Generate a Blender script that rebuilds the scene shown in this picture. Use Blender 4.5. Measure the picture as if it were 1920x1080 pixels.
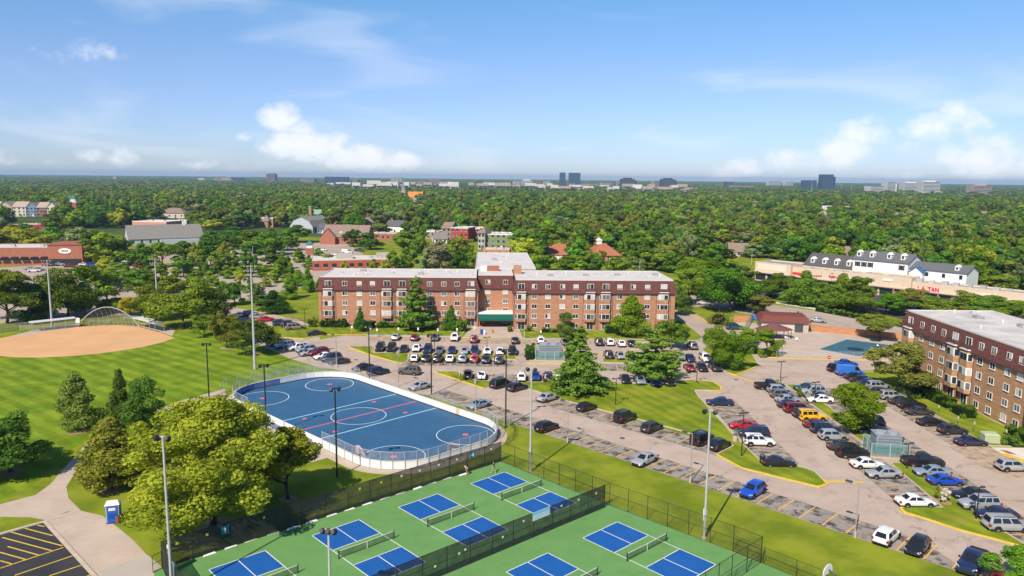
import bpy, math, random
import numpy as np
from mathutils import Vector, Matrix
R = math.radians
for o in list(bpy.data.objects): bpy.data.objects.remove(o)
scn = bpy.context.scene
COL = scn.collection
random.seed(7); rng = np.random.default_rng(7)

# ------------------------------------------------------------------ camera
CAM_H, CAM_PITCH, CAM_ROLL, CAM_LENS = 40.41, R(8.317), R(0.578), 26.55
cam = bpy.data.cameras.new('camera'); cam.lens = CAM_LENS; cam.sensor_width = 36; cam.clip_end = 60000; cam.clip_start = .5
camo = bpy.data.objects.new('camera', cam); COL.objects.link(camo)
camo.matrix_world = Matrix.Translation((0, 0, CAM_H)) @ Matrix.Rotation(R(90) - CAM_PITCH, 4, 'X') @ Matrix.Rotation(CAM_ROLL, 4, 'Z')
scn.camera = camo

# ------------------------------------------------------------------ sun, sky, exposure
SUN_EL, SHADOW_AZ = R(44), R(62)          # shadows fall towards SHADOW_AZ (from +X, counter-clockwise)
SKY_STRENGTH, SUN_STRENGTH, EXPOSURE = 0.094, 4.5, 0.58
d = Vector((math.cos(SHADOW_AZ) * math.cos(SUN_EL), math.sin(SHADOW_AZ) * math.cos(SUN_EL), -math.sin(SUN_EL)))
sl = bpy.data.lights.new('sun', 'SUN'); sl.energy = SUN_STRENGTH; sl.angle = R(.53); sl.color = (1, .885, .735)
so = bpy.data.objects.new('sun', sl); so.rotation_euler = d.to_track_quat('-Z', 'Y').to_euler(); COL.objects.link(so)
scn.view_settings.view_transform = 'Standard'; scn.view_settings.look = 'None'
scn.view_settings.exposure = EXPOSURE; scn.view_settings.gamma = 1; scn.view_settings.use_curve_mapping = False
scn.render.engine = 'CYCLES'
cy = scn.cycles
cy.max_bounces = 5; cy.diffuse_bounces = 2; cy.glossy_bounces = 2; cy.transmission_bounces = 3; cy.volume_bounces = 0; cy.transparent_max_bounces = 16
cy.caustics_reflective = False; cy.caustics_refractive = False; cy.sample_clamp_indirect = 4; cy.use_denoising = True

world = bpy.data.worlds.new('World'); scn.world = world; world.use_nodes = True
W = world.node_tree; W.nodes.clear()
def wn(t, **kw):
    n = W.nodes.new(t)
    for k, v in kw.items(): setattr(n, k, v)
    return n
def wm(op, a, b=None, c=None, clamp=False):
    n = wn('ShaderNodeMath', operation=op, use_clamp=clamp)
    for i, x in enumerate((a, b, c)):
        if x is None: continue
        if isinstance(x, (int, float)): n.inputs[i].default_value = x
        else: W.links.new(x, n.inputs[i])
    return n.outputs[0]
tc = wn('ShaderNodeTexCoord'); sep = wn('ShaderNodeSeparateXYZ'); W.links.new(tc.outputs['Generated'], sep.inputs[0])
zc = wm('MAXIMUM', sep.outputs[2], 0.004)
comb = wn('ShaderNodeCombineXYZ'); W.links.new(sep.outputs[0], comb.inputs[0]); W.links.new(sep.outputs[1], comb.inputs[1]); W.links.new(zc, comb.inputs[2])
sky = wn('ShaderNodeTexSky', sky_type='NISHITA'); sky.sun_disc = False; sky.sun_elevation = SUN_EL
sky.sun_rotation = math.atan2(-d.x, -d.y); sky.altitude = 200; sky.air_density = 1.0; sky.dust_density = .15; sky.ozone_density = 2.5
W.links.new(comb.outputs[0], sky.inputs[0])
hs = wn('ShaderNodeHueSaturation'); hs.inputs['Saturation'].default_value = 1.12; W.links.new(sky.outputs[0], hs.inputs['Color'])
elr = wm('DIVIDE', sep.outputs[2], .30, clamp=True)
tnt = wn('ShaderNodeValToRGB'); W.links.new(elr, tnt.inputs[0]); cr_ = tnt.color_ramp; cr_.elements[0].color = (.50, .615, .98, 1); cr_.elements[1].color = (.66, .89, 1, 1)
for p_, c_ in ((.43, (.75, .76, .96, 1)), (.76, (.68, .89, 1, 1))): cr_.elements.new(p_).color = c_
skt = wn('ShaderNodeMix', data_type='RGBA', blend_type='MULTIPLY'); skt.inputs[0].default_value = 1; W.links.new(hs.outputs[0], skt.inputs[6]); W.links.new(tnt.outputs[0], skt.inputs[7])
az = wm('ARCTAN2', sep.outputs[0], sep.outputs[1]); el = wm('ARCTAN2', sep.outputs[2], wm('SQRT', wm('ADD', wm('MULTIPLY', sep.outputs[0], sep.outputs[0]), wm('MULTIPLY', sep.outputs[1], sep.outputs[1]))))
cc = wn('ShaderNodeCombineXYZ'); W.links.new(az, cc.inputs[0]); W.links.new(wm('MULTIPLY', el, 1.35), cc.inputs[1])
def wnoise(scale, detail, rough, off=0):
    mp = wn('ShaderNodeMapping'); mp.inputs['Location'].default_value = (off, off * .7, 0); W.links.new(cc.outputs[0], mp.inputs[0])
    n = wn('ShaderNodeTexNoise', noise_dimensions='2D'); n.inputs['Scale'].default_value = scale; n.inputs['Detail'].default_value = detail; n.inputs['Roughness'].default_value = rough
    W.links.new(mp.outputs[0], n.inputs['Vector']); return n.outputs[0]
n1 = wnoise(26, 7, .58); n2 = wnoise(85, 4, .55, 3.1)
# cumulus heads: azimuth, elevation, half width, half height, weight (radians)
CLOUDS = [(-.293,.070,.036,.020,1.1),(-.268,.058,.030,.016,.95),(-.262,.036,.070,.024,1.2),(-.200,.026,.060,.021,1.15),(-.150,.018,.042,.017,1.05),(-.335,.046,.013,.008,.75),
 (-.505,.021,.026,.013,.7),(-.470,.020,.026,.014,.75),(-.535,.014,.03,.011,.5),(-.405,.021,.021,.010,.6),(-.395,.013,.040,.010,.65),(-.345,.010,.035,.008,.55),(-.60,.016,.034,.012,.55),
 (.300,.015,.050,.014,.8),(.355,.026,.050,.018,.95),(.405,.036,.044,.024,1.0),(.425,.056,.040,.022,1.0),(.475,.040,.026,.013,.5),
 (.505,.064,.052,.022,.95),(.520,.078,.030,.015,.9),(.545,.028,.052,.030,1.0),(.62,.022,.06,.026,.85),(.66,.045,.05,.020,.7),(.27,.004,.03,.009,.8),(.455,.006,.04,.010,.6),
 (-.540,.126,.03,.012,.45),(-.492,.138,.036,.020,.58),(-.95,.05,.09,.03,.8),(1.0,.05,.1,.03,.8),(-1.5,.06,.12,.035,.8),(1.6,.05,.12,.035,.8),(2.4,.06,.12,.03,.8),(-2.4,.06,.12,.03,.8)]
m = None
for a_, e_, w_, h_, s_ in CLOUDS:
    da = wm('DIVIDE', wm('SUBTRACT', az, a_), w_ * 1.25); de = wm('DIVIDE', wm('SUBTRACT', el, e_), h_ * 1.25)
    r_ = wm('MULTIPLY', wm('SUBTRACT', 1.0, wm('ADD', wm('MULTIPLY', da, da), wm('MULTIPLY', de, de)), clamp=True), s_)
    m = r_ if m is None else wm('MAXIMUM', m, r_)
nn = wm('ADD', wm('MULTIPLY', wm('SUBTRACT', n1, .5), 1.35), wm('MULTIPLY', wm('SUBTRACT', n2, .5), .32))
dens = wm('SUBTRACT', wm('ADD', m, wm('MULTIPLY', nn, wm('GREATER_THAN', m, .001))), .34)
cum = wn('ShaderNodeMapRange', interpolation_type='SMOOTHSTEP'); W.links.new(dens, cum.inputs[0]); cum.inputs[1].default_value = 0; cum.inputs[2].default_value = .85; cum.inputs[3].default_value = 0; cum.inputs[4].default_value = .84
# thin high wisps over the whole sky
mp = wn('ShaderNodeMapping'); mp.inputs['Scale'].default_value = (1.0, 3.4, 1); mp.inputs['Rotation'].default_value = (0, 0, R(-9)); W.links.new(cc.outputs[0], mp.inputs[0])
nw = wn('ShaderNodeTexNoise', noise_dimensions='2D'); nw.inputs['Scale'].default_value = 3.6; nw.inputs['Detail'].default_value = 6; nw.inputs['Roughness'].default_value = .5; nw.inputs['Distortion'].default_value = .5; W.links.new(mp.outputs[0], nw.inputs['Vector'])
wsp = wn('ShaderNodeMapRange', interpolation_type='SMOOTHSTEP'); W.links.new(nw.outputs[0], wsp.inputs[0]); wsp.inputs[1].default_value = .48; wsp.inputs[2].default_value = .78; wsp.inputs[3].default_value = 0; wsp.inputs[4].default_value = .27
cov = wm('MAXIMUM', cum.outputs[0], wsp.outputs[0])
skc = wn('ShaderNodeMix', data_type='RGBA'); W.links.new(cov, skc.inputs[0]); W.links.new(skt.outputs[2], skc.inputs[6])
skc.inputs[7].default_value = (7.6, 7.7, 8.1, 1)
bg = wn('ShaderNodeBackground'); bg.inputs[1].default_value = SKY_STRENGTH; W.links.new(skc.outputs[2], bg.inputs[0])
wo = wn('ShaderNodeOutputWorld'); W.links.new(bg.outputs[0], wo.inputs[0])

# ------------------------------------------------------------------ survey: picture measurements turned into ground positions (metres)
_F, _P, _Rl, _H = 1416.0, R(8.317), R(.578), 40.41
def ray(px, py):
    ix = (px - 960) / _F; iy = -(py - 540) / _F
    X = ix * math.cos(_Rl) - iy * math.sin(_Rl); v = ix * math.sin(_Rl) + iy * math.cos(_Rl)
    return X, math.cos(_P) + v * math.sin(_P), -math.sin(_P) + v * math.cos(_P)
def G(px, py, z=0.0):
    x, y, dz = ray(px, py); t = (z - _H) / dz
    return (x * t, y * t)
def GP(pts, z=0.0): return [G(a, b, z) for a, b in pts]
def hgt(px, py, top):
    x, y = G(px, py); a, b, c = ray(px, top)
    return _H + c * math.hypot(x, y) / math.hypot(a, b)
def pix(x, y, z=0):
    z -= _H; dd = y * math.cos(_P) - z * math.sin(_P); v = y * math.sin(_P) + z * math.cos(_P)
    ix = x * math.cos(_Rl) + v * math.sin(_Rl); iy = -x * math.sin(_Rl) + v * math.cos(_Rl)
    return 960 + _F * ix / dd, 540 - _F * iy / dd
class Frame:
    def __init__(s, o, deg): s.o = o; s.a = R(deg); s.c = math.cos(s.a); s.s = math.sin(s.a)
    def w(s, u, v): return (s.o[0] + u * s.c - v * s.s, s.o[1] + u * s.s + v * s.c)
    def l(s, x, y): x -= s.o[0]; y -= s.o[1]; return (x * s.c + y * s.s, -x * s.s + y * s.c)

# ------------------------------------------------------------------ mesh helpers
class MB:
    def __init__(s): s.v = []; s.f = []; s.m = []
    def add(s, vs, fs, m=0):
        b = len(s.v); s.v += [tuple(q) for q in vs]; s.f += [tuple(i + b for i in q) for q in fs]; s.m += [m] * len(fs); return s
    def box(s, x0, x1, y0, y1, z0, z1, m=0):
        return s.add([(x0,y0,z0),(x1,y0,z0),(x1,y1,z0),(x0,y1,z0),(x0,y0,z1),(x1,y0,z1),(x1,y1,z1),(x0,y1,z1)],
                     [(3,2,1,0),(4,5,6,7),(0,1,5,4),(1,2,6,5),(2,3,7,6),(3,0,4,7)], m)
    def sheet(s, pts, z, m=0):
        pts = ccw(pts); return s.add([(x, y, z) for x, y in pts], [tuple(range(len(pts)))], m)
    def prism(s, pts, z0, z1, m=0, mtop=None):
        pts = ccw(pts); n = len(pts)
        s.add([(x, y, z0) for x, y in pts] + [(x, y, z1) for x, y in pts], [(i, (i + 1) % n, n + (i + 1) % n, n + i) for i in range(n)], m)
        k = len(s.v) - 2 * n
        s.f.append(tuple(k + n + i for i in range(n))); s.m.append(m if mtop is None else mtop)
        s.f.append(tuple(k + n - 1 - i for i in range(n))); s.m.append(m); return s
    def cyl(s, cx, cy, z0, z1, r, n=10, r2=None, m=0):
        r2 = r if r2 is None else r2; A = [2 * math.pi * i / n for i in range(n)]
        return s.add([(cx + r * math.cos(a), cy + r * math.sin(a), z0) for a in A] + [(cx + r2 * math.cos(a), cy + r2 * math.sin(a), z1) for a in A],
                     [(i, (i + 1) % n, n + (i + 1) % n, n + i) for i in range(n)] + [tuple(n + i for i in range(n)), tuple(reversed(range(n)))], m)
    def tube(s, p, q, r, n=6, r2=None, m=0):
        p = Vector(p); q = Vector(q); dd = (q - p).normalized(); r2 = r if r2 is None else r2
        a = dd.orthogonal().normalized(); b = dd.cross(a)
        vs = [p + (a * math.cos(t) + b * math.sin(t)) * r for t in [2 * math.pi * i / n for i in range(n)]] + [q + (a * math.cos(t) + b * math.sin(t)) * r2 for t in [2 * math.pi * i / n for i in range(n)]]
        return s.add(vs, [(i, (i + 1) % n, n + (i + 1) % n, n + i) for i in range(n)] + [tuple(n + i for i in range(n)), tuple(reversed(range(n)))], m)
    def path(s, pts, r, n=6, m=0):
        for a, b in zip(pts[:-1], pts[1:]): s.tube(a, b, r, n, m=m)
        return s
    def wall(s, pts, w, z0, z1, closed=False, m=0):
        """a ribbon of width w following a polyline, standing from z0 to z1"""
        P = [Vector((a, b)) for a, b in pts]; n = len(P); off = []
        for i in range(n):
            a = P[i - 1] if (closed or i > 0) else None; c = P[(i + 1) % n] if (closed or i < n - 1) else None
            ds = []
            if a is not None and (P[i] - a).length > 1e-6: ds.append((P[i] - a).normalized())
            if c is not None and (c - P[i]).length > 1e-6: ds.append((c - P[i]).normalized())
            t = sum(ds, Vector((0, 0)));
            if t.length < 1e-6: t = ds[0]
            t.normalize(); nn = Vector((-t.y, t.x)); k = 1 / max(.5, abs(nn.dot(Vector((-ds[0].y, ds[0].x)))))
            off.append(nn * (w / 2) * k)
        vs = []
        for p, o in zip(P, off):
            a = p + o; b = p - o; vs += [(a.x, a.y, z0), (b.x, b.y, z0), (b.x, b.y, z1), (a.x, a.y, z1)]
        fs = []
        for i in range(n if closed else n - 1):
            j = (i + 1) % n; A = 4 * i; B = 4 * j
            for k in range(4): fs.append((A + k, A + (k + 1) % 4, B + (k + 1) % 4, B + k))
        if not closed: fs += [(0, 3, 2, 1), (4 * n - 4, 4 * n - 3, 4 * n - 2, 4 * n - 1)]
        return s.add(vs, fs, m)
    def sphere(s, c, r, n=8, k=5, sz=1.0, m=0):
        vs = [(c[0], c[1], c[2] - r * sz)]; fs = []
        for j in range(1, k):
            ph = -math.pi / 2 + math.pi * j / k
            for i in range(n): vs.append((c[0] + r * math.cos(ph) * math.cos(2*math.pi*i/n), c[1] + r * math.cos(ph) * math.sin(2*math.pi*i/n), c[2] + r * sz * math.sin(ph)))
        vs.append((c[0], c[1], c[2] + r * sz)); L = len(vs) - 1
        for i in range(n): fs.append((0, 1 + (i + 1) % n, 1 + i)); fs.append((L, L - n + i, L - n + (i + 1) % n))
        for j in range(k - 2):
            for i in range(n): a = 1 + j * n + i; b = 1 + j * n + (i + 1) % n; fs.append((a, b, b + n, a + n))
        return s.add(vs, fs, m)
    def mesh(s, name, mats, smooth=False):
        me = bpy.data.meshes.new(name); me.from_pydata(s.v, [], s.f)
        for mt in (mats if isinstance(mats, (list, tuple)) else [mats]): me.materials.append(mt)
        me.polygons.foreach_set('material_index', s.m)
        if smooth:
            me.polygons.foreach_set('use_smooth', [True] * len(me.polygons))
            if smooth != True: me.set_sharp_from_angle(angle=R(smooth))
        me.update(); return me
    def build(s, name, mats, parent=None, loc=None, rotz=0, smooth=False):
        return link(name, s.mesh(name, mats, smooth), parent, loc, rotz)
def ccw(p):
    a = sum(p[i][0] * p[(i + 1) % len(p)][1] - p[(i + 1) % len(p)][0] * p[i][1] for i in range(len(p)))
    return list(p) if a > 0 else list(reversed(p))
def link(name, me, parent=None, loc=None, rotz=0):
    o = bpy.data.objects.new(name, me); COL.objects.link(o)
    if parent is not None: o.parent = parent
    if loc is not None: o.location = loc
    if rotz: o.rotation_euler = (0, 0, rotz)
    return o
def tag(o, label=None, cat=None, group=None, kind=None):
    if label: o['label'] = label
    if cat: o['category'] = cat
    if group: o['group'] = group
    if kind: o['kind'] = kind
    return o
def thing(name, label, cat, loc=(0, 0, 0), rotz=0, group=None):
    o = link(name, None, None, loc, rotz); o.empty_display_size = .3
    return tag(o, label, cat, group)
def S(name, mb, mat, parent=None, **k):
    o = mb.build(name, mat, parent, **k)
    if parent is None: o['kind'] = 'structure'
    return o
def arc(cx, cy, r, a0, a1, n): return [(cx + r * math.cos(R(a0 + (a1 - a0) * i / n)), cy + r * math.sin(R(a0 + (a1 - a0) * i / n))) for i in range(n + 1)]

# ------------------------------------------------------------------ materials
MATS = {}
def mat(name, col, rough=.7, spec=.3, metal=0, col2=None, scale=1.0, detail=4, contrast=(.35, .65), bump=0, bscale=None, coat=0, coords='Object', stretch=(1, 1, 1), third=None):
    if name in MATS: return MATS[name]
    mt = bpy.data.materials.new(name); mt.use_nodes = True; t = mt.node_tree; b = t.nodes['Principled BSDF']
    b.inputs['Roughness'].default_value = rough; b.inputs['Specular IOR Level'].default_value = spec; b.inputs['Metallic'].default_value = metal
    if coat: b.inputs['Coat Weight'].default_value = coat; b.inputs['Coat Roughness'].default_value = .05
    b.inputs['Base Color'].default_value = (*col, 1)
    if col2:
        co = t.nodes.new('ShaderNodeTexCoord'); mp = t.nodes.new('ShaderNodeMapping'); mp.inputs['Scale'].default_value = stretch
        t.links.new(co.outputs[coords], mp.inputs[0])
        n = t.nodes.new('ShaderNodeTexNoise'); n.inputs['Scale'].default_value = scale; n.inputs['Detail'].default_value = detail; n.inputs['Roughness'].default_value = .6; t.links.new(mp.outputs[0], n.inputs['Vector'])
        mr = t.nodes.new('ShaderNodeMapRange'); mr.inputs[1].default_value = contrast[0]; mr.inputs[2].default_value = contrast[1]; t.links.new(n.outputs[0], mr.inputs[0])
        mx = t.nodes.new('ShaderNodeMix'); mx.data_type = 'RGBA'; mx.inputs[6].default_value = (*col, 1); mx.inputs[7].default_value = (*col2, 1); t.links.new(mr.outputs[0], mx.inputs[0])
        out = mx.outputs[2]
        if third:   # second, independent layer: (colour, scale, lo, hi, amount)
            n3 = t.nodes.new('ShaderNodeTexNoise'); n3.inputs['Scale'].default_value = third[1]; n3.inputs['Detail'].default_value = 8; n3.inputs['Roughness'].default_value = .65; t.links.new(mp.outputs[0], n3.inputs['Vector'])
            m3 = t.nodes.new('ShaderNodeMapRange'); m3.inputs[1].default_value = third[2]; m3.inputs[2].default_value = third[3]; m3.inputs[4].default_value = third[4]; t.links.new(n3.outputs[0], m3.inputs[0])
            x3 = t.nodes.new('ShaderNodeMix'); x3.data_type = 'RGBA'; x3.inputs[7].default_value = (*third[0], 1); t.links.new(m3.outputs[0], x3.inputs[0]); t.links.new(out, x3.inputs[6]); out = x3.outputs[2]
        t.links.new(out, b.inputs['Base Color'])
        if bump:
            bp = t.nodes.new('ShaderNodeBump'); bp.inputs['Strength'].default_value = bump; bp.inputs['Distance'].default_value = .05
            nb = t.nodes.new('ShaderNodeTexNoise'); nb.inputs['Scale'].default_value = bscale or scale * 4; nb.inputs['Detail'].default_value = 3; t.links.new(mp.outputs[0], nb.inputs['Vector'])
            t.links.new(nb.outputs[0], bp.inputs['Height']); t.links.new(bp.outputs[0], b.inputs['Normal'])
    MATS[name] = mt; return mt
def add_cracks(mt, scale, width, col, amt=.8):
    t = mt.node_tree; bs = t.nodes['Principled BSDF']; src = bs.inputs['Base Color'].links[0].from_socket
    co = t.nodes.new('ShaderNodeTexCoord'); ns = t.nodes.new('ShaderNodeTexNoise'); ns.inputs['Scale'].default_value = .5; ns.inputs['Detail'].default_value = 4; t.links.new(co.outputs['Object'], ns.inputs['Vector'])
    mxv = t.nodes.new('ShaderNodeMix'); mxv.data_type = 'VECTOR'; mxv.inputs[0].default_value = .85; sc_ = t.nodes.new('ShaderNodeVectorMath'); sc_.operation = 'MULTIPLY_ADD'; sc_.inputs[1].default_value = (5, 5, 0); t.links.new(ns.outputs['Color'], sc_.inputs[0]); t.links.new(co.outputs['Object'], sc_.inputs[2])
    vo = t.nodes.new('ShaderNodeTexVoronoi'); vo.feature = 'DISTANCE_TO_EDGE'; vo.inputs['Scale'].default_value = scale; t.links.new(sc_.outputs[0], vo.inputs['Vector'])
    mr = t.nodes.new('ShaderNodeMapRange'); mr.inputs[1].default_value = 0; mr.inputs[2].default_value = width*scale; mr.inputs[3].default_value = amt; mr.inputs[4].default_value = 0; t.links.new(vo.outputs['Distance'], mr.inputs[0])
    mx = t.nodes.new('ShaderNodeMix'); mx.data_type = 'RGBA'; mx.inputs[7].default_value = (*col, 1); t.links.new(mr.outputs[0], mx.inputs[0]); t.links.new(src, mx.inputs[6]); t.links.new(mx.outputs[2], bs.inputs['Base Color'])
def mat_mesh(name, col, solid, rough=.8):
    """woven fence cloth or wire: partly see-through"""
    mt = bpy.data.materials.new(name); mt.use_nodes = True; t = mt.node_tree; b = t.nodes['Principled BSDF']; out = t.nodes['Material Output']
    b.inputs['Base Color'].default_value = (*col, 1); b.inputs['Roughness'].default_value = rough
    tr = t.nodes.new('ShaderNodeBsdfTransparent'); mx = t.nodes.new('ShaderNodeMixShader')
    co = t.nodes.new('ShaderNodeTexCoord'); n = t.nodes.new('ShaderNodeTexNoise'); n.inputs['Scale'].default_value = 1.2; n.inputs['Detail'].default_value = 5; t.links.new(co.outputs['Object'], n.inputs['Vector'])
    mr = t.nodes.new('ShaderNodeMapRange'); mr.inputs[1].default_value = .3; mr.inputs[2].default_value = .7; mr.inputs[3].default_value = max(0, solid - .07); mr.inputs[4].default_value = min(1, solid + .07); t.links.new(n.outputs[0], mr.inputs[0])
    t.links.new(mr.outputs[0], mx.inputs[0]); t.links.new(tr.outputs[0], mx.inputs[1]); t.links.new(b.outputs[0], mx.inputs[2]); t.links.new(mx.outputs[0], out.inputs[0])
    MATS[name] = mt; return mt
def mat_brick(name, c1, c2, mortar, bw=.22, bh=.075, var=None):
    mt = bpy.data.materials.new(name); mt.use_nodes = True; t = mt.node_tree; b = t.nodes['Principled BSDF']; b.inputs['Roughness'].default_value = .85; b.inputs['Specular IOR Level'].default_value = .15
    co = t.nodes.new('ShaderNodeTexCoord'); sp = t.nodes.new('ShaderNodeSeparateXYZ'); t.links.new(co.outputs['Object'], sp.inputs[0])
    ad = t.nodes.new('ShaderNodeMath'); ad.operation = 'ADD'; t.links.new(sp.outputs[0], ad.inputs[0]); t.links.new(sp.outputs[1], ad.inputs[1])
    cb = t.nodes.new('ShaderNodeCombineXYZ'); t.links.new(ad.outputs[0], cb.inputs[0]); t.links.new(sp.outputs[2], cb.inputs[1])
    br = t.nodes.new('ShaderNodeTexBrick'); br.inputs['Scale'].default_value = 1; br.inputs['Brick Width'].default_value = bw; br.inputs['Row Height'].default_value = bh; br.inputs['Mortar Size'].default_value = .008
    br.inputs['Color1'].default_value = (*c1, 1); br.inputs['Color2'].default_value = (*c2, 1); br.inputs['Mortar'].default_value = (*mortar, 1); t.links.new(cb.outputs[0], br.inputs['Vector'])
    n = t.nodes.new('ShaderNodeTexNoise'); n.inputs['Scale'].default_value = 1.1; n.inputs['Detail'].default_value = 6; n.inputs['Roughness'].default_value = .7
    mp = t.nodes.new('ShaderNodeMapping'); mp.inputs['Scale'].default_value = (.6, 2.2, 1); t.links.new(cb.outputs[0], mp.inputs[0]); t.links.new(mp.outputs[0], n.inputs['Vector'])
    mr = t.nodes.new('ShaderNodeMapRange'); mr.inputs[1].default_value = .3; mr.inputs[2].default_value = .7; mr.inputs[3].default_value = .72; mr.inputs[4].default_value = 1.25; t.links.new(n.outputs[0], mr.inputs[0])
    mx = t.nodes.new('ShaderNodeMix'); mx.data_type = 'RGBA'; mx.blend_type = 'MULTIPLY'; mx.inputs[0].default_value = 1; t.links.new(br.outputs[0], mx.inputs[6]); t.links.new(mr.outputs[0], mx.inputs[7])
    t.links.new(mx.outputs[2], b.inputs['Base Color']); MATS[name] = mt; return mt
def mat_leaf(name, c1, c2, trans=.35, hue=.03):
    mt = bpy.data.materials.new(name); mt.use_nodes = True; t = mt.node_tree; t.nodes.remove(t.nodes['Principled BSDF']); out = t.nodes['Material Output']
    at = t.nodes.new('ShaderNodeAttribute'); at.attribute_name = 'tint'
    mx = t.nodes.new('ShaderNodeMix'); mx.data_type = 'RGBA'; mx.inputs[6].default_value = (*c1, 1); mx.inputs[7].default_value = (*c2, 1); t.links.new(at.outputs['Fac'], mx.inputs[0])
    oi = t.nodes.new('ShaderNodeObjectInfo'); h = t.nodes.new('ShaderNodeHueSaturation')
    a = t.nodes.new('ShaderNodeMapRange'); a.inputs[3].default_value = .5 - hue; a.inputs[4].default_value = .5 + hue; t.links.new(oi.outputs['Random'], a.inputs[0]); t.links.new(a.outputs[0], h.inputs['Hue'])
    m2 = t.nodes.new('ShaderNodeMath'); m2.operation = 'MULTIPLY'; m2.inputs[1].default_value = 7.31; t.links.new(oi.outputs['Random'], m2.inputs[0]); fr = t.nodes.new('ShaderNodeMath'); fr.operation = 'FRACT'; t.links.new(m2.outputs[0], fr.inputs[0])
    v = t.nodes.new('ShaderNodeMapRange'); v.inputs[3].default_value = .68; v.inputs[4].default_value = 1.3; t.links.new(fr.outputs[0], v.inputs[0]); t.links.new(v.outputs[0], h.inputs['Value'])
    t.links.new(mx.outputs[2], h.inputs['Color'])
    df = t.nodes.new('ShaderNodeBsdfDiffuse'); tl = t.nodes.new('ShaderNodeBsdfTranslucent'); ms = t.nodes.new('ShaderNodeMixShader'); ms.inputs[0].default_value = trans
    t.links.new(h.outputs[0], df.inputs[0])
    g = t.nodes.new('ShaderNodeMix'); g.data_type = 'RGBA'; g.blend_type = 'MULTIPLY'; g.inputs[0].default_value = 1; g.inputs[7].default_value = (1.5, 1.35, .5, 1); t.links.new(h.outputs[0], g.inputs[6]); t.links.new(g.outputs[2], tl.inputs[0])
    t.links.new(df.outputs[0], ms.inputs[1]); t.links.new(tl.outputs[0], ms.inputs[2]); t.links.new(ms.outputs[0], out.inputs[0]); MATS[name] = mt; return mt
# ------------------------------------------------------------------ colours of the place
def mat_grass(name, a, b, stripe=None, third=None):
    mt = mat(name, a, .95, .05, col2=b, scale=.16, detail=9, contrast=(.40, .60), bump=.8, bscale=5, third=third or ((.23, .20, .05), .35, .54, .72, .6))
    t = mt.node_tree
    if stripe:   # mowing bands
        bs = t.nodes['Principled BSDF']; src = bs.inputs['Base Color'].links[0].from_socket
        co = t.nodes.new('ShaderNodeTexCoord'); mp = t.nodes.new('ShaderNodeMapping'); mp.inputs['Rotation'].default_value = (0, 0, R(stripe[0])); t.links.new(co.outputs['Object'], mp.inputs[0])
        w = t.nodes.new('ShaderNodeTexWave'); w.inputs['Scale'].default_value = stripe[1]; w.inputs['Distortion'].default_value = 2.6; w.inputs['Detail'].default_value = 4; w.inputs['Detail Scale'].default_value = 1.2; w.inputs['Detail Roughness'].default_value = .7; t.links.new(mp.outputs[0], w.inputs['Vector'])
        mr = t.nodes.new('ShaderNodeMapRange'); mr.inputs[1].default_value = .3; mr.inputs[2].default_value = .7; mr.inputs[3].default_value = 1 - stripe[2]; mr.inputs[4].default_value = 1 + stripe[2]; t.links.new(w.outputs['Fac'], mr.inputs[0])
        mx = t.nodes.new('ShaderNodeMix'); mx.data_type = 'RGBA'; mx.blend_type = 'MULTIPLY'; mx.inputs[0].default_value = 1; t.links.new(src, mx.inputs[6]); t.links.new(mr.outputs[0], mx.inputs[7]); t.links.new(mx.outputs[2], bs.inputs['Base Color'])
    return mt
M_GRASS = mat_grass('grass', (.122, .168, .011), (.215, .250, .020))
M_FIELD = mat_grass('mown field grass', (.100, .172, .009), (.172, .243, .015), (-53, .10, .12))
M_LAWN = mat_grass('mown lawn', (.120, .170, .010), (.205, .245, .017), (-23, .13, .09), third=((.24, .20, .045), .2, .52, .72, .65))
M_ASPH = mat('worn asphalt', (.36, .285, .232), .9, .1, col2=(.44, .355, .295), scale=.16, detail=7, contrast=(.3, .7), third=((.235, .19, .16), .28, .52, .72, .62), bump=.25, bscale=9)
M_STALL = mat('stained stall asphalt', (.31, .272, .235), .9, .1, col2=(.22, .195, .175), scale=.3, detail=6, contrast=(.35, .75), third=((.055, .05, .05), .62, .485, .60, .95), bump=.25, bscale=9)
M_STALLR = mat('reddish stall asphalt', (.42, .32, .225), .9, .1, col2=(.33, .255, .185), scale=.4, detail=6, third=((.14, .11, .09), .8, .5, .66, .7))
M_DARKASPH = mat('fresh dark asphalt', (.030, .030, .036), .85, .2, col2=(.045, .044, .05), scale=.3, third=((.16, .155, .16), .35, .66, .78, .3))
M_MALLASPH = mat('mall asphalt', (.055, .050, .062), .85, .2, col2=(.075, .068, .078), scale=.2)
M_CONC = mat('concrete', (.46, .375, .305), .9, .1, col2=(.39, .315, .255), scale=.25, detail=6, third=((.28, .235, .19), .35, .62, .8, .5), bump=.1)
M_CONCW = mat('pale concrete', (.60, .56, .50), .9, .1, col2=(.52, .48, .42), scale=.4)
M_KERB = mat('kerb concrete', (.50, .42, .32), .9, .1, col2=(.40, .34, .27), scale=1.2)
M_YKERB = mat('yellow kerb paint', (.66, .47, .055), .75, .2, col2=(.52, .37, .06), scale=1.5, detail=6, third=((.38, .31, .2), 1.2, .62, .8, .6))
M_YLINE = mat('yellow line paint', (.74, .40, .045), .8, .2, col2=(.52, .31, .09), scale=1.6, detail=6)
M_YBRIGHT = mat('bright yellow paint', (.66, .43, .04), .8, .2, col2=(.50, .34, .06), scale=1.6, detail=6)
M_WLINE = mat('white line paint', (.72, .72, .70), .7, .2, col2=(.6, .6, .58), scale=2)
M_BLUEKERB = mat('pale blue kerb paint', (.27, .33, .40), .8, .2, col2=(.38, .42, .46), scale=.8)
M_DIRT = mat('infield dirt', (.51, .30, .15), .95, .05, col2=(.57, .345, .18), scale=.12, detail=7, third=((.50, .30, .15), .5, .55, .8, .5))
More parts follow.
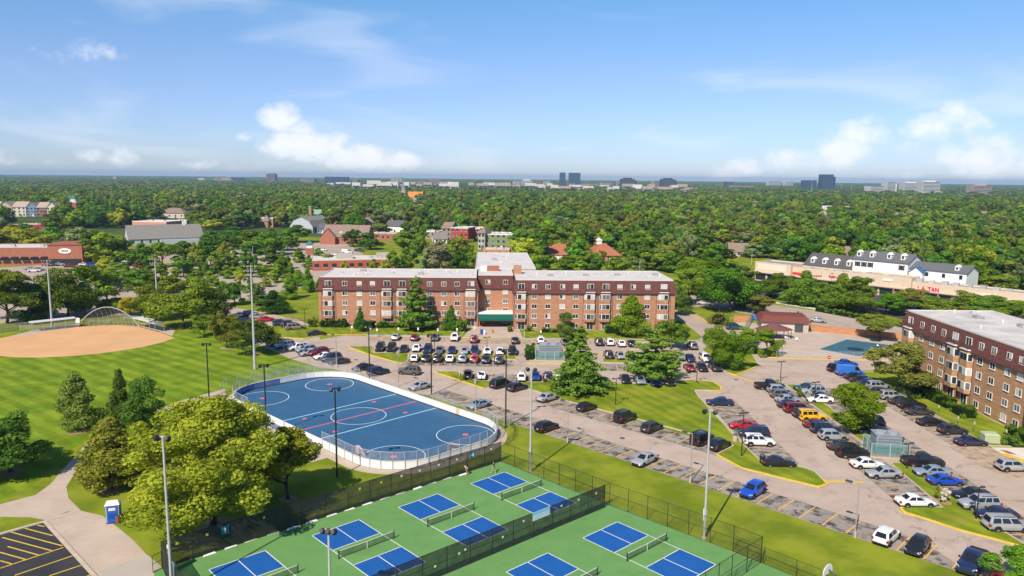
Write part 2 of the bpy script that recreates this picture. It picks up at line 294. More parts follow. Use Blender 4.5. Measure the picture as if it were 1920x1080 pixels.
M_MULCH = mat('mulch', (.25, .16, .09), .95, .05, col2=(.36, .25, .15), scale=3)
M_GREEN = mat('green court paint', (.108, .245, .074), .8, .15, col2=(.128, .270, .086), scale=.3, detail=6, third=((.085, .195, .062), .5, .5, .72, .55))
M_COURTBLUE = mat('blue court paint', (.008, .082, .30), .75, .2, col2=(.011, .094, .33), scale=.6, detail=5, third=((.02, .10, .28), .9, .5, .75, .6))
M_RINK = mat('blue rink floor', (.024, .090, .185), .6, .3, col2=(.030, .104, .21), scale=.18, detail=7, third=((.075, .15, .235), .45, .54, .75, .5))
M_RED = mat('red floor paint', (.60, .13, .13), .7, .2)
M_PALEBLUE = mat('pale blue floor paint', (.30, .58, .72), .7, .2)
M_GREYROAD = mat('pale street concrete', (.33, .265, .215), .9, .1, col2=(.40, .325, .27), scale=.12, detail=6, third=((.25, .21, .18), .4, .62, .85, .5))

for m_, s_ in ((M_ASPH, .07), (M_STALL, .16), (M_GREYROAD, .06)): add_cracks(m_, s_, .10, (.12, .105, .095), .7)
add_cracks(M_CONC, .10, .05, (.25, .21, .17), .45)
# ------------------------------------------------------------------ ground and pavements
gm = MB(); rr = [(0, 0)]; 
N = 48
for rad in (60, 400, 1500, 5000, 12500): rr += [(rad * math.cos(2*math.pi*i/N), rad * math.sin(2*math.pi*i/N)) for i in range(N)]
fs = [(0, 1 + i, 1 + (i + 1) % N) for i in range(N)]
for k in range(4):
    for i in range(N): a = 1 + k*N + i; b = 1 + k*N + (i+1) % N; fs.append((a, a + N, b + N, b))
gm.add([(x, y, 0) for x, y in rr], fs)
M_GROUND = mat('ground cover', (.075, .135, .016), .95, .05, col2=(.11, .18, .022), scale=.12, detail=6, third=((.035, .07, .014), .02, .5, .6, .5))
S('ground', gm, M_GRASS)
def pave(name, pts, m, z, px=True): return S(name, MB().sheet(GP(pts) if px else pts, z), m)
# ball field lawn
pave('field_lawn', [(-260,655),(-60,660),(330,628),(400,610),(505,655),(640,692),(560,700),(425,730),(330,760),(150,830),(60,910),(-20,945),(-260,960)], M_FIELD, .006)
pave('infield_dirt', [(-80,650),(-30,640),(0,634),(40,627),(100,620),(146,613),(190,609),(235,608),(265,612),(300,623),(328,634),(300,643),(270,650),(230,657),(185,663),(130,668),(75,670.5),(30,670),(0,667.5),(-60,662),(-120,655)], M_DIRT, .014)
pave('dugout_pad', [(262,606),(285,606),(330,617),(322,630),(300,622)], M_CONC, .018)
pave('dugout_walk', [(20,630),(70,618),(150,606),(150,612),(75,624),(30,633)], M_CONC, .018)
# the residents' car park
pave('parking_lot', [(380,560),(430,575),(505,588),(562,600),(597,618),(600,637),(643,629),(895,633),(973,633),(1150,637),(1272,642),(1312,638),(1345,640),(1430,690),(1400,722),(1360,740),(1000,742),(900,745),(760,738),(628,692),(600,690),(540,671),(505,655),(470,640),(430,610),(340,575)], M_ASPH, .020)
# strip of parking beside the rink and the courts: rows run at 45 degrees
SF = Frame((31.0, 90.3), -45)           # u along the strip towards the camera's right, v across it
pave('parking_strip', [SF.w(-72, -.1), SF.w(-72, 4), SF.w(-66, 16.0), SF.w(22, 16.0), SF.w(60, 17.0), SF.w(60, -.1)], M_ASPH, .028, False)
pave('stall_strip', [SF.w(-66, 0), SF.w(-66, 4.7), SF.w(40, 4.7), SF.w(40, 0)], M_STALL, .033, False)
pave('stall_strip', [SF.w(-50, 11.3), SF.w(-50, 15.9), SF.w(-5, 15.9), SF.w(-5, 11.3)], M_STALL, .033, False)
# east car park, square to the buildings
pave('parking_lot', [(35.2,140),(41,150),(47,157),(52,164),(55,178),(59.0,178),(60,170.2),(104,168.6),(104,160),(84,159),(72.5,158.5),(74,150),(74,112),(78,108),(86,107),(86,60),(50,60),(46,88),(41,99),(36,104)], M_ASPH, .036, False)
pave('stall_strip', [(36.0,136),(41.4,136),(41.6,104),(36.3,104)], M_STALL, .041, False)
pave('stall_strip', [(49.2,144.5),(54.6,144.5),(54.6,86),(49.2,86)], M_STALL, .041, False)
pave('stall_strip', [(57.6,144.5),(62.8,144.5),(62.8,80),(57.6,80)], M_STALL, .041, False)
pave('stall_strip', [(68.4,157),(73.8,157),(73.8,112.5),(68.4,112.5)], M_STALL, .041, False)
pave('drop_off_paving', [(67.5,112),(74.2,112),(74.2,101),(69,99),(67.5,104)], M_STALLR, .043, False)
pave('entrance_slab', [(74.0,111.6),(90,111.6),(90,104),(76.2,103.0),(74.0,106)], M_CONCW, .05, False)
# drive round the east end of the main building and the street behind
pave('drive', [(1200,560),(1262,577),(1300,586),(1325,600),(1345,612),(1410,615),(1400,630),(1372,632),(1400,668),(1345,690),(1316,640),(1293,621),(1255,598),(1180,590)], M_GREYROAD, .024)
pave('street', [(1180,548),(1340,556),(1460,573),(1580,590),(1700,612),(2050,680),(2050,735),(1700,640),(1530,613),(1420,592),(1340,578),(1180,566)], M_GREYROAD, .016)
pave('mall_parking', [(1385,556),(1405,530),(1420,520),(1640,546),(1920,594),(2050,620),(2050,650),(1700,600),(1590,577),(1480,562)], M_MALLASPH, .016)
pave('sidewalk', [(1455,566),(1600,589),(1800,627),(1800,630),(1600,592),(1455,569)], M_CONCW, .022)
pave('pool_deck', [(58.0,172.0),(58.5,182),(64,213),(70,212),(82,202.5),(104,189),(104,168.2),(60,169.5)], M_CONC, .03, False)
# shopping village to the north-west
pave('village_parking', [(-300,640),(60,600),(330,585),(440,566),(560,540),(640,512),(700,490),(650,455),(560,456),(430,470),(250,478),(150,492),(0,502),(-300,520)], M_GREYROAD, .010)
pave('village_parking', [(225,505),(270,482),(200,478),(180,490)], M_MALLASPH, .014)
# footpath and the corner car park at the lower left
def z4(*p): return [(a / 2.572, 660 + b / 2.572) for a, b in p]
def z6(o, *p): return [(o[0] + a / 6, o[1] + b / 6) for a, b in p]
pave('footpath', z4((1085,175),(1060,185),(870,235),(790,265),(640,310),(500,380),(410,450),(310,560),(240,640),(170,690),(0,735),(-200,745),(-200,800),(0,795),(150,798),(222,812),(325,770),(390,765),(330,705),(320,650),(370,570),(430,480),(500,395),(650,330),(800,285),(880,255),(1090,205)), M_CONC, .018)
pave('plaza', z6((0,900),(540,465),(500,445),(880,330),(925,350),(1160,405),(1250,480),(1320,530),(1480,660),(1640,830),(1800,960),(1900,1080),(2100,1280),(1280,1280),(1110,1080)), M_CONC, .022)
pave('plaza_edge', z6((0,900),(1110,1030),(1520,890),(1640,830),(1800,960),(1900,1080),(2100,1280),(1280,1280)), mat('grey concrete', (.40,.36,.315), .9, .1, col2=(.36,.325,.285), scale=.3), .026)
pave('corner_parking', z6((0,900),(490,485),(1030,1080),(1250,1320),(-400,1500),(-600,760),(0,625)), M_DARKASPH, .020)
cl = S('kerb', MB().wall(GP(z6((0,900),(-500,745),(0,612),(505,472),(1060,1080),(1270,1300))), .42, 0, .12), M_KERB)
pl = bpy.data.objects['corner_parking']
def stripe(parent, a, b, w=.12, z=.03, m=None, name='parking_line'):
    return MB().wall([a, b], w*1.3, z - .004, z).build(name, m or M_YLINE, parent)
for a, b in [((0,995),(715,760)),((0,910),(130,945)),((0,815),(285,895)),((85,750),(440,848)),((25,648),(585,798)),((125,588),(700,742)),((280,545),(595,628)),((420,510),(500,525)),((165,1075),(815,855)),((555,1080),(910,962)),((900,1120),(1030,1062))]:
    p, q = GP(z6((0,900), a, b)); stripe(pl, p, q, .13, .026, M_YBRIGHT)
# park seams in the paths
for o, a, b in [('footpath', z4((230,640)), z4((325,637))), ('plaza', z6((0,900),(560,455)), z6((0,900),(925,350)))]:
    p, q = G(*a[0]), G(*b[0]); MB().wall([p, q], .05, .02, .029).build('expansion_joint', mat('joint', (.22,.19,.16)), bpy.data.objects[o])

def smooth_poly(pts, r=1.0, n=4):
    """round the corners of a polygon"""
    out = []; k = len(pts)
    for i in range(k):
        p = Vector(pts[i]); a = Vector(pts[i-1]); b = Vector(pts[(i+1) % k]); ra = min(r, (a-p).length*.45); rb = min(r, (b-p).length*.45)
        A = p + (a-p).normalized()*ra; B = p + (b-p).normalized()*rb
        for j in range(n+1):
            t = j/n; q = A*(1-t)**2 + p*2*t*(1-t) + B*t*t; out.append((q.x, q.y))
    return out
def island(pts, yellow=None, name='lawn_island', r=.8, m=None, kerb=True, z=.13):
    """a raised lawn with a kerb round it; yellow = list of painted runs of kerb (world points)"""
    P = smooth_poly(ccw(pts), r); o = S(name, MB().prism(P, .0, z), m or M_LAWN)
    if kerb: MB().wall(P, .20, 0, z + .025, True).build('kerb', M_KERB, o)
    for run in yellow or []: MB().wall(run, .34, .05, z + .05).build('painted_kerb', M_YKERB, o)
    return o
# lawn with the two big conifers, between the middle row and the strip
sl_ = [SF.w(-46.5, 16.0), SF.w(-5.5, 16.0), SF.w(-3.4, 13.2), SF.w(-4.5, 11.2)]
tip = GP([(1343,853),(1390,878),(1477,900),(1537,914),(1551,909),(1542,900),(1527,885),(1508,878)])
midl = [sl_[0]] + GP([(1262,804),(1300,815),(1377,836)]) + tip + [(36.3, 104.7), (35.6, 116), (35.2, 138.0)] + GP([(1302,732),(1353,733),(1350,726),(1337,717),(1295,713),(1268,715)]) + [(32.6,145.6),(8.5,146.4),(-1,146.6)]
island(midl, [GP([(1343,853),(1390,878.5),(1477,900.5),(1535,914.5),(1551,909),(1543,900)]), GP([(1337,717),(1351,726),(1353,733),(1330,735)])], r=.6)
# islands of the residents' car park
island(GP([(652,650),(700,650),(697,662),(768,663),(764,680),(747,681),(700,668)]), [GP([(652,649),(658,654),(700,668),(747,681)])])
island(GP([(766,664.5),(966,667.5),(970,674.5),(764,672)]), r=.3)
island(GP([(812,697),(858,697),(892,714),(925,716),(921,727),(908,729)]), [GP([(812,696.5),(822,701),(908,729.5)])])
island(GP([(1130,673),(1276,678),(1276,684),(1130,680)]), r=.3)
island(GP([(1316,655),(1345,641),(1402,652),(1423,686),(1380,704),(1366,700),(1348,690)]), [GP([(1366,700),(1380,704.5),(1424,686.5)])])
# front lawns of the main building
FL = [(-60.5,186.0),(-52.2,184.8),(-47.6,189.8),(-38,190),(-13.0,189.4),(-12.2,200),(-52,200.8),(-62,204),(-66,205)]
island(FL, [[(-59.8,186.1),(-52.0,184.7),(-47.5,189.7),(-37,190)]], name='front_lawn')
island([(3.2,187.6),(30,188.2),(47,187.0),(49.5,192),(49,214),(45,214),(44.8,198.6),(3.4,198.0)], name='front_lawn')
bk = S('accessible_kerb', MB().wall([(-36.9,189.4),(-22,189.2),(-13.2,188.8)], 1.0, .03, .16), M_BLUEKERB); S('accessible_kerb', MB().wall([(3.4,187.2),(19,187.6)], .8, .03, .16), M_BLUEKERB)
pave('entrance_paving', [(-12.4,188.2),(3.0,187.2),(1.6,206),(-10.5,206)], M_CONC, .05, False)
S('entrance_kerb', MB().wall([(-12.6,188.0),(-4,187.9)], .35, .03, .12), M_YKERB)
pave('stall_strip', [(-36,184.2),(-12.8,183.6),(-12.8,188.9),(-36,189.2)], M_STALLR, .025, False)
pave('stall_strip', [(-12.6,181.2),(20,181.4),(20,187),(-12.6,188)], M_STALLR, .025, False)
pave('stall_strip', [(-24,158.8),(0.5,158.8),(0.5,164.4),(-24,164.4)], M_STALL, .025, False)
pave('stall_strip', [(-11.5,147.1),(9,147.1),(9,152.2),(-11.5,152.2)], M_STALL, .025, False)
pave('stall_strip', [(19,156.2),(34,156.0),(34,161.6),(19,161.8)], M_STALL, .025, False)
# median of the east car park and the south-east corner island
island([(54.8,146.4),(57.4,146.6),(57.3,112.6),(55.0,112.6)], r=.8)
island([(55.0,104.6),(57.4,104.6),(57.4,86),(58.2,79.0),(62,79.0)] + GP([(1960,1042),(1905,1023),(1850,1008),(1800,995),(1740,975),(1697,962),(1690,956),(1694,951),(1770,953)]) + [(54.2, 89.5)], [GP([(1694,951),(1689,956),(1697,962.5),(1740,975.5),(1800,995.5),(1850,1008.5),(1905,1023.5),(1960,1042)])], r=.7)
island(GP([(1440,716),(1462,711),(1462,722),(1446,722)]), r=.5)
island(GP([(1545,686),(1575,688),(1600,690),(1570,694)]), r=.4)
island([(74.2,157.5),(82.6,157.5),(82.6,112.2),(74.2,112.2)], name='front_lawn', r=.5)
S('painted_kerb', MB().wall(GP([(1408,655),(1425,664),(1442,670.5),(1500,673),(1600,675),(1700,677)]), .5, 0, .16), M_YKERB)
S('painted_kerb', MB().wall(GP([(1262,580),(1295,590),(1318,600),(1333,610)]), .35, 0, .16), M_YKERB)
S('painted_kerb', MB().wall([(74.1,108.8),(75.6,104.2)], .9, .03, .17), M_YBRIGHT)
S('tactile_plate', MB().sheet([(74.6,110.6),(75.6,110.2),(76.0,108.6),(75.0,108.9)], .056), mat('tactile red', (.30,.10,.07)))
# painted stop bars
for a, b, w in [(GP([(1545,903)])[0], GP([(1618,904)])[0], .55), (GP([(650,683)])[0], GP([(695,673)])[0], .4), (GP([(1372,702)])[0], GP([(1415,718)])[0], .55)]:
    S('stop_bar', MB().wall([a, b], w, .044, .048), M_YBRIGHT)
# stall lines
LOT = bpy.data.objects
lot1, strip_, lot2 = [LOT['parking_lot'], LOT['parking_strip'], LOT['parking_lot.001']]
k = -60.9
for i in range(34): stripe(strip_, SF.w(k + i*2.77, .15), SF.w(k + i*2.77, 4.6), .13, .040)
for i in range(17): stripe(strip_, SF.w(-49.5 + i*2.75, 11.5), SF.w(-49.5 + i*2.75, 15.8), .13, .040)
for i in range(12): stripe(lot2, (36.3, 104.9 + i*2.78), (41.5, 104.7 + i*2.78), .13, .046)
for i in range(20): stripe(lot2, (49.3, 88.2 + i*2.78), (54.5, 88.4 + i*2.78), .12, .046)
for i in range(22): stripe(lot2, (57.8, 82.6 + i*2.78), (62.7, 82.5 + i*2.78), .12, .046)
for i in range(17): stripe(lot2, (68.5, 112.6 + i*2.75), (73.6, 112.6 + i*2.75), .12, .046)
for i in range(9): stripe(lot1, (-35.5 + i*2.75, 184.2), (-35.2 + i*2.75, 188.8), .12, .032)
for i in range(8): stripe(lot1, (2.5 + i*2.75, 181.3), (2.6 + i*2.75, 186.7), .12, .032)
for i in range(13): stripe(lot1, (-33.9 + i*2.72, 169.6), (-33.8 + i*2.72, 174.2), .12, .032)
for i in range(10): stripe(lot1, (-24.0 + i*2.68, 159.2), (-23.8 + i*2.68, 164.2), .12, .032)
for i in range(8): stripe(lot1, (-12.3 + i*2.70, 147.3), (-12.1 + i*2.70, 151.9), .12, .032)
for i in range(6): stripe(lot1, (20.0 + i*2.7, 156.5), (20.3 + i*2.7, 161.5), .12, .032)
for i in range(6): stripe(lot1, (18.5 + i*2.7, 170.0), (18.7 + i*2.7, 174.5), .12, .032)
# hatched bays by the plant enclosure and the east row
for x, y in [(49.4,99.6),(49.4,104.8)]:
    for j in range(3): stripe(lot2, (x + .3 + j*1.5, y), (x + 1.5 + j*1.5, y + 2.2), .12, .047)
for i in range(7):
    for j in range(2): stripe(lot2, (68.6 + j*1.2, 113.2 + i*5.5), (70.2 + j*1.4, 114.6 + i*5.5), .12, .047)
# manholes
for p in [(1167,822),(1307,905),(1540,620),(1380,712)]:
    x, y = G(*p); S('manhole_cover', MB().cyl(x, y, .02, .052, .42, 14), mat('cast iron', (.07,.065,.06), .7))
# mall lot markings
ml = LOT['mall_parking']
for i in range(9):
    a = G(1450 + i*34, 552 + i*5.2); b = G(1466 + i*34, 548.5 + i*5.2); stripe(ml, a, b, .16, .03, M_WLINE)
# ------------------------------------------------------------------ building helpers
M_BRICK = mat_brick('orange red brick', (.355, .150, .082), (.44, .200, .108), (.37, .27, .20))
M_BRICKE = mat_brick('tan brown brick', (.37, .185, .085), (.46, .240, .115), (.40, .29, .19))
M_BRICKR = mat_brick('dark red brick', (.30, .085, .045), (.37, .12, .065), (.33, .22, .17))
M_SHINGLE = mat('burgundy shingles', (.088, .034, .030), .9, .1, col2=(.155, .066, .056), scale=2.2, detail=5, contrast=(.35, .65), stretch=(1, 1, 2.5), bump=.4, bscale=6)
M_ROOFW = mat('white roof membrane', (.56, .535, .51), .85, .2, col2=(.47, .445, .42), scale=.3, detail=7, third=((.30, .27, .24), .22, .6, .85, .55))
M_ROOFE = mat('weathered roof membrane', (.56, .53, .50), .8, .25, col2=(.40, .38, .36), scale=.25, detail=8, third=((.22, .26, .36), .14, .58, .72, .7))
M_WHITE = mat('white trim', (.74, .73, .70), .6, .3, col2=(.66, .65, .62), scale=2)
M_GLASS = mat('dark window glass', (.025, .03, .035), .08, .6)
M_GLASS2 = mat('grey window glass', (.13, .14, .15), .12, .6)
M_BLIND = mat('window with pale blind', (.55, .54, .51), .25, .5, col2=(.44, .43, .41), scale=6, stretch=(8, 1, .3))
M_CURT = mat('window with red curtain', (.25, .07, .06), .3, .5)
M_BLACK = mat('black metal', (.018, .018, .02), .5, .4)
M_DARK = mat('dark grey metal', (.06, .06, .065), .55, .4)
M_GALV = mat('galvanised steel', (.42, .43, .44), .45, .5, col2=(.36, .37, .38), scale=3)
M_GREENAWN = mat('green awning canvas', (.005, .085, .058), .75, .2, col2=(.008, .105, .07), scale=2)
PANES = [M_GLASS, M_GLASS, M_GLASS, M_GLASS2, M_BLIND, M_GLASS2, M_BLIND]
_wc = {}
def wmesh(w, h, m, style):
    k = (round(w, 2), round(h, 2), m.name, style)
    if k not in _wc:
        f = MB(); t = .085; d0, d1 = -.09, .03
        f.box(-w/2, w/2, d0, d1, -h/2, -h/2+t); f.box(-w/2, w/2, d0, d1, h/2-t, h/2); f.box(-w/2, -w/2+t, d0+.004, d1, -h/2+t, h/2-t); f.box(w/2-t, w/2, d0+.004, d1, -h/2+t, h/2-t)
        if style != 'one': f.box(-t*.4, t*.4, d0+.01, d1, -h/2+t, h/2-t)
        n = 1 if style == 'one' else 2; pw = (w - 2*t) / n
        p = MB().box(-pw/2+.005, pw/2-.005, -.05, .01, -h/2+t, h/2-t)
        s_ = MB().box(-w/2-.05, w/2+.05, -.15, .02, -h/2-.07, -h/2-.004)
        _wc[k] = (f.mesh('window', m), {}, p, n, pw, s_.mesh('sill', m))
    return _wc[k]
def window(par, x, y, z, w, h, trim=None, style='two', rot=0, pane=None, sill=True):
    """window unit facing local -y: frame, panes and sill"""
    fm, cache, p, n, pw, sm = wmesh(w, h, trim or M_WHITE, style)
    o = link('window', fm, par, (x, y, z), rot)
    pm = pane or random.choice(PANES)
    for i in range(n):
        q = pm if pane else (pm if random.random() < .7 else random.choice(PANES))
        if q.name not in cache: cache[q.name] = p.mesh('pane', q)
        link('pane', cache[q.name], o, ((i - (n-1)/2) * pw, 0, 0))
    if sill: link('sill', sm, o)
    return o
_bc = {}
def bay_window(par, x, y, z, trap, h):
    """band of windows round a canted bay; trap = (half width at wall, half width at front, projection)"""
    a, b, p = trap
    def put(nm, key, fn, mm, parent):
        if key not in _bc: _bc[key] = fn().mesh(nm, mm)
        return link(nm, _bc[key], parent, None)
    o = put('bay_window', ('f', trap, h), lambda: MB().prism([(-a-.03, .02), (-b-.02, -p-.04), (b+.02, -p-.04), (a+.03, .02)], -h/2, h/2), M_WHITE, par); o.location = (x, y, z)
    for s_ in (-1, 1):
        dx, dy = (a - b), p; L = math.hypot(dx, dy); nx, ny = p / L, -dx / L; c = ((a + b)/2 + .03, -p/2)
        m_ = random.choice(PANES)
        q = put('pane', ('s', trap, h, m_.name, s_), lambda: MB().add([(s_*(c[0] + nx*.03 + u*dx/L*-1), c[1] + ny*.03 - u*dy/L, zz) for u, zz in ((-L*.36, -h/2+.1), (L*.36, -h/2+.1), (L*.36, h/2-.1), (-L*.36, h/2-.1))], [(0, 1, 2, 3)] if s_ < 0 else [(3, 2, 1, 0)]), m_, o)
    for i in (-1, 1):
        m_ = random.choice(PANES); w = b - .13
        q = put('pane', ('p', trap, h, m_.name), lambda: MB().box(-w/2, w/2, -p-.07, -p-.03, -h/2+.1, h/2-.1), m_, o); q.location = (i * (w/2 + .04), 0, 0)
    return o
def facade_x(px, py, fr, yoff):
    """where the line of sight to a picture point meets a facade (frame fr, local depth yoff): local x and height"""
    dx, dy, dz = ray(px, py); ox, oy = fr.l(0, 0); lx = dx*fr.c + dy*fr.s; ly = -dx*fr.s + dy*fr.c
    t = (yoff - oy) / ly; return ox + lx*t, _H + dz*t
def mansard(par, x0, x1, y0, y1, z0, z1, ends=(1, 1), front=1, back=1, over=.42, inset=.55):
    a0, a1 = x0 - over*ends[0], x1 + over*ends[1]; b0, b1 = y0 - over*front, y1 + over*back
    c0, c1 = x0 + inset*ends[0], x1 - inset*ends[1]; e0, e1 = y0 + inset*front, y1 - inset*back
    m = MB().add([(a0,b0,z0),(a1,b0,z0),(a1,b1,z0),(a0,b1,z0),(c0,e0,z1),(c1,e0,z1),(c1,e1,z1),(c0,e1,z1)], [(3,2,1,0),(4,5,6,7),(0,1,5,4),(1,2,6,5),(2,3,7,6),(3,0,4,7)])
    m.build('mansard_roof', M_SHINGLE, par)
    MB().wall([(a0+.03, b0+.03), (a1-.03, b0+.03), (a1-.03, b1-.03), (a0+.03, b1-.03)], .12, z0 - .16, z0 - .004, True).build('eave_trim', mat('eave brown', (.07,.035,.03)), par)
    return c0, c1, e0, e1
def roof_deck(par, c0, c1, e0, e1, z, m):
    MB().box(c0 + .13, c1 - .13, e0 + .13, e1 - .13, z - .02, z + .06).build('roof_deck', m, par)
    MB().wall([(c0+.06, e0+.06), (c1-.06, e0+.06), (c1-.06, e1-.06), (c0+.06, e1-.06)], .16, z - .25, z + .22, True).build('roof_edge', mat('pale roof edging', (.55,.53,.51)), par)
def apartment_wing(par, fr, x0, x1, yf, yb, cols, brick, seed, wall_extra=0, row_z=(9.05, 6.4, 3.75, 1.15), eave=10.0, top=13.4, ends=(1, 1), front=1, skip_ground=False, roofm=None):
    MB().box(x0, x1, yf, yb, 0, eave + .15).build('wall', brick, par)
    c = mansard(par, x0, x1, yf, yb, eave, top, ends, front, 1)
    roof_deck(par, *c, top, roofm or M_ROOFW)
    for kind, x in cols:
        if kind == 'w':
            window(par, x, yf + .02, 11.75, 1.35, 1.22)
            for j, z in enumerate(row_z): window(par, x, yf, z, 1.47, 1.25)
        else:
            d_ = window(par, x, yf - .03, 11.52, 1.75, 2.05, sill=False)
            MB().box(x-1.3, x+1.3, yf-.95, yf+.1, 10.28, 10.42).build('balcony_slab', M_WHITE, par)
            rl = MB()
            for s_ in (-1, 1): rl.tube((x+s_*1.22, yf-.9, 10.42), (x+s_*1.22, yf-.9, 11.3), .03)
            rl.tube((x-1.22, yf-.9, 11.28), (x+1.22, yf-.9, 11.28), .03); rl.tube((x-1.22, yf-.9, 10.6), (x+1.22, yf-.9, 10.6), .025)
            for s_ in (-1, 1): rl.tube((x+s_*1.22, yf-.9, 11.28), (x+s_*1.22, yf, 11.28), .03)
            for i in range(11): rl.tube((x-1.1+i*.22, yf-.9, 10.6), (x-1.1+i*.22, yf-.9, 11.28), .012, 4)
            rl.build('railing', M_BLACK, par)
            tr = (1.62, 1.08, .78)
            b = MB().prism([(x-1.62, yf+.05), (x-1.08, yf-.78), (x+1.08, yf-.78), (x+1.62, yf+.05)], 2.35, 9.98); b.build('bay', brick, par)
            MB().prism([(x-1.66, yf+.05), (x-1.1, yf-.82), (x+1.1, yf-.82), (x+1.66, yf+.05)], 2.24, 2.346).build('bay_soffit', mat('soffit brown', (.10,.06,.045)), par)
            for z in row_z[:3]: bay_window(par, x, yf, z, tr, 1.42)
            window(par, x, yf - .01, 1.15, 1.9, 2.1, sill=False, pane=random.choice([M_GLASS, M_GLASS2]))
            for s_ in (-1.9, 1.9): MB().box(x+s_-.05, x+s_+.05, yf-.1, yf+.01, .1, 9.85).build('downspout', mat('downspout brown', (.16,.085,.06)), par)
    # thin course lines above the ground and first floors
    for z in (2.52, 5.15): MB().box(x0, x1, yf-.025, yf+.05, z, z+.09).build('brick_course', brick, par)
def vent(par, x, y, z, r):
    k = MB().box(-.45, .45, -.32, .32, 0, .32); k.box(-.3, .3, -.2, .2, .32, .55)
    if not hasattr(vent, 'm'): vent.m = [k.mesh('roof_vent', [M_GALV]), MB().cyl(0, 0, 0, .5, .16, 8).cyl(0, 0, .5, .65, .26, 8).mesh('roof_vent', [M_WHITE]), MB().box(-.8, .8, -.5, .5, 0, .55).box(-.7, .7, -.4, .4, .55, .62).mesh('roof_vent', [mat('vent grey', (.3,.29,.28))])]
    link('roof_vent', vent.m[r], par, (x, y, z + .06))

# ------------------------------------------------------------------ the main apartment building
BF = Frame((-52.2, 201.3), 2.1)
B = thing('apartment_building', 'long four storey red brick apartment building with burgundy mansard roof and green entrance awning', 'building', (*BF.o, 0), BF.a)
kl = 'BwwwBB' 
def cx(px, py, yo, fr=BF): return facade_x(px, py, fr, yo)[0]
left = [(k_, cx(p, 548, 0)) for k_, p in zip(['b','w','w','w','b','b','w','w','w','b'], [615.6,646.6,673.8,698.7,725.9,754.4,805.6,832.2,857.1,883.2])]
right = [(k_, cx(p, 554, -4.2)) for k_, p in zip(['b','w','w','w','w','b','b','w','w','w','b'], [977.6,1002,1027.4,1054.6,1079.8,1107,1135.6,1161.9,1187,1213.8,1244.4])]
cen = [('w', cx(p, 545, 4.2)) for p in (914.7, 947.6)]
apartment_wing(B, BF, 0, 43.1, 0, 19, left, M_BRICK, 1)
apartment_wing(B, BF, 52.6, 96.0, -4.2, 16.6, right, M_BRICK, 2)
MB().box(43.1, 52.6, 4.2, 18.8, 0, 10.1).build('wall', M_BRICK, B)
c = mansard(B, 43.0, 52.7, 4.2, 18.9, 10.0, 13.55, (0, 0), 1, 0); roof_deck(B, *c, 13.55, M_ROOFW)
for _, x in cen:
    window(B, x, 4.22, 11.75, 1.35, 1.22)
    for z in (9.05, 6.4, 3.9): window(B, x, 4.2, z, 1.47, 1.25)
MB().box(41.5, 60.5, 19.1, 66, 0, 10.1).build('wall', M_BRICK, B)
c = mansard(B, 41.5, 60.5, 19.1, 66, 10.0, 13.7, (1, 1), 0, 1); roof_deck(B, *c, 13.7, M_ROOFW)
for i in range(12): window(B, 60.53, 24 + i*3.4, 11.7, 1.35, 1.2, rot=R(90))
# entrance: white fascia, green awning, doors
MB().box(43.15, 52.55, -.3, 4.18, 3.3, 3.85).build('porch_roof', M_WHITE, B)
aw = MB().add([(43.15,-.32,3.5),(52.55,-.32,3.5),(52.55,-2.2,2.5),(43.15,-2.2,2.5),(52.55,-2.2,2.0),(43.15,-2.2,2.0),(43.15,-.32,2.0),(52.55,-.32,2.0)], [(0,3,2,1),(3,5,4,2),(0,6,5,3),(1,2,4,7),(0,1,7,6)])
aw.build('awning', M_GREENAWN, B)
MB().box(43.1, 52.6, 2.0, 4.1, 0, 3.2).build('porch_wall', M_BRICKR, B)
for i in range(2): window(B, 50.2 + i*1.3, 1.98, 1.15, 1.2, 2.2, sill=False, pane=M_GLASS, style='one', trim=M_GALV)
MB().box(44, 49, 1.1, 1.9, 0, .55).build('planter_wall', M_BRICKR, B)
for x in (43.4, 52.3): MB().box(x-.15, x+.15, -.25, .05, 0, 3.28).build('porch_post', M_BRICKR, B)
# rooftop pieces
MB().box(53.0, 55.2, 8.6, 10.8, 13.3, 15.7).build('chimney', M_BRICK, B)
MB().box(45.5, 49.0, 13.6, 16.2, 13.5, 14.9).build('stair_head', M_BRICKR, B); MB().box(43.6, 45.4, 13.6, 16.2, 13.5, 15.0).build('roof_unit', M_WHITE, B)
for a, b, t in [(5,8,0),(9,4,1),(10,13,2),(12,12,0),(12,6,1),(19,10,1),(19,8,0),(27,11,0),(27,6,2),(34,12,1),(35,9,0),(37,11,1),(41,8,0),(41,5,1)]: vent(B, a, b, 13.4, t)
for a, b, t in [(57,3,0),(59.5,6,1),(63,4,2),(65,8,0),(68,3,0),(68,9,1),(73,5,2),(76,7,0),(80,4,0),(82,6,2),(86,10,1),(87,2,0),(89,1,0),(93,7,2),(93.6,4,1)]: vent(B, a, b, 13.4, t)
for a, b, t in [(46,30,0),(50,33,1),(54,28,0),(48,42,2),(52,45,1),(56,39,0),(49,54,0),(53,57,1),(51,50,0)]: vent(B, a, b, 13.7, t)

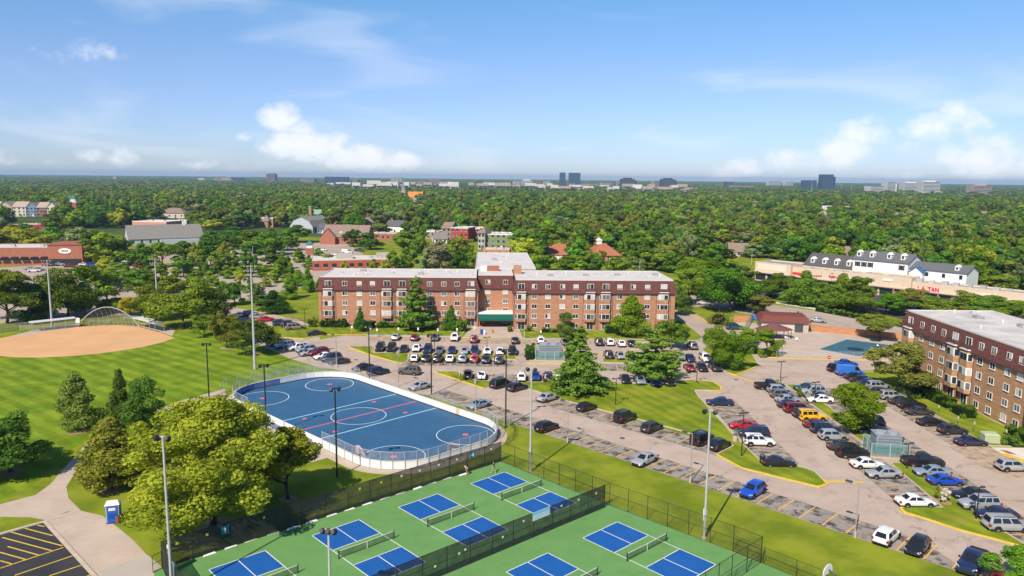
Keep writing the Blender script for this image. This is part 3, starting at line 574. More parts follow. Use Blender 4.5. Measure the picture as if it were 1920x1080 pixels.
# ------------------------------------------------------------------ the east apartment building
EF = Frame((83.2, 158.0), -90)
BE = thing('apartment_building', 'tan brick apartment building with burgundy mansard roof beside the east car park', 'building', (*EF.o, 0), EF.a)
ecols = []
for k_, a, b in [('b',650,250),('w',780,278),('w',903,318),('w',1023,358),('b',1155,425),('b',1305,485),('w',1448,505),('w',1590,553),('w',1763,613),('w',1905,660)]:
    ecols.append((k_, facade_x(1600 + a/6, 560 + b/6, EF, 0)[0]))
lx_ = ecols[-1][1]
ecols += [('b', lx_+4.2), ('b', lx_+8.2), ('w', lx_+12), ('w', lx_+15.6), ('w', lx_+19.2), ('b', lx_+23.5)]
apartment_wing(BE, EF, 0, lx_ + 27, 0, 19, ecols, M_BRICKE, 3, roofm=M_ROOFE)
for a, b, t in [(3,9,1),(4,12,0),(9,10,2),(10,11,0),(14,12,1),(18,13,2),(19,12.5,0),(22,12,1),(27,12.6,0),(30,12,2),(33,8,0),(20,4,1)]: vent(BE, a, b, 13.4, t)

# ------------------------------------------------------------------ pool house, shelter, wall, pool
M_PHROOF = mat('red brown shingles', (.13, .042, .034), .9, .1, col2=(.18, .065, .05), scale=2.5, stretch=(1,1,2.5))
PHF = Frame(G(1437, 608), -4)
pb = G(1437, 608)
PH = thing('pool_house', 'low pale pool house with red brown roof and an open doorway beside the pool deck', 'building', (74.2, 203.5, 0), R(-10)); PH.scale = (.84, .84, .92)
MB().box(-7.2, 7.2, -4.6, 4.6, 0, 3.0).build('wall', mat('pale painted block', (.55,.48,.42), .85, .1, col2=(.48,.42,.37), scale=1), PH)
MB().add([(-8,-5.4,2.9),(8,-5.4,2.9),(8,5.4,2.9),(-8,5.4,2.9),(-6.6,-4.0,4.6),(6.6,-4.0,4.6),(6.6,4.0,4.6),(-6.6,4.0,4.6)], [(3,2,1,0),(4,5,6,7),(0,1,5,4),(1,2,6,5),(2,3,7,6),(3,0,4,7)]).build('roof', M_PHROOF, PH)
MB().box(3.0, 5.6, -4.64, -4.5, 0, 2.4).build('doorway', M_DARK, PH); MB().box(5.7, 7.0, -4.66, -4.5, 0, 2.3).build('door', mat('tan door', (.42,.36,.30)), PH)
MB().cyl(5, 2, 4.5, 5.3, .25, 8).build('vent_pipe', M_DARK, PH)
GZ = thing('gazebo', 'open picnic shelter with octagonal red brown roof on the pool deck', 'shelter', (67.8, 191.6, 0), 0); GZ.scale = (.86, .86, .95)
g = MB(); A8 = arc(0, 0, 6.0, 22.5, 382.5, 8)[:8]; g.add([(x, y*.62, 2.45) for x, y in A8] + [(x*.15, y*.1, 4.0) for x, y in A8], [(i, (i+1)%8, 8+(i+1)%8, 8+i) for i in range(8)] + [tuple(range(8, 16)), tuple(reversed(range(8)))])
g.build('roof', mat('maroon metal roof', (.135,.052,.048), .6, .3, col2=(.16,.065,.06), scale=1.5), GZ)
for x, y in A8: MB().cyl(x*.86, y*.53, 0, 2.6, .09, 8).build('post', M_DARK, GZ)
pwf = [G(1408,601), G(1470,604)]
PW = thing('brick_wall', 'long low orange brick wall along the street side of the pool deck', 'wall', (0, 0, 0))
for a, b in [(81.0, 87), (87, 93), (93, 99), (99, 104)]:
    f_ = lambda x: 202.0 - (x - 81) * .60
    MB().wall([(a + .02, f_(a)), (b - .02, f_(b))], .35, 0, 1.75).build('wall_panel', mat_brick('orange wall brick', (.42,.17,.075), (.48,.205,.095), (.4,.25,.16)) if 'orange wall brick' not in MATS else MATS['orange wall brick'], PW)
MB().wall([(64, 214), (68.5, 212.5)], .35, 0, 1.9).build('wall_panel', MATS['orange wall brick'], PW)
PL = thing('swimming_pool', 'swimming pool under a slate blue winter cover on the pool deck', 'pool')
pc = GP([(1537,655),(1588,637),(1668,647.5),(1611,668.5)]); MB().prism(pc, .032, .09).build('cover', mat('slate blue pool cover', (.035,.105,.155), .75, .2, col2=(.045,.125,.175), scale=.4), PL)
for i in range(1, 9):
    t = i/9; p = [pc[0][k_]*(1-t) + pc[1][k_]*t for k_ in (0, 1)]; q = [pc[3][k_]*(1-t) + pc[2][k_]*t for k_ in (0, 1)]
    MB().wall([p, q], .09, .09, .105).build('strap', mat('cover strap', (.02,.06,.085)), PL)
cx_, cy_ = G(1604, 655.5); MB().cyl(cx_, cy_, .09, .14, 1.9, 18).build('drain_panel', mat('dark mesh', (.012,.03,.045)), PL)

# ------------------------------------------------------------------ strip mall and the white colonial block behind it
M_EIFS = mat('tan stucco', (.60, .49, .365), .9, .1, col2=(.54, .44, .33), scale=.8)
M_GROOF = mat('grey shingles', (.10, .105, .115), .9, .1, col2=(.135, .138, .148), scale=2, stretch=(1,1,2))
M_SIDING = mat('white siding', (.74, .74, .72), .7, .2, col2=(.68, .68, .67), scale=.4, stretch=(.3,.3,12))
MF = Frame((99.0, 306.0), -50)
ML = thing('strip_mall', 'long tan stucco strip mall with shopfronts and a pink L.A. TAN sign', 'shopping centre', (*MF.o, 0), MF.a)
def mblock(x0, x1, y0, y1, h, par=3.0):
    MB().box(x0, x1, y0, y1, 0, h - .55).build('wall', M_EIFS, ML)
    MB().wall([(x0+.15, y0+.15), (x1-.15, y0+.15), (x1-.15, y1-.15), (x0+.15, y1-.15)], .3, h - .55, h, True).build('parapet', M_EIFS, ML)
    MB().box(x0+.32, x1-.32, y0+.32, y1-.32, h-.54, h-.5).build('roof_deck', mat('grey roof', (.30,.30,.31), .9, .1, col2=(.22,.22,.23), scale=.4), ML)
xa, xb, xc = [facade_x(p_, q_, MF, 0)[0] for p_, q_ in ((1483, 505), (1618, 520), (1708, 533))]
h1, h2, h3, h4 = [facade_x(p_, q_, MF, 0)[1] for p_, q_ in ((1440, 492.5), (1560, 508), (1660, 516), (1800, 538))]
mblock(0, xa, 0, 12, h1); mblock(xa+.03, xb, 1.2, 8.5, h2); mblock(xb+.03, xc, .2, 7, h3); mblock(xc+.03, 130, 1.2, 9, h4)
print('mall', xa, xb, xc, h1, h2, h3, h4)
for x0, x1, y0, h in [(0,xa,0,3.4),(xa+.1,xb,1.2,3.1),(xb+.1,xc,.2,3.2),(xc+.1,130,1.2,3.0)]:
    n = max(2, int((x1-x0)/4.2)); w = (x1-x0)/n
    for i in range(n):
        MB().box(x0+i*w+.5, x0+(i+1)*w-.3, y0-.06, y0+.1, .4, h-.35).build('shop_window', M_GLASS, ML)
        if i % 2 == 0: MB().box(x0+i*w-.12, x0+i*w+.32, y0-.9, y0-.1, 0, h).build('pier', M_BRICK, ML)
    MB().box(x0+.02, x1-.02, y0-1.1, y0-.02, h, h+.35).build('canopy', mat('canopy tan', (.50,.41,.31)), ML)
    MB().box(x0+.1, x1-.1, y0-.12, y0-.07, h-.5, h-.3).build('door_header', M_WHITE, ML)
MB().box(1.2, xa-2, -.08, -.02, 4.6, 7.0).build('sign_panel', mat('cream panel', (.66,.58,.46)), ML)
def text(par, s_, x, y, z, size, m, depth=.12, name='sign_lettering', rot=0, align='LEFT'):
    cu = bpy.data.curves.new(name, 'FONT'); cu.body = s_; cu.size = size; cu.extrude = depth/2; cu.align_x = align; cu.offset = size*.018
    o = bpy.data.objects.new(name, cu); me = bpy.data.meshes.new_from_object(o); bpy.data.objects.remove(o)
    me.materials.clear(); me.materials.append(m)
    r = link(name, me, par, (x, y, z)); r.rotation_euler = (R(90), 0, rot); return r
M_PINK = mat('pink sign letters', (.62, .02, .13), .5, .3); M_REDSIGN = mat('red sign letters', (.62, .03, .03), .5, .3); M_GREYSIGN = mat('grey sign letters', (.35,.30,.26), .6)
def mall_at(px, py, y): return facade_x(px, py, MF, y)
x, z = mall_at(1720, 543.5, 1.1); x2, z2 = mall_at(1760, 546.7, 1.1)
lt = text(ML, 'L.A. TAN', x, 1.1, z, 2.05, M_PINK, .2); lt.scale.x = (x2-x)/max(v.co.x for v in lt.data.vertices)
x, z = mall_at(1554, 520, 1.1); text(ML, 'Sushi', x, 1.1, z, 1.3, M_REDSIGN, .2)
x, z = mall_at(1486, 514, 1.1); MB().box(x, x+4.2, 1.0, 1.16, z, z+.9).build('sign_panel', M_REDSIGN, ML)
for i in range(4): x, z = mall_at(1527 + i*4, 518.5, 1.1); MB().sphere((x, 1.1, z+.3), .38, 8, 5).build('sign_disc', mat('brown sign', (.40,.18,.14)), ML)
x, z = mall_at(1585, 524, 1.1); MB().box(x, x+2.6, 1.0, 1.16, z-.2, z+.9).build('sign_panel', M_WHITE, ML); x, z = mall_at(1600, 525, 1.1); MB().box(x, x+3.4, 1.0, 1.16, z-.3, z+.9).build('sign_panel', mat('pale blue sign', (.45,.62,.70)), ML)
x, z = mall_at(1655, 526, .1); MB().box(x, x+3.4, 0, .15, z, z+.8).build('sign_panel', M_WHITE, ML)
x, z = mall_at(1810, 552, 1.1); MB().box(x, x+9.4, 1.0, 1.16, z-.9, z+1.0).build('sign_panel', mat('cream sign', (.66,.6,.5)), ML); MB().box(x, x+9.4, .95, 1.0, z-.9, z-.7).build('sign_stripe', M_REDSIGN, ML)
for i in range(26):
    x = xa + 2 + i*4.0; y = random.uniform(3.4, 6.4); w = random.uniform(.5, 1.2); MB().box(x-w, x+w, y-w*.7, y+w*.7, h4-.6, h4-.6+random.uniform(1.0, 1.9)).build('roof_unit', random.choice([M_GALV, mat('unit grey', (.33,.34,.36)), mat('unit tan', (.5,.46,.4))]), ML)
def gable(par, x0, x1, y0, y1, h, rh, wall, roof, over=.4, axis='x', z=0):
    MB().box(x0, x1, y0, y1, z, h).build('wall', wall, par)
    if axis == 'x':
        ym = (y0+y1)/2; MB().add([(x0,y0,h),(x0,y1,h),(x0,ym,h+rh),(x1,y0,h),(x1,y1,h),(x1,ym,h+rh)], [(0,1,2)[::-1],(3,4,5),(0,3,4,1)]).build('gable_wall', wall, par)
        k = rh/(ym-y0); m = MB(); t = .22
        for s_, ye in ((-1, y0-over), (1, y1+over)):
            ze = h - over*k; m.add([(x0-over,ye,ze),(x1+over,ye,ze),(x1+over,ym,h+rh),(x0-over,ym,h+rh),(x0-over,ye,ze+t),(x1+over,ye,ze+t),(x1+over,ym,h+rh+t),(x0-over,ym,h+rh+t)], [(3,2,1,0),(4,5,6,7),(0,1,5,4),(1,2,6,5),(2,3,7,6),(3,0,4,7)])
    else:
        xm = (x0+x1)/2; MB().add([(x0,y0,h),(x1,y0,h),(xm,y0,h+rh),(x0,y1,h),(x1,y1,h),(xm,y1,h+rh)], [(0,1,2),(3,5,4),(0,3,4,1)]).build('gable_wall', wall, par)
        k = rh/(xm-x0); m = MB(); t = .22
        for xe in (x0-over, x1+over):
            ze = h - over*k; m.add([(xe,y0-over,ze),(xe,y1+over,ze),(xm,y1+over,h+rh),(xm,y0-over,h+rh),(xe,y0-over,ze+t),(xe,y1+over,ze+t),(xm,y1+over,h+rh+t),(xm,y0-over,h+rh+t)], [(0,1,2,3),(4,7,6,5),(0,4,5,1),(1,5,6,2),(2,6,7,3),(3,7,4,0)])
    return m.build('roof', roof, par)
def dormer(par, x, y, z, w=1.5, h=1.5, m=None):
    d_ = MB().box(x-w/2, x+w/2, y, y+2.2, z, z+h).build('dormer', m or M_WHITE, par)
    MB().add([(x-w/2-.15,y-.15,z+h),(x+w/2+.15,y-.15,z+h),(x,y-.15,z+h+w*.62),(x-w/2-.15,y+2.3,z+h),(x+w/2+.15,y+2.3,z+h),(x,y+2.3,z+h+w*.62)], [(0,1,2),(5,4,3),(1,4,5,2),(0,2,5,3),(0,3,4,1)]).build('dormer_roof', m or M_WHITE, d_)
    MB().box(x-w*.24, x+w*.24, y-.05, y+.1, z+.35, z+h-.15).build('pane', M_GLASS, d_)
CB = thing('colonial_block', 'white sided colonial style offices with grey dormered roofs behind the strip mall', 'building', (*MF.w(0, 0), 0), MF.a)
def cbx(px, py, y): return facade_x(px, py, MF, y)[0]
def cbz(px, py, y): return facade_x(px, py, MF, y)[1]
Y0 = 9.2
a, b, c_ = cbx(1508,500,Y0), cbx(1600,500,Y0), cbx(1703,505,Y0)
eL, eM, eR = cbz(1550,500,Y0), cbz(1640,488,Y0), cbz(1760,508,Y0+1); rL, rM, rR = cbz(1555,477.5,Y0+6), cbz(1640,471.5,Y0+6.3), cbz(1760,494,Y0+6.5)
print('colonial', a, b, c_, eL, eM, eR, rL, rM, rR)
gable(CB, a, b-.05, Y0, Y0+12, eL, rL-eL, M_SIDING, mat('dark grey shingles', (.075,.072,.075), .9, .1, col2=(.10,.096,.10), scale=2))
gable(CB, b, c_, Y0-.6, Y0+12, eM, rM-eM, M_SIDING, M_GROOF)
e_ = cbx(1812,520,Y0+1); gable(CB, c_+.05, e_, Y0+1, Y0+12, eR, rR-eR, M_SIDING, M_GROOF)
for i in range(4): dormer(CB, a + (b-a)*(.14+.245*i), Y0+1.0, eL+.9)
for px in (1611,1635,1668,1694): dormer(CB, cbx(px,478,Y0+1), Y0+.8, eM+.9)
for i in range(5): x = a+(b-a)*(.1+.2*i); MB().box(x-.4, x+.4, Y0-.1, Y0+.05, eL-1.9, eL-.6).build('window', M_GLASS, CB)
for px in (1608,1620,1632,1691):
    x = cbx(px,495,Y0-.6); MB().box(x-.5, x+.5, Y0-.7, Y0-.55, eM-2.6, eM-1.0).build('window', M_GLASS, CB)
    for s_ in (-.8, .8): MB().box(x+s_-.22, x+s_+.22, Y0-.7, Y0-.56, eM-2.7, eM-.9).build('shutter', mat('shutter black', (.03,.03,.035)), CB)
for i in range(3): x = c_ + 6 + i*5.5; MB().box(x-.5, x+.5, Y0+.9, Y0+1.05, eR-2.2, eR-.8).build('window', M_GLASS, CB)
dormer(CB, e_-3.5, Y0+2, eR+.6, 1.4, 1.1)
gable(CB, c_+1.2, c_+5.5, Y0-1.6, Y0+.9, eR-.8, 1.7, M_SIDING, mat('blue metal roof', (.04,.13,.28), .5, .4), axis='y')
# ------------------------------------------------------------------ village and far houses
_m = {}
def C(name, c, c2=None, **k): return mat(name, c, k.pop('rough', .85), .15, col2=c2 or tuple(v*.82 for v in c), scale=k.pop('scale', .8), **k)
M_BLUEGREY = C('blue grey siding', (.42,.46,.50)); M_ROOFG = C('weathered grey shingles', (.175,.165,.155), (.21,.20,.185)); M_ROOFB = C('brown shingles', (.20,.145,.115), (.25,.185,.15)); M_ROOFT = C('tan shingles', (.34,.27,.21), (.39,.31,.25))
M_TAN = C('tan siding', (.50,.43,.34)); M_CREAM = C('cream siding', (.60,.55,.46)); M_SAGE = C('sage siding', (.20,.24,.13)); M_REDS = C('red siding', (.36,.07,.045)); M_BLUES = C('blue siding', (.18,.25,.36)); M_RUST = C('rust shingles', (.30,.105,.055), (.36,.14,.08)); M_TEAL = C('teal roof', (.05,.19,.17)); M_DKROOF = C('charcoal shingles', (.085,.085,.09), (.12,.12,.125))
def place(x0, x1, base, yaw):
    a, b = G(x0, base), G(x1, base); return ((a[0]+b[0])/2, (a[1]+b[1])/2), abs(b[0]-a[0]) / max(.3, math.cos(R(yaw)))
def bld(name, label, x0, x1, base, eave, d, yaw, roof, rh, wm_, rm, floors=1, cols=4, cat='building', side=0, wpane=None, ww=1.1, dorm=0, chim=0, glow=None, wdt=None):
    c_, w = place(x0, x1, base, yaw)
    if wdt: w = wdt
    h = max(2.6, hgt((x0+x1)/2, base, eave))
    o = thing(name, label, cat, (c_[0], c_[1], 0), R(yaw))
    if roof == 'flat':
        MB().box(-w/2, w/2, 0, d, 0, h-.4).build('wall', wm_, o); MB().wall([(-w/2+.15,.15),(w/2-.15,.15),(w/2-.15,d-.15),(-w/2+.15,d-.15)], .3, h-.4, h, True).build('parapet', rm if rh else wm_, o)
        MB().box(-w/2+.32, w/2-.32, .32, d-.32, h-.38, h-.3).build('roof_deck', M_ROOFW, o)
        for i in range(3): x = random.uniform(-w*.35, w*.35); MB().box(x-.8, x+.8, d*.4, d*.4+1.4, h-.35, h+.7).build('roof_unit', M_GALV, o)
    elif roof in ('x', 'y'): gable(o, -w/2, w/2, 0, d, h, rh, wm_, rm, axis=roof)
    elif roof == 'hip':
        MB().box(-w/2, w/2, 0, d, 0, h).build('wall', wm_, o); i_ = min(w, d)*.42
        MB().add([(-w/2-.6,-.6,h-.1),(w/2+.6,-.6,h-.1),(w/2+.6,d+.6,h-.1),(-w/2-.6,d+.6,h-.1),(-w/2+i_,d*.46,h+rh),(w/2-i_,d*.46,h+rh),(w/2-i_,d*.54,h+rh),(-w/2+i_,d*.54,h+rh)], [(3,2,1,0),(4,5,6,7),(0,1,5,4),(1,2,6,5),(2,3,7,6),(3,0,4,7)]).build('roof', rm, o)
    elif roof == 'gambrel':
        pr = [(-w/2,0),(w/2,0)]; MB().box(-w/2, w/2, 0, d, 0, h).build('wall', wm_, o)
        P = [(-w/2-.4,h-.2),(-w/2+w*.16,h+rh*.62),(0,h+rh),(w/2-w*.16,h+rh*.62),(w/2+.4,h-.2)]
        MB().add([(x,.1,z) for x, z in P], [tuple(range(5))]).build('gable_wall', wm_, o)
        m_ = MB(); 
        for (xa_, za), (xb_, zb) in zip(P[:-1], P[1:]): m_.add([(xa_,-.3,za),(xb_,-.3,zb),(xb_,d+.3,zb),(xa_,d+.3,za),(xa_,-.3,za+.2),(xb_,-.3,zb+.2),(xb_,d+.3,zb+.2),(xa_,d+.3,za+.2)], [(3,2,1,0),(4,5,6,7),(0,1,5,4),(1,2,6,5),(2,3,7,6),(3,0,4,7)])
        m_.build('roof', rm, o)
    fh = h / floors
    for f in range(floors):
        for i in range(cols):
            x = -w/2 + w*(i+.5)/cols; ht = min(1.7, fh*.55); z0 = f*fh + fh*.28
            q = MB().box(x-ww/2, x+ww/2, -.06, .05, z0, z0+ht).build('window', wpane or random.choice([M_GLASS, M_GLASS, M_GLASS2]), o)
            MB().box(x-ww/2-.1, x+ww/2+.1, -.1, .02, z0-.14, z0-.004).build('sill', M_WHITE, q)
    sw = int(side)
    for i in range(sw):
        y = d*(i+.5)/sw; MB().box(w/2-.05, w/2+.06, y-.55, y+.55, h*.35, h*.35+1.4).build('window', M_GLASS, o); MB().box(-w/2-.06, -w/2+.05, y-.55, y+.55, h*.35, h*.35+1.4).build('window', M_GLASS, o)
    for i in range(dorm): dormer(o, -w/2 + w*(i+1)/(dorm+1), d*.12, h + rh*.15, 1.6, 1.3)
    if chim: MB().box(-w*.3-.5, -w*.3+.5, d*.5-.5, d*.5+.5, h*.6, h+rh+1.6).build('chimney', M_BRICKR, o)
    if roof != 'flat' or floors > 1: MB().box(w*.12-.55, w*.12+.55, -.09, .04, 0, 2.1).build('door', random.choice([M_WHITE, M_DARK]), o)
    return o, w, h
# brick restaurant with awnings at the left edge
o, w, h = bld('restaurant', 'single storey red brick restaurant with black awnings and an oval white sign', -70, 90, 498, 464.5, 22, 10, 'flat', 0, M_BRICKR, M_BRICKR, 1, 9, ww=2.6, wpane=M_BLACK)
c_, wt = place(90, 147, 498, 10); hh = hgt(118, 498, 460)
MB().box(w/2+.03, w/2+14, -1.5, 16, 0, hh).build('tower_block', M_BRICKR, o); MB().box(w/2+.5, w/2+13.5, -1.7, -1.4, .3, 2.9).build('entrance', M_BLACK, o)
MB().box(w/2-.2, w/2+14.2, -1.8, 16.3, hh, hh+.5).build('cornice', C('cornice brick', (.30,.11,.07)), o)
sg = MB().prism([(w/2+7+2.4*math.cos(t)*1.1, 1.2*math.sin(t)) for t in [i*math.pi/10 for i in range(20)]], 0, .15).build('sign_panel', M_WHITE, o); sg.rotation_euler = (R(90), 0, 0); sg.location = (0, -1.55, hh*.72)
for i in range(4): MB().box(w/2+5.7+i*.7, w/2+6.1+i*.7, -1.8, -1.7, hh*.72-.3, hh*.72+.3).build('sign_lettering', M_DARK, o)
for i in range(9):
    x = -w/2 + w*(i+.5)/9; MB().add([(x-1.6,-.05,3.6),(x+1.6,-.05,3.6),(x+1.6,-1.3,2.7),(x-1.6,-1.3,2.7),(x+1.6,-1.3,2.4),(x-1.6,-1.3,2.4)], [(0,3,2,1),(3,5,4,2),(0,1,2,4,5,3)]).build('awning', M_BLACK, o)
# townhouse row
for i, (a, b, wm_, tg) in enumerate([(-60,-30,M_CREAM,'cream end'),(-30,-2,M_TAN,'tan'),(-2,24,M_TAN,'tan gabled'),(24,50,M_CREAM,'pale'),(50,70,M_BLUES,'blue sided'),(70,88,C('brown brick face', (.26,.13,.09)),'brown brick'),(88,108,M_CREAM,'white sided corner')]):
    bld('townhouse', f'{tg} townhouse, {["first","second","third","fourth","fifth","sixth","seventh"][i]} from the left in the row beyond the trees', a, b, 406, 388 - (0 if i < 4 else -1), 16, 8, 'y' if i in (2,4,6) else 'x', 4.6, wm_, M_ROOFT, 3, 3, cat='house', ww=1.4)
# clock tower
x, y = G(140, 404); T = thing('clock_tower', 'red brick clock tower with white belfry and green pyramid roof', 'tower', (x, y, 0), R(12))
MB().box(-3, 3, -3, 3, 0, 12.5).build('shaft', M_BRICKR, T); MB().box(-3.3, 3.3, -3.3, 3.3, 12.5, 13.2).build('cornice', M_WHITE, T); MB().box(-2.5, 2.5, -2.5, 2.5, 13.2, 16.2).build('belfry', M_CREAM, T)
MB().add([(-3,-3,16.2),(3,-3,16.2),(3,3,16.2),(-3,3,16.2),(0,0,19.8)], [(0,1,4),(1,2,4),(2,3,4),(3,0,4),(3,2,1,0)]).build('roof', M_TEAL, T); q = MB().cyl(0, 0, 0, .15, 1.3, 16).build('clock_face', M_WHITE, T); q.rotation_euler = (R(90), 0, 0); q.location = (0, -2.5, 14.7)
bld('shop', 'low dark shop with red awning band left of the green arch', 14, 88, 433, 421, 18, 6, 'flat', 0, C('red shop front', (.33,.05,.045)), M_DARK, 1, 7)
x, y = G(111, 428); T = thing('entrance_arch', 'green metal arch over the village lane', 'arch', (x, y, 0))
MB().path([(5*math.cos(R(t)), 0, 2+5*math.sin(R(t))) for t in range(0, 181, 20)], .35).build('arch_tube', M_TEAL, T)
for s_ in (-5, 5): MB().cyl(s_, 0, 0, 2.2, .4, 8).build('post', M_BRICKR, T)
# blue grey barn
o, w, h = bld('barn', 'long blue grey barn shaped hall with wide grey roof and little cupola', 252, 375, 458, 446.5, 20, 33, 'x', 7.2, M_BLUEGREY, M_ROOFG, 1, 9, wdt=40, side=4)
MB().box(w*.28-.9, w*.28+.9, 9.2, 10.8, h+6.6, h+9.2).build('cupola', M_WHITE, o); MB().box(-w*.1, w*.45, -4, 0, 0, h*.8).build('lean_to', M_BLUEGREY, o)
bld('shop', 'white and terracotta flat roofed shop just behind the barn', 243, 318, 432, 415, 20, -10, 'flat', 1, C('terracotta', (.55,.27,.17)), M_WHITE, 1, 6)
bld('house', 'brown hip roofed house among trees above the barn', 300, 347, 409, 399, 14, 5, 'hip', 4.2, M_CREAM, M_ROOFB, 1, 4, cat='house')
bld('office', 'two storey flat brick block among the trees right of the hip roofed house', 355, 388, 400, 385, 14, -6, 'flat', 0, M_BRICKR, M_BRICKR, 2, 4)
bld('shop', 'long white flat roofed shop right of the barn roof end', 320, 352, 422, 413, 12, -8, 'flat', 1, M_CREAM, M_WHITE, 1, 4)
o, w, h = bld('victorian_house', 'red brick victorian shop with pointed grey turret roof', 475, 514, 426, 409.5, 14, -8, 'flat', 0, M_BRICK, M_BRICK, 2, 4)
MB().add([(-3+w*.2,-3,h-2),(3+w*.2,-3,h-2),(3+w*.2,2,h-2),(-3+w*.2,2,h-2),(w*.2,-.5,h+3)], [(0,1,4),(1,2,4),(2,3,4),(3,0,4),(3,2,1,0)]).build('turret_roof', M_ROOFG, o); MB().cyl(w*.2, -.5, 0, h-2, 2.3, 8).build('turret', M_BRICK, o)
bld('gambrel_barn', 'pale blue barn with tall gambrel roof left of the brick chimney', 540, 590, 436, 425, 24, -22, 'gambrel', 7.0, M_BLUEGREY, M_ROOFG, 1, 4, side=4)
x, y = G(583, 424); T = thing('smokestack', 'tall tan brick chimney standing behind the gambrel barn', 'chimney', (x, y, 0)); MB().cyl(0, 0, 0, hgt(583, 424, 388), 1.7, 12, 1.25).build('stack', C('tan brick', (.42,.25,.14)), T); MB().cyl(0, 0, hgt(583, 424, 388), hgt(583, 424, 387), 1.5, 12).build('cap', M_CREAM, T)
bld('house', 'green roofed brick hall peeking out behind the chimney', 588, 604, 412, 402, 18, 20, 'x', 4, M_BRICK, C('pale green roof', (.25,.38,.30)), 1, 2)
bld('house', 'grey blue cottage tucked right of the gambrel barn', 594, 612, 438, 428, 10, -20, 'x', 3, M_BLUES, M_DKROOF, 1, 3, cat='house')
o, w, h = bld('inn', 'red brick inn with brown gabled roof and white dormers', 602, 690, 458, 444, 15, -6, 'x', 6.5, M_BRICKR, M_ROOFB, 1, 7, dorm=4, chim=1)
for i in range(2): MB().box(-w/2-.1, -w/2+.1, 4+i, 9-i, h+.6-i*.9, h+1.2-i*.9).build('sign_lettering', M_WHITE, o)
gable(o, -w/2-.1, -w/2+9, -3.2, -.1, h, 4.8, M_BRICKR, M_ROOFB, axis='y')
bld('shop', 'flat white roofed brick shops right of the inn', 685, 742, 451, 438, 16, -4, 'flat', 0, M_BRICKR, M_WHITE, 1, 6)
x, y = G(581, 477); T = thing('kiosk', 'small square kiosk tower with green pyramid roof in the village car park', 'kiosk', (x, y, 0), R(10))
MB().box(-1.9, 1.9, -1.9, 1.9, 0, 3.4).build('base', M_BRICKR, T); MB().box(-1.5, 1.5, -1.5, 1.5, 3.4, 5.4).build('lantern', M_WHITE, T); MB().add([(-2.1,-2.1,5.4),(2.1,-2.1,5.4),(2.1,2.1,5.4),(-2.1,2.1,5.4),(0,0,7.4)], [(0,1,4),(1,2,4),(2,3,4),(3,0,4),(3,2,1,0)]).build('roof', M_TEAL, T)
o, w, h = bld('shop', 'long low red shop with white band roof just above the brick building', 590, 745, 506, 486, 16, 16, 'flat', 1, C('red stucco', (.40,.11,.07)), M_CREAM, 1, 10, ww=2.0)
for xx in (-.12, .36): MB().box(w*xx-3.5, w*xx+3.5, 5, 10, h-.3, h+1.8).build('roof_unit', C('roof unit tan', (.45,.41,.36)), o)
bld('town_block', 'red and grey townhouse block with white flat roof', 845, 878, 455, 427, 16, -14, 'flat', 1, M_REDS, M_WHITE, 3, 4)
bld('town_block', 'brown brick wing right of the red townhouse block', 872, 900, 452, 428, 16, -14, 'flat', 1, M_BRICKR, M_WHITE, 3, 3)
bld('town_block', 'grey townhouse wing with peaked roof left of the red block', 828, 846, 452, 428, 14, -14, 'x', 3.5, C('grey brown siding', (.26,.22,.19)), M_ROOFB, 3, 2)
o, w, h = bld('town_block', 'sage green flats with white trim and white flat roof', 908, 960, 468, 439, 18, -12, 'flat', 1, M_SAGE, M_WHITE, 3, 5)
bld('town_block', 'grey corner flats with balconies left of the sage green flats', 896, 909, 468, 437, 14, -12, 'hip', 3, C('pale grey siding', (.40,.38,.35)), M_ROOFB, 3, 2)
bld('office', 'tan brown flats with white roof line between dark trees', 792, 822, 448, 434, 14, -8, 'flat', 1, C('tan brown', (.33,.26,.19)), M_WHITE, 2, 4)
for a, b, bs, ev, yw, wm_, rm, lb in [(722,758,440,424,-18,M_SIDING,M_DKROOF,'white gabled house with charcoal roof'),(762,780,430,421,20,M_CREAM,M_ROOFB,'cream house with brown roof left of tall trees'),(685,705,424,416,12,M_CREAM,M_ROOFB,'small cream gabled house above the shops'),(830,850,428,421,5,M_TAN,M_ROOFG,'grey roofed house left of the townhouses'),(850,872,424,417,-5,M_CREAM,M_ROOFB,'tan roofed house over the red townhouses'),(815,838,456,448,15,M_SIDING,M_ROOFG,'white cottage low between trees'),(775,800,394,389,3,M_TAN,M_ROOFT,'tan roofed house in the woods below the skyline'),(868,884,398,393,0,M_CREAM,M_ROOFT,'pale house in the woods left of centre')]:
    bld('house', lb, a, b, bs, ev, 10, yw, 'x', 3.6, wm_, rm, 1, 3, cat='house', chim=1)
o, w, h = bld('clubhouse', 'long rust roofed clubhouse with white cupola behind the brick building', 1108, 1165, 492, 479, 20, 5, 'hip', 5.2, M_BRICK, M_RUST, 1, 6)
MB().box(-w*.12-1.2, -w*.12+1.2, 8.6, 11.0, h+4.6, h+6.6).build('cupola', M_WHITE, o); MB().add([(-w*.12-1.6,8.2,h+6.6),(-w*.12+1.6,8.2,h+6.6),(-w*.12+1.6,11.4,h+6.6),(-w*.12-1.6,11.4,h+6.6),(-w*.12,9.8,h+8)], [(0,1,4),(1,2,4),(2,3,4),(3,0,4),(3,2,1,0)]).build('cupola_roof', M_WHITE, o)
bld('clubhouse', 'rust roofed wing left of the clubhouse, half hidden by trees', 1022, 1062, 488, 477, 14, 3, 'x', 4.5, M_CREAM, M_RUST, 1, 4)
bld('shop', 'low orange brick block behind the rear roof wing', 905, 955, 482, 468, 14, -3, 'flat', 0, C('orange block', (.50,.24,.14)), M_BRICK, 1, 4)
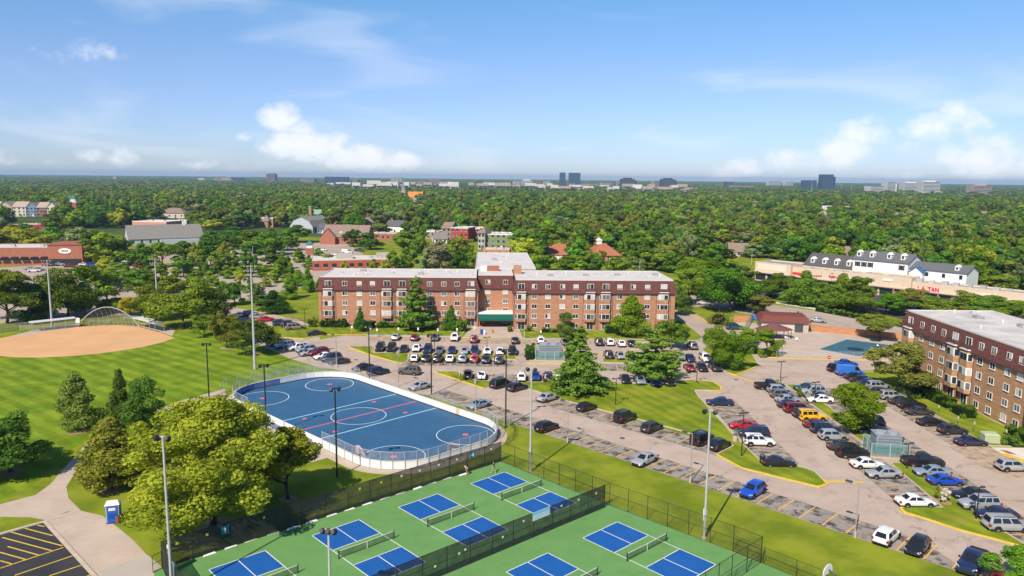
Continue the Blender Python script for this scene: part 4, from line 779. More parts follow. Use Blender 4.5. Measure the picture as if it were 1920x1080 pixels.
bld('house', 'brown house under trees above the drive at centre right', 1368, 1402, 481, 472, 12, -12, 'x', 4, M_TAN, M_ROOFB, 1, 3, cat='house', chim=1)
bld('house', 'dark roofed house left of the colonial offices', 1568, 1600, 492, 478, 12, -30, 'hip', 4, M_TAN, M_ROOFB, 1, 3, cat='house', chim=1)
bld('school', 'long low white building far off in the woods at right', 1530, 1598, 393, 387, 30, 0, 'flat', 1, M_WHITE, M_WHITE, 1, 10)
bld('house', 'white gabled house alone in the woods at far right', 1830, 1858, 407, 402, 11, -20, 'x', 3.6, M_SIDING, M_ROOFB, 1, 3, cat='house', chim=1)
HOUSES = [(1005,381),(1046,398),(1085,388),(1128,405),(1176,392),(1214,410),(1262,398),(1305,386),(1340,408),(1392,398),(1440,412),(1480,392),(1545,415),(1590,404),(1640,396),(1690,418),(1735,402),(1790,412),(1815,392),(1880,420),(985,410),(935,402),(700,398),(655,404),(610,392),(560,396),(430,404),(380,378),(470,388),(250,392),(200,398),(160,385)]
for i, (px, py) in enumerate(HOUSES):
    bld('house', f'{["tan","brown","grey","white"][i % 4]} house roof showing among the woodland crowns', px-8*(py-333)/70, px+8*(py-333)/70, py, py-(py-333)*.14, 10, random.uniform(-35, 35), random.choice(['x','hip','y']), 3.8, [M_TAN, M_CREAM, M_SIDING, M_SIDING][i % 4], [M_ROOFT, M_ROOFB, M_ROOFG, M_ROOFG][i % 4], 1, 2, cat='house')
# church
x, y = G(766, 380); CH = thing('church', 'stone church with sharp spire and orange roof rising from the woods', 'church', (x, y, 0), R(4))
gable(CH, 0, 22, -6, 8, 9, 8, C('church stone', (.42,.37,.30)), C('orange tiles', (.62,.22,.06)), axis='x')
MB().box(-11, -5, -3, 3, 0, 19).build('tower', MATS['church stone'], CH); MB().add([(-11,-3,19),(-5,-3,19),(-5,3,19),(-11,3,19),(-8,0,36)], [(0,1,4),(1,2,4),(2,3,4),(3,0,4),(3,2,1,0)]).build('spire', C('spire slate', (.25,.23,.21)), CH)
# ------------------------------------------------------------------ skyline
M_SKYG = C('blue tower glass', (.022,.060,.095), (.028,.075,.115), rough=.15); M_SKYD = C('dark tower facade', (.055,.058,.075), rough=.4); M_SKYT = C('tan tower facade', (.42,.33,.25)); M_SKYW = C('white tower facade', (.60,.58,.55)); M_SKYB = C('navy tower glass', (.020,.042,.085), (.025,.05,.10), rough=.2); M_SKYGR = C('grey brown tower', (.27,.23,.20)); M_SKYBR = C('brown tower', (.22,.12,.09))
def tower(lb, x0, x1, top, base, m, D=3300, step=0, cap=None, bands=True, d=40):
    a = ray(x0, base); b = ray(x1, base); xa_, xb_ = a[0]*D/a[1], b[0]*D/b[1]; c_ = ray((x0+x1)/2, top); z = _H + c_[2]*D/c_[1]
    w = xb_-xa_; o = thing('office_tower' if z > 40 else 'office_block', lb, 'building', ((xa_+xb_)/2, D, 0), R(random.uniform(-6, 6)))
    MB().box(-w/2, w/2, 0, d, 0, z).build('facade', m, o)
    n = max(2, int(z/4.2)); dk = M_SKYB if m in (M_SKYW, M_SKYT, M_SKYGR) else C('pale spandrel', (.13,.17,.22))
    for i in range(n):
        zz = z*(i+.45)/n
        MB().box(-w/2+1, w/2-1, -.5, -.05, zz, zz + z/n*(.45 if m in (M_SKYW, M_SKYT, M_SKYGR) else .16)).build('window_band', dk, o)
    if cap: MB().box(-w*.32, w*.32, d*.25, d*.75, z, z+4.5).build('roof_plant', m, o)
    if step: MB().box(w/2+.3, w/2+w*step, 2, d-2, 0, z*.86).build('side_wing', m, o)
for a in [('left blue glass tower of the twin pair',1049,1060,323.5,352,M_SKYG),('right blue glass tower of the twin pair',1066.5,1088,324,352,M_SKYG),('dark slab office block right of the twin towers',1166,1190,335.5,353,M_SKYD,3000,.18,1),('dark slab office block second right of the twin towers',1240,1266,336,354,M_SKYD,2900,.14,1),('tan block left of the first dark slab',1156,1166,338.5,352,M_SKYT,3050),('tan block left of the second dark slab',1225,1240,339,352,M_SKYT,2950),
 ('tan low block right of the twin towers',1092,1120,344,353,M_SKYT,3000),('brick low block between twin towers and dark slab',1127,1146,342,352,M_SKYT,3100),('white domed block left of the twin towers',977,998,338.5,351,M_SKYW,3100,0,1),('white block with dark windows left of the domed block',961,974,339.5,349,M_SKYW,3400),('brown block left of the twin towers',1006,1018,338.5,349,M_SKYBR,3300),('white small block left of the twin towers',1019,1031,339.5,348,M_SKYW,3400),('brown low block at the foot of the twin towers',1062,1078,343.5,354,M_SKYBR,2900),
 ('lone grey brown tower on the left horizon',499.5,516,326.5,342,M_SKYGR,3600,0,1),('tan flat block left of the wide blue offices',564,589,335.5,344,M_SKYT,3300),('wide dark blue glass offices on the left horizon',609,651.5,331.5,343,M_SKYB,3400),('little tan block right of the wide blue offices',661,670,337,343,M_SKYT,3200),('white block with blue glass end on the left horizon',733,754,333,342,M_SKYW,3700),('tan low block left of the tan square tower',777,799,339,346,M_SKYT,3000),('tan square tower above the church',804,826,335,346.5,M_SKYT,3100),('tan tower beside pale panels at far left horizon',405.5,416,331,341,M_SKYT,3700),('pale panelled block at far left horizon',417,433,332,341,M_SKYW,3700),('dark blue block right of the pale panels',434,455,333.5,341,M_SKYB,3800),
 ('navy block small on the right horizon',1361,1375,341,351,M_SKYD,3400),('long tan roofed block on the right horizon',1372,1414,348,353,M_SKYT,2900),('pale slab first on the right horizon',1441,1464,340.5,348,M_SKYW,4200),('pale slab second on the right horizon',1472,1487,341.5,348,M_SKYW,4200),('low navy glass block left of the tall navy tower',1507,1530.5,338,351,M_SKYB,3200),('tall navy glass tower on the right horizon',1541,1562,327,352,M_SKYB,3100,.2),
 ('low pale block right of the navy tower',1631,1658,349,357,M_SKYW,2600),('pale square block right of the navy tower',1662.5,1679,341.5,356,M_SKYW,2700,.2),('wide white slab with dark roof',1694.5,1725,343.5,357,M_SKYW,2700,0,1),('tall white slab with dark roof',1729.5,1761.5,341,359,M_SKYW,2500,0,1),('tan slab at the far right horizon',1824,1858,348,362,M_SKYT,2400,0,1)]:
    tower(*a)
lowp = [(8,334,16),(40,334,9),(28,337,6),(90,335,5),(215,331.5,3),(285,337,8),(545,341,7),(690,345,10),(700,348,12),(720,346,14),(745,347,10),(770,350,9),(835,350,12),(850,352,10),(905,351,12),(925,350,14),(945,352,12),(960,354,8),(1010,353,10),(1040,354,7),(1095,354,10),(1150,355,10),(1195,355,9),(1215,352,9),(1280,354,9),(1600,350,6),(1770,361,8),(1895,352,9),(1905,358,10)] + [(625+i*23+random.uniform(-8,8), random.uniform(344,353), random.uniform(5,14)) for i in range(30)] + [(random.uniform(10,420), random.uniform(334,340), random.uniform(3,9)) for i in range(10)] + [(random.uniform(1320,1900), random.uniform(350,362), random.uniform(3,9)) for i in range(8)]
for i, (px, py, hw) in enumerate(lowp):
    D = random.uniform(2250, 3000) if 600 < px < 1320 else G(px, py + 3)[1] if py > 340 else 4200; a = ray(px, py); x = a[0]*D/a[1]; w = 2*hw*D/_F
    o = thing('warehouse', 'low pale flat roofed building in the band below the skyline', 'building', (x, D, 0), 0, 'low pale buildings below the skyline')
    hh = random.uniform(13, 25) if 600 < px < 1320 else max(9, _H + a[2]*D/a[1]); MB().box(-w/2, w/2, 0, 30, 0, hh).build('wall', random.choice([M_SKYW, M_SKYT, M_CREAM]), o); MB().box(-w/2+2, w/2-2, -.4, -.05, hh*.3, hh*.55).build('window_band', M_SKYB, o)
# tall thin masts
for px, py, D in [(1522,356,1900),(1597,350,2500),(1577,351,2500),(1755,352,2600)]:
    a = ray(px, py); z = _H + (ray(px, py-16)[2])*D/a[1]; o = thing('radio_mast', 'thin pale mast standing above the far woods', 'mast', (a[0]*D/a[1], D, 0), 0, 'thin masts above the far woods'); MB().cyl(0, 0, 0, max(22, z), .55, 6, .3).build('mast_pole', M_GALV, o)
# ------------------------------------------------------------------ pickleball courts
CF = Frame((-1.34, 103.74), -47.2); ft = .3048
pad = S('court_slab', MB().sheet([(-1.3,103.9),(-36.6,72.6),(-34.5,69.0),(-22,53),(40,40),(50,50.3),(26.9,75.5)], .03), M_GREEN)
M_FABRIC = mat_mesh('black windscreen cloth', (.014, .018, .017), .80); M_CHAINB = mat_mesh('black chain link', (.02, .022, .02), .16); M_CHAING = mat_mesh('grey chain link', (.40, .42, .42), .20); M_NET = mat_mesh('court net', (.02, .03, .02), .5); M_CHAING2 = mat_mesh('thin grey chain link', (.45, .47, .46), .13)
names = {(0,0):'rightmost',(0,1):'second from right',(0,2):'third from right',(0,3):'leftmost'}
def court(o, lab):
    t = thing('pickleball_court', lab, 'sports court', (o[0], o[1], 0), R(-47.28))
    L, Wd = 44*ft, 20*ft; z = .036
    for a, b in ((0, 15*ft), (29*ft, L)):
        for v0, v1 in ((0, Wd/2), (Wd/2, Wd)): MB().sheet([(a+.03, v0+.03), (b-.03, v0+.03), (b-.03, v1-.03), (a+.03, v1-.03)], z).build('service_box', M_COURTBLUE, t)
    lw = .055; zl = .042
    for a, b in [((0,0),(L,0)),((0,Wd),(L,Wd)),((0,0),(0,Wd)),((L,0),(L,Wd)),((15*ft,0),(15*ft,Wd)),((29*ft,0),(29*ft,Wd)),((0,Wd/2),(15*ft,Wd/2)),((29*ft,Wd/2),(L,Wd/2))]:
        MB().wall([a, b], lw*1.7, zl-.004, zl).build('court_line', M_WLINE, t)
    return t
def net(o, lab):
    c, s_ = math.cos(R(-47.28)), math.sin(R(-47.28)); u = 22*ft; p = (o[0] + u*c, o[1] + u*s_)
    n = thing('court_net', lab, 'net', (*p, .03), R(-47.28)); v0, v1 = -.45, 20*ft + .45
    for v in (v0, v1): MB().cyl(0, v, 0, .98, .06, 8).build('post', M_BLACK, n)
    MB().add([(0,v0,.08),(0,v1,.08),(0,v1,.9),(0,(v0+v1)/2,.84),(0,v0,.9)], [(0,1,2,3,4)]).build('netting', M_NET, n)
    m = MB(); 
    for a, b, za, zb in ((v0,(v0+v1)/2,.92,.86),((v0+v1)/2,v1,.86,.92)): m.add([(-.02,a,za-.06),(-.02,b,zb-.06),(-.02,b,zb),(-.02,a,za),(.02,a,za-.06),(.02,b,zb-.06),(.02,b,zb),(.02,a,za)], [(0,1,2,3),(7,6,5,4),(3,2,6,7),(0,4,5,1)])
    m.build('top_tape', M_WLINE, n); MB().box(-.03,.03,(v0+v1)/2-.04,(v0+v1)/2+.04,.02,.86).build('centre_strap', M_WLINE, n)
cts = [((-5.24,95.75),'blue pickleball court nearest the rink corner, below the two players'),((-13.75,88.26),'second blue pickleball court from the right in the back row'),((-22.37,80.61),'third blue pickleball court from the right in the back row'),((-31.02,72.92),'leftmost blue pickleball court of the back row, by the numbered fence'),((8.33,80.71),'rightmost blue pickleball court of the front row, by the tall light pole'),((-.30,73.05),'middle blue pickleball court of the front row, at the bottom edge'),((-8.9,65.4),'front row blue pickleball court left of the middle one')]
for o, lb in cts[:6]:
    court(o, lb); net(o, 'black net across the ' + lb.replace('blue pickleball ', '').split(',')[0])
def fence(name, lab, pts, h, step, panelm, postm, mid=True, post_r=.04, braces=False, cat='fence', gate=None):
    t = thing(name, lab, cat); tot = 0
    postmesh = MB().cyl(0, 0, 0, h + .05, post_r, 7).mesh('post', postm)
    for (a, b) in zip(pts[:-1], pts[1:]):
        L = math.hypot(b[0]-a[0], b[1]-a[1]); n = max(1, round(L/step))
        for i in range(n):
            p = (a[0]+(b[0]-a[0])*i/n, a[1]+(b[1]-a[1])*i/n); q = (a[0]+(b[0]-a[0])*(i+1)/n, a[1]+(b[1]-a[1])*(i+1)/n)
            link('post', postmesh, t, (p[0], p[1], 0))
            if gate and i in gate: continue
            MB().add([(p[0],p[1],.06),(q[0],q[1],.06),(q[0],q[1],h),(p[0],p[1],h)], [(0,1,2,3)]).build('fence_panel', panelm, t)
        rl = MB().tube((*a, h), (*b, h), post_r*.7, 5)
        if mid: rl.tube((*a, h*.52), (*b, h*.52), post_r*.6, 5)
        rl.tube((*a, .08), (*b, .08), post_r*.5, 5); rl.build('rail', postm, t)
    link('post', postmesh, t, (pts[-1][0], pts[-1][1], 0)); return t
c0 = (-1.34,103.74); cL = (-35.84,73.04)
f1 = fence('court_fence', 'tall black screened fence along the back of the courts, with number signs', [cL, c0], 3.0, 3.05, M_FABRIC, M_BLACK)
f2 = fence('court_fence', 'black screened fence between the two rows of courts', [(-24.5,56.5), CF.w(19.9,-.6)], 3.0, 3.05, M_FABRIC, M_BLACK)
f3 = fence('court_fence', 'see-through black chain link fence along the car park side of the courts', [c0, CF.w(19.9,.35), (24.56,77.95)], 3.0, 3.0, M_CHAINB, M_BLACK, post_r=.035)
f3b = fence('court_fence', 'low black chain link fence beside the basketball pad', [(24.56,77.95),(29.5,72.6),(36,66),(48,54)], 1.9, 3.0, M_CHAINB, M_BLACK, post_r=.03)
f4 = fence('court_fence', 'black chain link fence across the near end of the front courts', [(26.83,75.48),(22.5,71.4),(10,59.5)], 3.0, 2.6, M_CHAINB, M_BLACK, post_r=.04)
f4b = fence('court_fence', 'short black chain link return at the corner by the light pole', [(24.56,77.95),(26.83,75.48)], 3.0, 2.6, M_CHAINB, M_BLACK, post_r=.04)
f5 = fence('court_fence', 'dark screened fence at the left end of the courts', [cL, (-34.6,71.2), (-22,55)], 3.0, 2.4, M_FABRIC, M_BLACK)
g_ = thing('fence_gate', 'open black pipe gate by the left court corner', 'gate'); a, b = G(287, 1075), G(304, 1066)
m = MB(); m.tube((*a,.1),(*a,1.9),.03); m.tube((*b,.1),(*b,1.9),.03); m.tube((*a,1.9),(*b,1.9),.03); m.tube((*a,1.0),(*b,1.0),.025); m.tube((*a,.1),(*b,.1),.03); m.build('gate_frame', M_BLACK, g_)
MB().add([(*a,.1),(*b,.1),(*b,1.9),(*a,1.9)], [(0,1,2,3)]).build('gate_mesh', M_CHAINB, g_)
# signs on the back fence
dv = Vector((c0[0]-cL[0], c0[1]-cL[1])).normalized(); fa = math.atan2(dv.y, dv.x)
M_TEALSIGN = mat('teal sign', (.01,.13,.19), .5); M_YTAG = mat('yellow tag', (.55,.52,.05), .6)
def on_fence(px, py, p0, ang_):
    fr = Frame(p0, math.degrees(ang_)); x, z = facade_x(px, py, fr, -.06); return fr.w(x, -.06), z
for n_, px, py in (('1', 422, 993.5), ('4', 886.5, 852.5)):
    p, z = on_fence(px, py, cL, fa); s_ = thing('number_sign', 'teal square sign with white numeral one on the back court fence' if n_ == '1' else 'teal square sign with white numeral four on the back court fence by the players', 'sign', (*p, z), fa)
    MB().box(-.42, .42, -.02, .02, -.5, .5).build('plate', M_TEALSIGN, s_); text(s_, n_, 0, -.03, -.32, .9, M_WLINE, .02, 'numeral', align='CENTER')
ytags = [(332,1019),(388.7,1002),(495,970.5),(674.5,916.5),(715,904.5),(753,892.5),(787,882.5),(823,871.8),(857,861.5),(921,842)]
for i, (px, py) in enumerate(ytags):
    p, z = on_fence(px, py, cL, fa); s_ = tag(MB().box(-.13, .13, -.015, .015, -.13, .13).build('fence_tag', M_YTAG if i < 5 else M_WLINE, None, (*p, z), fa), 'small yellow square tag on the left half of the back court fence' if i < 5 else 'small white square tag on the back fence before the rink', 'tag', 'yellow tags on the back fence' if i < 5 else 'white tags on the back fence')
pm = f2.children[0]; fa2 = math.atan2(CF.w(19.9,-.6)[1]-56.5, CF.w(19.9,-.6)[0]+24.5)
p, z = on_fence(1015, 964, (-24.5,56.5), fa2); s_ = thing('banner', 'pale blue and white banner hung on the fence between the court rows', 'banner', (*p, z), fa2)
MB().box(-1.35, 1.35, -.03, 0, -.45, .55).build('cloth', mat('pale banner', (.55,.62,.66), .7, .2, col2=(.40,.58,.66), scale=1.5), s_); MB().box(-1.35, 1.35, -.036, -.031, .22, .55).build('blue_band', mat('banner blue', (.22,.52,.66)), s_)
for i, (px, py) in enumerate([(861,1038),(943,1007),(982,977),(1053,948.5),(1085,937),(1118,925),(816,1062),(872.5,1030.5)]):
    p, z = on_fence(px, py, (-24.5,56.5), fa2); tag(MB().box(-.11, .11, -.015, .015, -.11, .11).build('fence_tag', M_WLINE, None, (*p, z), fa2), 'small pale square tag on the fence between the court rows', 'tag', 'pale tags on the middle fence')
# white ventilation flaps folded out along the foot of the back fence
for i, (px, py) in enumerate([(393,1041),(433,1027),(470,1014.5),(512,1001),(550,991),(585,979.5),(622,967),(655,956.5),(689,946),(721,935),(751,925.5),(783,916.5),(809,907),(838,898),(868,891)]):
    x, y = G(px, py); tag(MB().add([(-.75,-.05,.02),(.75,-.08,.02),(.6,.16,.13),(-.6,.17,.10)], [(0,1,2,3)]).add([(-.75,-.05,.0),(.75,-.08,.0),(.6,.16,.02),(-.6,.17,.02)], [(3,2,1,0)]).build('screen_flap', M_WLINE, None, (x, y, .035), fa + random.uniform(-.1, .1)), 'white windscreen flap lying at the foot of the back fence', 'cloth flap', 'white flaps along the back fence')
# basketball pad and hoop
bp = thing('basketball_hoop', 'white fan shaped basketball backboard with red rim at the lower right edge', 'basketball hoop', (*G(1548, 1125), 0), R(-140))
MB().path([(0,1.3,0),(0,1.3,2.6),(0,.1,3.2)], .08).build('pole', M_DARK, bp)
fan = [(-.9,2.75),(.9,2.75),(.9,3.0),(.78,3.35),(.5,3.62),(.0,3.74),(-.5,3.62),(-.78,3.35),(-.9,3.0)]
MB().add([(x,-.03,z) for x, z in fan] + [(x,.03,z) for x, z in fan], [tuple(range(9)), tuple(reversed(range(9,18)))] + [(i, 9+i, 9+(i+1)%9, (i+1)%9) for i in range(9)]).build('backboard', M_WHITE, bp)
MB().path([(.23*math.cos(R(t)), -.3+.23*math.sin(R(t)), 3.0) for t in range(0, 361, 30)], .025).build('rim', M_RED, bp); MB().cyl(0, -.3, 2.6, 2.98, .14, 10, .22).build('hoop_net', M_CHAING, bp)
for a, b in [((28.6,71.6),(31.0,69.4)),((28.6,71.6),(26.4,69.2))]: MB().wall([a, b], .06, .032, .038).build('key_line', M_WLINE, pad)

# ------------------------------------------------------------------ roller hockey rink (s along, t across, both at 45 degrees)
RS, RT, RL, RW, RC = -106.6, 69.4, 26.6, 12.5, 8.5
def rk(s_, t_): return ((s_ + t_)/2**.5, (t_ - s_)/2**.5)
def rounded(L, Wd, r, n=10):
    P = []
    for cx_, cy_, a0 in ((L-r, Wd-r, 0), (-L+r, Wd-r, 90), (-L+r, -Wd+r, 180), (L-r, -Wd+r, 270)): P += arc(cx_, cy_, r, a0, a0+90, n)
    return P
rink = S('rink_floor', MB().sheet([rk(RS+a, RT+b) for a, b in rounded(RL, RW, RC)], .04), M_RINK)
S('rink_apron', MB().wall([rk(RS+a, RT+b) for a, b in rounded(RL+.9, RW+.9, RC+.9)], 1.6, .0, .03, True), M_CONC)
S('bench_pad', MB().sheet([rk(RS-7, RT-RW-.6), rk(RS+14, RT-RW-.6), rk(RS+14, RT-RW-4.2), rk(RS-7, RT-RW-4.2)], .034), M_CONC)
def rline(a, b, w, m, z=.05, nm='floor_line'): return MB().wall([rk(RS+a[0], RT+a[1]), rk(RS+b[0], RT+b[1])], w, z-.004, z).build(nm, m, rink)
rline((.6,-RW+.1),(.6,RW-.1), .30, M_RED)
for q in (-5.6, 6.2): rline((q,-RW+.1),(q,RW-.1), .26, M_PALEBLUE)
def rcircle(a, b, r): MB().wall([rk(RS+x, RT+y) for x, y in arc(a, b, r, 0, 360, 48)[:-1]], .11, .046, .052, True).build('face_off_circle', M_WLINE, rink)
for a in (-19.9, 20.2):
    for b in (-7.0, 6.9): rcircle(a, b, 4.57); MB().cyl(0,0,.045,.054,.5,16).build('face_off_spot', M_RED, rink, (*rk(RS+a, RT+b), 0))
rcircle(.6, 0, 4.6)
for a, b in ((-4.2,-7.5),(-4.3,6.5),(4.9,-7.3),(4.6,6.8)): MB().cyl(0,0,.045,.054,.42,16).build('face_off_spot', M_RED, rink, (*rk(RS+a, RT+b), 0))
BD = thing('rink_boards', 'white dasher boards round the blue roller rink', 'boards')
P = [rk(RS+a, RT+b) for a, b in rounded(RL, RW, RC, 8)]
dense = []
for i in range(len(P)):
    a, b = Vector(P[i]), Vector(P[(i+1) % len(P)]); L = (b-a).length; n = max(1, round(L/2.2))
    for j in range(n): dense.append(tuple(a + (b-a)*j/n))
M_BOARD = mat('white rink board', (.74, .74, .72), .45, .4, col2=(.66,.66,.65), scale=1.2, third=((.45,.45,.46), 1.6, .66, .85, .5)); M_BOARDB = mat('blue rink board cover', (.13, .19, .40), .6, .3, col2=(.10,.15,.33), scale=1)
nb = len(dense); postm_ = MB().box(-.05,.05,-.05,.05,0,1.2).mesh('board_post', M_GALV)
for i in range(nb):
    a, b = dense[i], dense[(i+1) % nb]; e = Vector((b[0]-a[0], b[1]-a[1])).normalized()*.015; mx_ = ((a[0]+b[0])/2, (a[1]+b[1])/2)
    s_, t_ = (mx_[0]-mx_[1])/2**.5 - RS, (mx_[0]+mx_[1])/2**.5 - RT
    blue = s_ < -RL + 2.0 and -9.5 < t_ < .5
    MB().wall([(a[0]+e.x, a[1]+e.y), (b[0]-e.x, b[1]-e.y)], .1, .06, 1.22).build('board_panel', M_BOARDB if blue else M_BOARD, BD)
MB().wall(dense, .16, 1.221, 1.27, True).build('top_rail', M_WHITE, BD); MB().wall([rk(RS+a, RT+b) for a, b in rounded(RL-.12, RW-.12, RC-.12)], .05, .045, .22, True).build('kick_plate', mat('dark kick plate', (.05,.06,.09)), BD)
MB().wall([rk(RS+11.5, RT+RW-.0), rk(RS+12.3, RT+RW)], .13, .1, 1.28).build('gate_panel', mat('tan gate board', (.60,.42,.22)), BD)
def rink_fence(lab, pts, h=2.6, z0=1.2, m=M_CHAING, pm=M_GALV):
    t = thing('rink_fence', lab, 'fence'); pmesh = MB().cyl(0, 0, 0, h+.04, .035, 6).mesh('post', pm)
    for a, b in zip(pts[:-1], pts[1:]):
        link('post', pmesh, t, (*a, 0)); MB().add([(*a,z0),(*b,z0),(*b,h),(*a,h)], [(0,1,2,3)]).build('fence_panel', m, t)
    link('post', pmesh, t, (*pts[-1], 0)); r_ = MB().path([(*p, h) for p in pts], .03, 5); r_.build('rail', pm, t)
off = [rk(RS+a, RT+b) for a, b in rounded(RL+.15, RW+.15, RC+.15, 8)]   # start at +L,+W corner going ccw in (s,t)
near = [p for p in off if ((p[0]-p[1])/2**.5-RS) > RL-9]; far = [p for p in off if ((p[0]-p[1])/2**.5-RS) < -RL+9]
near.sort(key=lambda p: (p[0]+p[1])); far.sort(key=lambda p: (p[0]+p[1]))
def subdiv(pts, step):
    out = []
    for a, b in zip(pts[:-1], pts[1:]):
        n = max(1, round(math.hypot(b[0]-a[0], b[1]-a[1])/step)); out += [(a[0]+(b[0]-a[0])*i/n, a[1]+(b[1]-a[1])*i/n) for i in range(n)]
    return out + [pts[-1]]
rink_fence('grey chain link above the boards at the near end of the rink', subdiv(near, 2.2)); rink_fence('grey chain link above the boards at the far end of the rink', subdiv(far, 2.2))
rink_fence('short grey mesh panel above the near side boards', subdiv([rk(RS+10.0, RT-RW-.15), rk(RS+RL-8.5, RT-RW-.15)], 2.3))
rink_fence('short grey mesh panel above the far left boards', subdiv([rk(RS-RL+8.5, RT-RW-.15), rk(RS-RL+12.5, RT-RW-.15)], 2.0))
outer = [G(p, q) for p, q in [(414,741),(425,730),(445,722),(470,715),(500,708),(540,701),(580,695),(610,691),(632,690)]]
fence('field_fence', 'thin grey chain link fence curving round the far corner of the rink', outer, 2.2, 2.6, M_CHAING2, M_GALV, mid=False, post_r=.03)
fence('lot_fence', 'thin grey chain link fence between the rink boards and the car park', [rk(RS-RL+4, RT+RW+1.9), rk(RS+RL-4, RT+RW+1.9)], 1.5, 2.8, M_CHAING2, M_GALV, mid=False, post_r=.025)
fence('court_fence', 'curved black pipe rail on the grass at the rink corner', [G(p, q) for p, q in [(954,797),(963,803),(967,812),(962,824),(950,834)]], 1.1, 2, M_CHAINB, M_BLACK, post_r=.025)
def goal(px, py, yaw, lab):
    x, y = G(px, py); g_ = thing('hockey_goal', lab, 'goal', (x, y, .045), R(yaw)); w, h, d_ = .95, 1.25, 1.0
    m = MB(); m.path([(-w,0,0),(-w,0,h),(w,0,h),(w,0,0)], .05); m.build('goal_frame', mat('faded red pipe', (.55,.28,.26)), g_)
    MB().path([(-w,0,0),(-w*.85,d_,0),(w*.85,d_,0),(w,0,0)], .04).build('base_pipe', mat('faded white pipe', (.62,.55,.53)), g_)
    MB().add([(-w,0,0),(-w,0,h),(w,0,h),(w,0,0),(-w*.85,d_,0),(w*.85,d_,0),(-w*.9,d_*.45,h),(w*.9,d_*.45,h)], [(4,5,7,6),(6,7,2,1),(0,4,6,1),(5,3,2,7)]).build('goal_net', mat_mesh('goal netting', (.62,.52,.50), .75) if 'goal netting' not in MATS else MATS['goal netting'], g_)
goal(851, 849, -20, 'pale hockey goal standing by the near boards, right of the pair'); goal(671, 855, -60, 'pale hockey goal standing by the near boards, left of the pair')
for i, (a, lb) in enumerate([(-3, 'first'), (8, 'second')]):
    x, y = rk(RS+a, RT-RW-1.2); bn = thing('bench', f'{lb} dark blue slatted bench along the outside of the rink boards', 'bench', (x, y, .03), R(-45))
    for j in range(2): MB().box(-2.2, 2.2, -.28+j*.2, -.12+j*.2, .42, .46).build('seat_slat', M_BOARDB, bn)
    for j in range(2): MB().box(-2.2, 2.2, .2, .23, .58+j*.17, .70+j*.17).build('back_slat', M_BOARDB, bn)
    for q in (-1.8, 1.8): MB().box(q-.04, q+.04, -.25, .2, 0, .42).box(q-.03, q+.03, .17, .21, .42, .86).build('leg', M_DARK, bn)

# ------------------------------------------------------------------ ball field
def FP(px, py): return G(px, py)
fence('field_fence', 'grey chain link fence along the left of the ball field', [FP(-60,632), FP(0,625), FP(35,619), FP(62,617)], 1.9, 3.0, mat_mesh('field chain link', (.33,.34,.34), .34), M_GALV, post_r=.05)
bd = thing('backstop', 'arched grey pipe backstop with netting behind home plate', 'backstop')
A, Bp = FP(146, 613), FP(262, 613.5); arcp = []
for i in range(15):
    t = i/14; x = A[0]+(Bp[0]-A[0])*t; y = A[1]+(Bp[1]-A[1])*t; arcp.append((x, y, 5.4*math.sin(math.pi*t)**.75))
MB().path(arcp, .11, 7).build('arch_pipe', M_GALV, bd)
for i in range(1, 14):
    x, y, z = arcp[i]; k_ = math.sin(math.pi*i/14)
    MB().path([(x, y, z), (x, y+1.6*k_, z*.72), (x, y+2.6*k_, 0)], .05, 5).build('rib', M_GALV, bd)
    if i < 13:
        X, Y, Z = arcp[i+1]; K_ = math.sin(math.pi*(i+1)/14)
        MB().add([(x,y,z),(X,Y,Z),(X,Y+1.6*K_,Z*.72),(x,y+1.6*k_,z*.72),(X,Y+2.6*K_,0),(x,y+2.6*k_,0)], [(0,1,2,3),(3,2,4,5)]).build('backstop_mesh', mat_mesh('backstop wire', (.10,.11,.10), .35) if 'backstop wire' not in MATS else MATS['backstop wire'], bd)
def dugout(p, q, lab, depth=2.6):
    L = math.hypot(q[0]-p[0], q[1]-p[1]); an = math.atan2(q[1]-p[1], q[0]-p[0]); d_ = thing('dugout', lab, 'dugout', (*p, 0), an)
    MB().box(-.2, L+.2, -.2, depth, 2.35, 2.5).build('roof', mat('pale metal roof', (.55,.56,.56), .5, .4), d_)
    for i in range(5): 
        for y in (0, depth-.2): MB().cyl(L*i/4, y, 0, 2.35, .05, 7).build('post', M_GALV, d_)
    for i in range(4): MB().add([(L*i/4+.06,0,.1),(L*(i+1)/4-.06,0,.1),(L*(i+1)/4-.06,0,2.3),(L*i/4+.06,0,2.3)], [(0,1,2,3)]).build('front_mesh', MATS['field chain link'], d_)
    MB().box(.5, L-.5, depth*.55, depth*.55+.35, .42, .47).build('bench_seat', M_GALV, d_)
    for i in range(4): MB().box(.7+i*(L-1.4)/3-.04, .7+i*(L-1.4)/3+.04, depth*.6, depth*.6+.2, 0, .42).build('bench_leg', M_GALV, d_)
dugout(FP(61,623), FP(143,613.5), 'long flat roofed chain link dugout left of the backstop'); dugout(FP(308,621), FP(268,610.5), 'flat roofed dugout with bench right of the backstop')
s_ = thing('score_sign', 'small white square sign on a post left of the backstop', 'sign', (*FP(146, 613.5), 0)); MB().box(-.6,.6,-.05,.05,1.2,2.5).build('panel', M_WHITE, s_); MB().cyl(0,.1,0,2.5,.05,6).build('post', M_GALV, s_)
for i, (px, py) in enumerate([(172,611),(240,605)]):
    x, y = G(px, py); bl = thing('bleacher', ['low aluminium bleachers left behind the backstop', 'low aluminium bleachers right behind the backstop'][i], 'bleachers', (x, y+3, 0), 0)
    for k_ in range(3): MB().box(-3.2, 3.2, k_*.6, k_*.6+.28, .4+k_*.3, .45+k_*.3).build('seat_plank', M_GALV, bl)
    for q in (-2.6, 0, 2.6): MB().path([(q,0,0),(q,0,.4),(q,1.4,1.0),(q,1.4,0)], .04, 5).build('frame', M_GALV, bl)

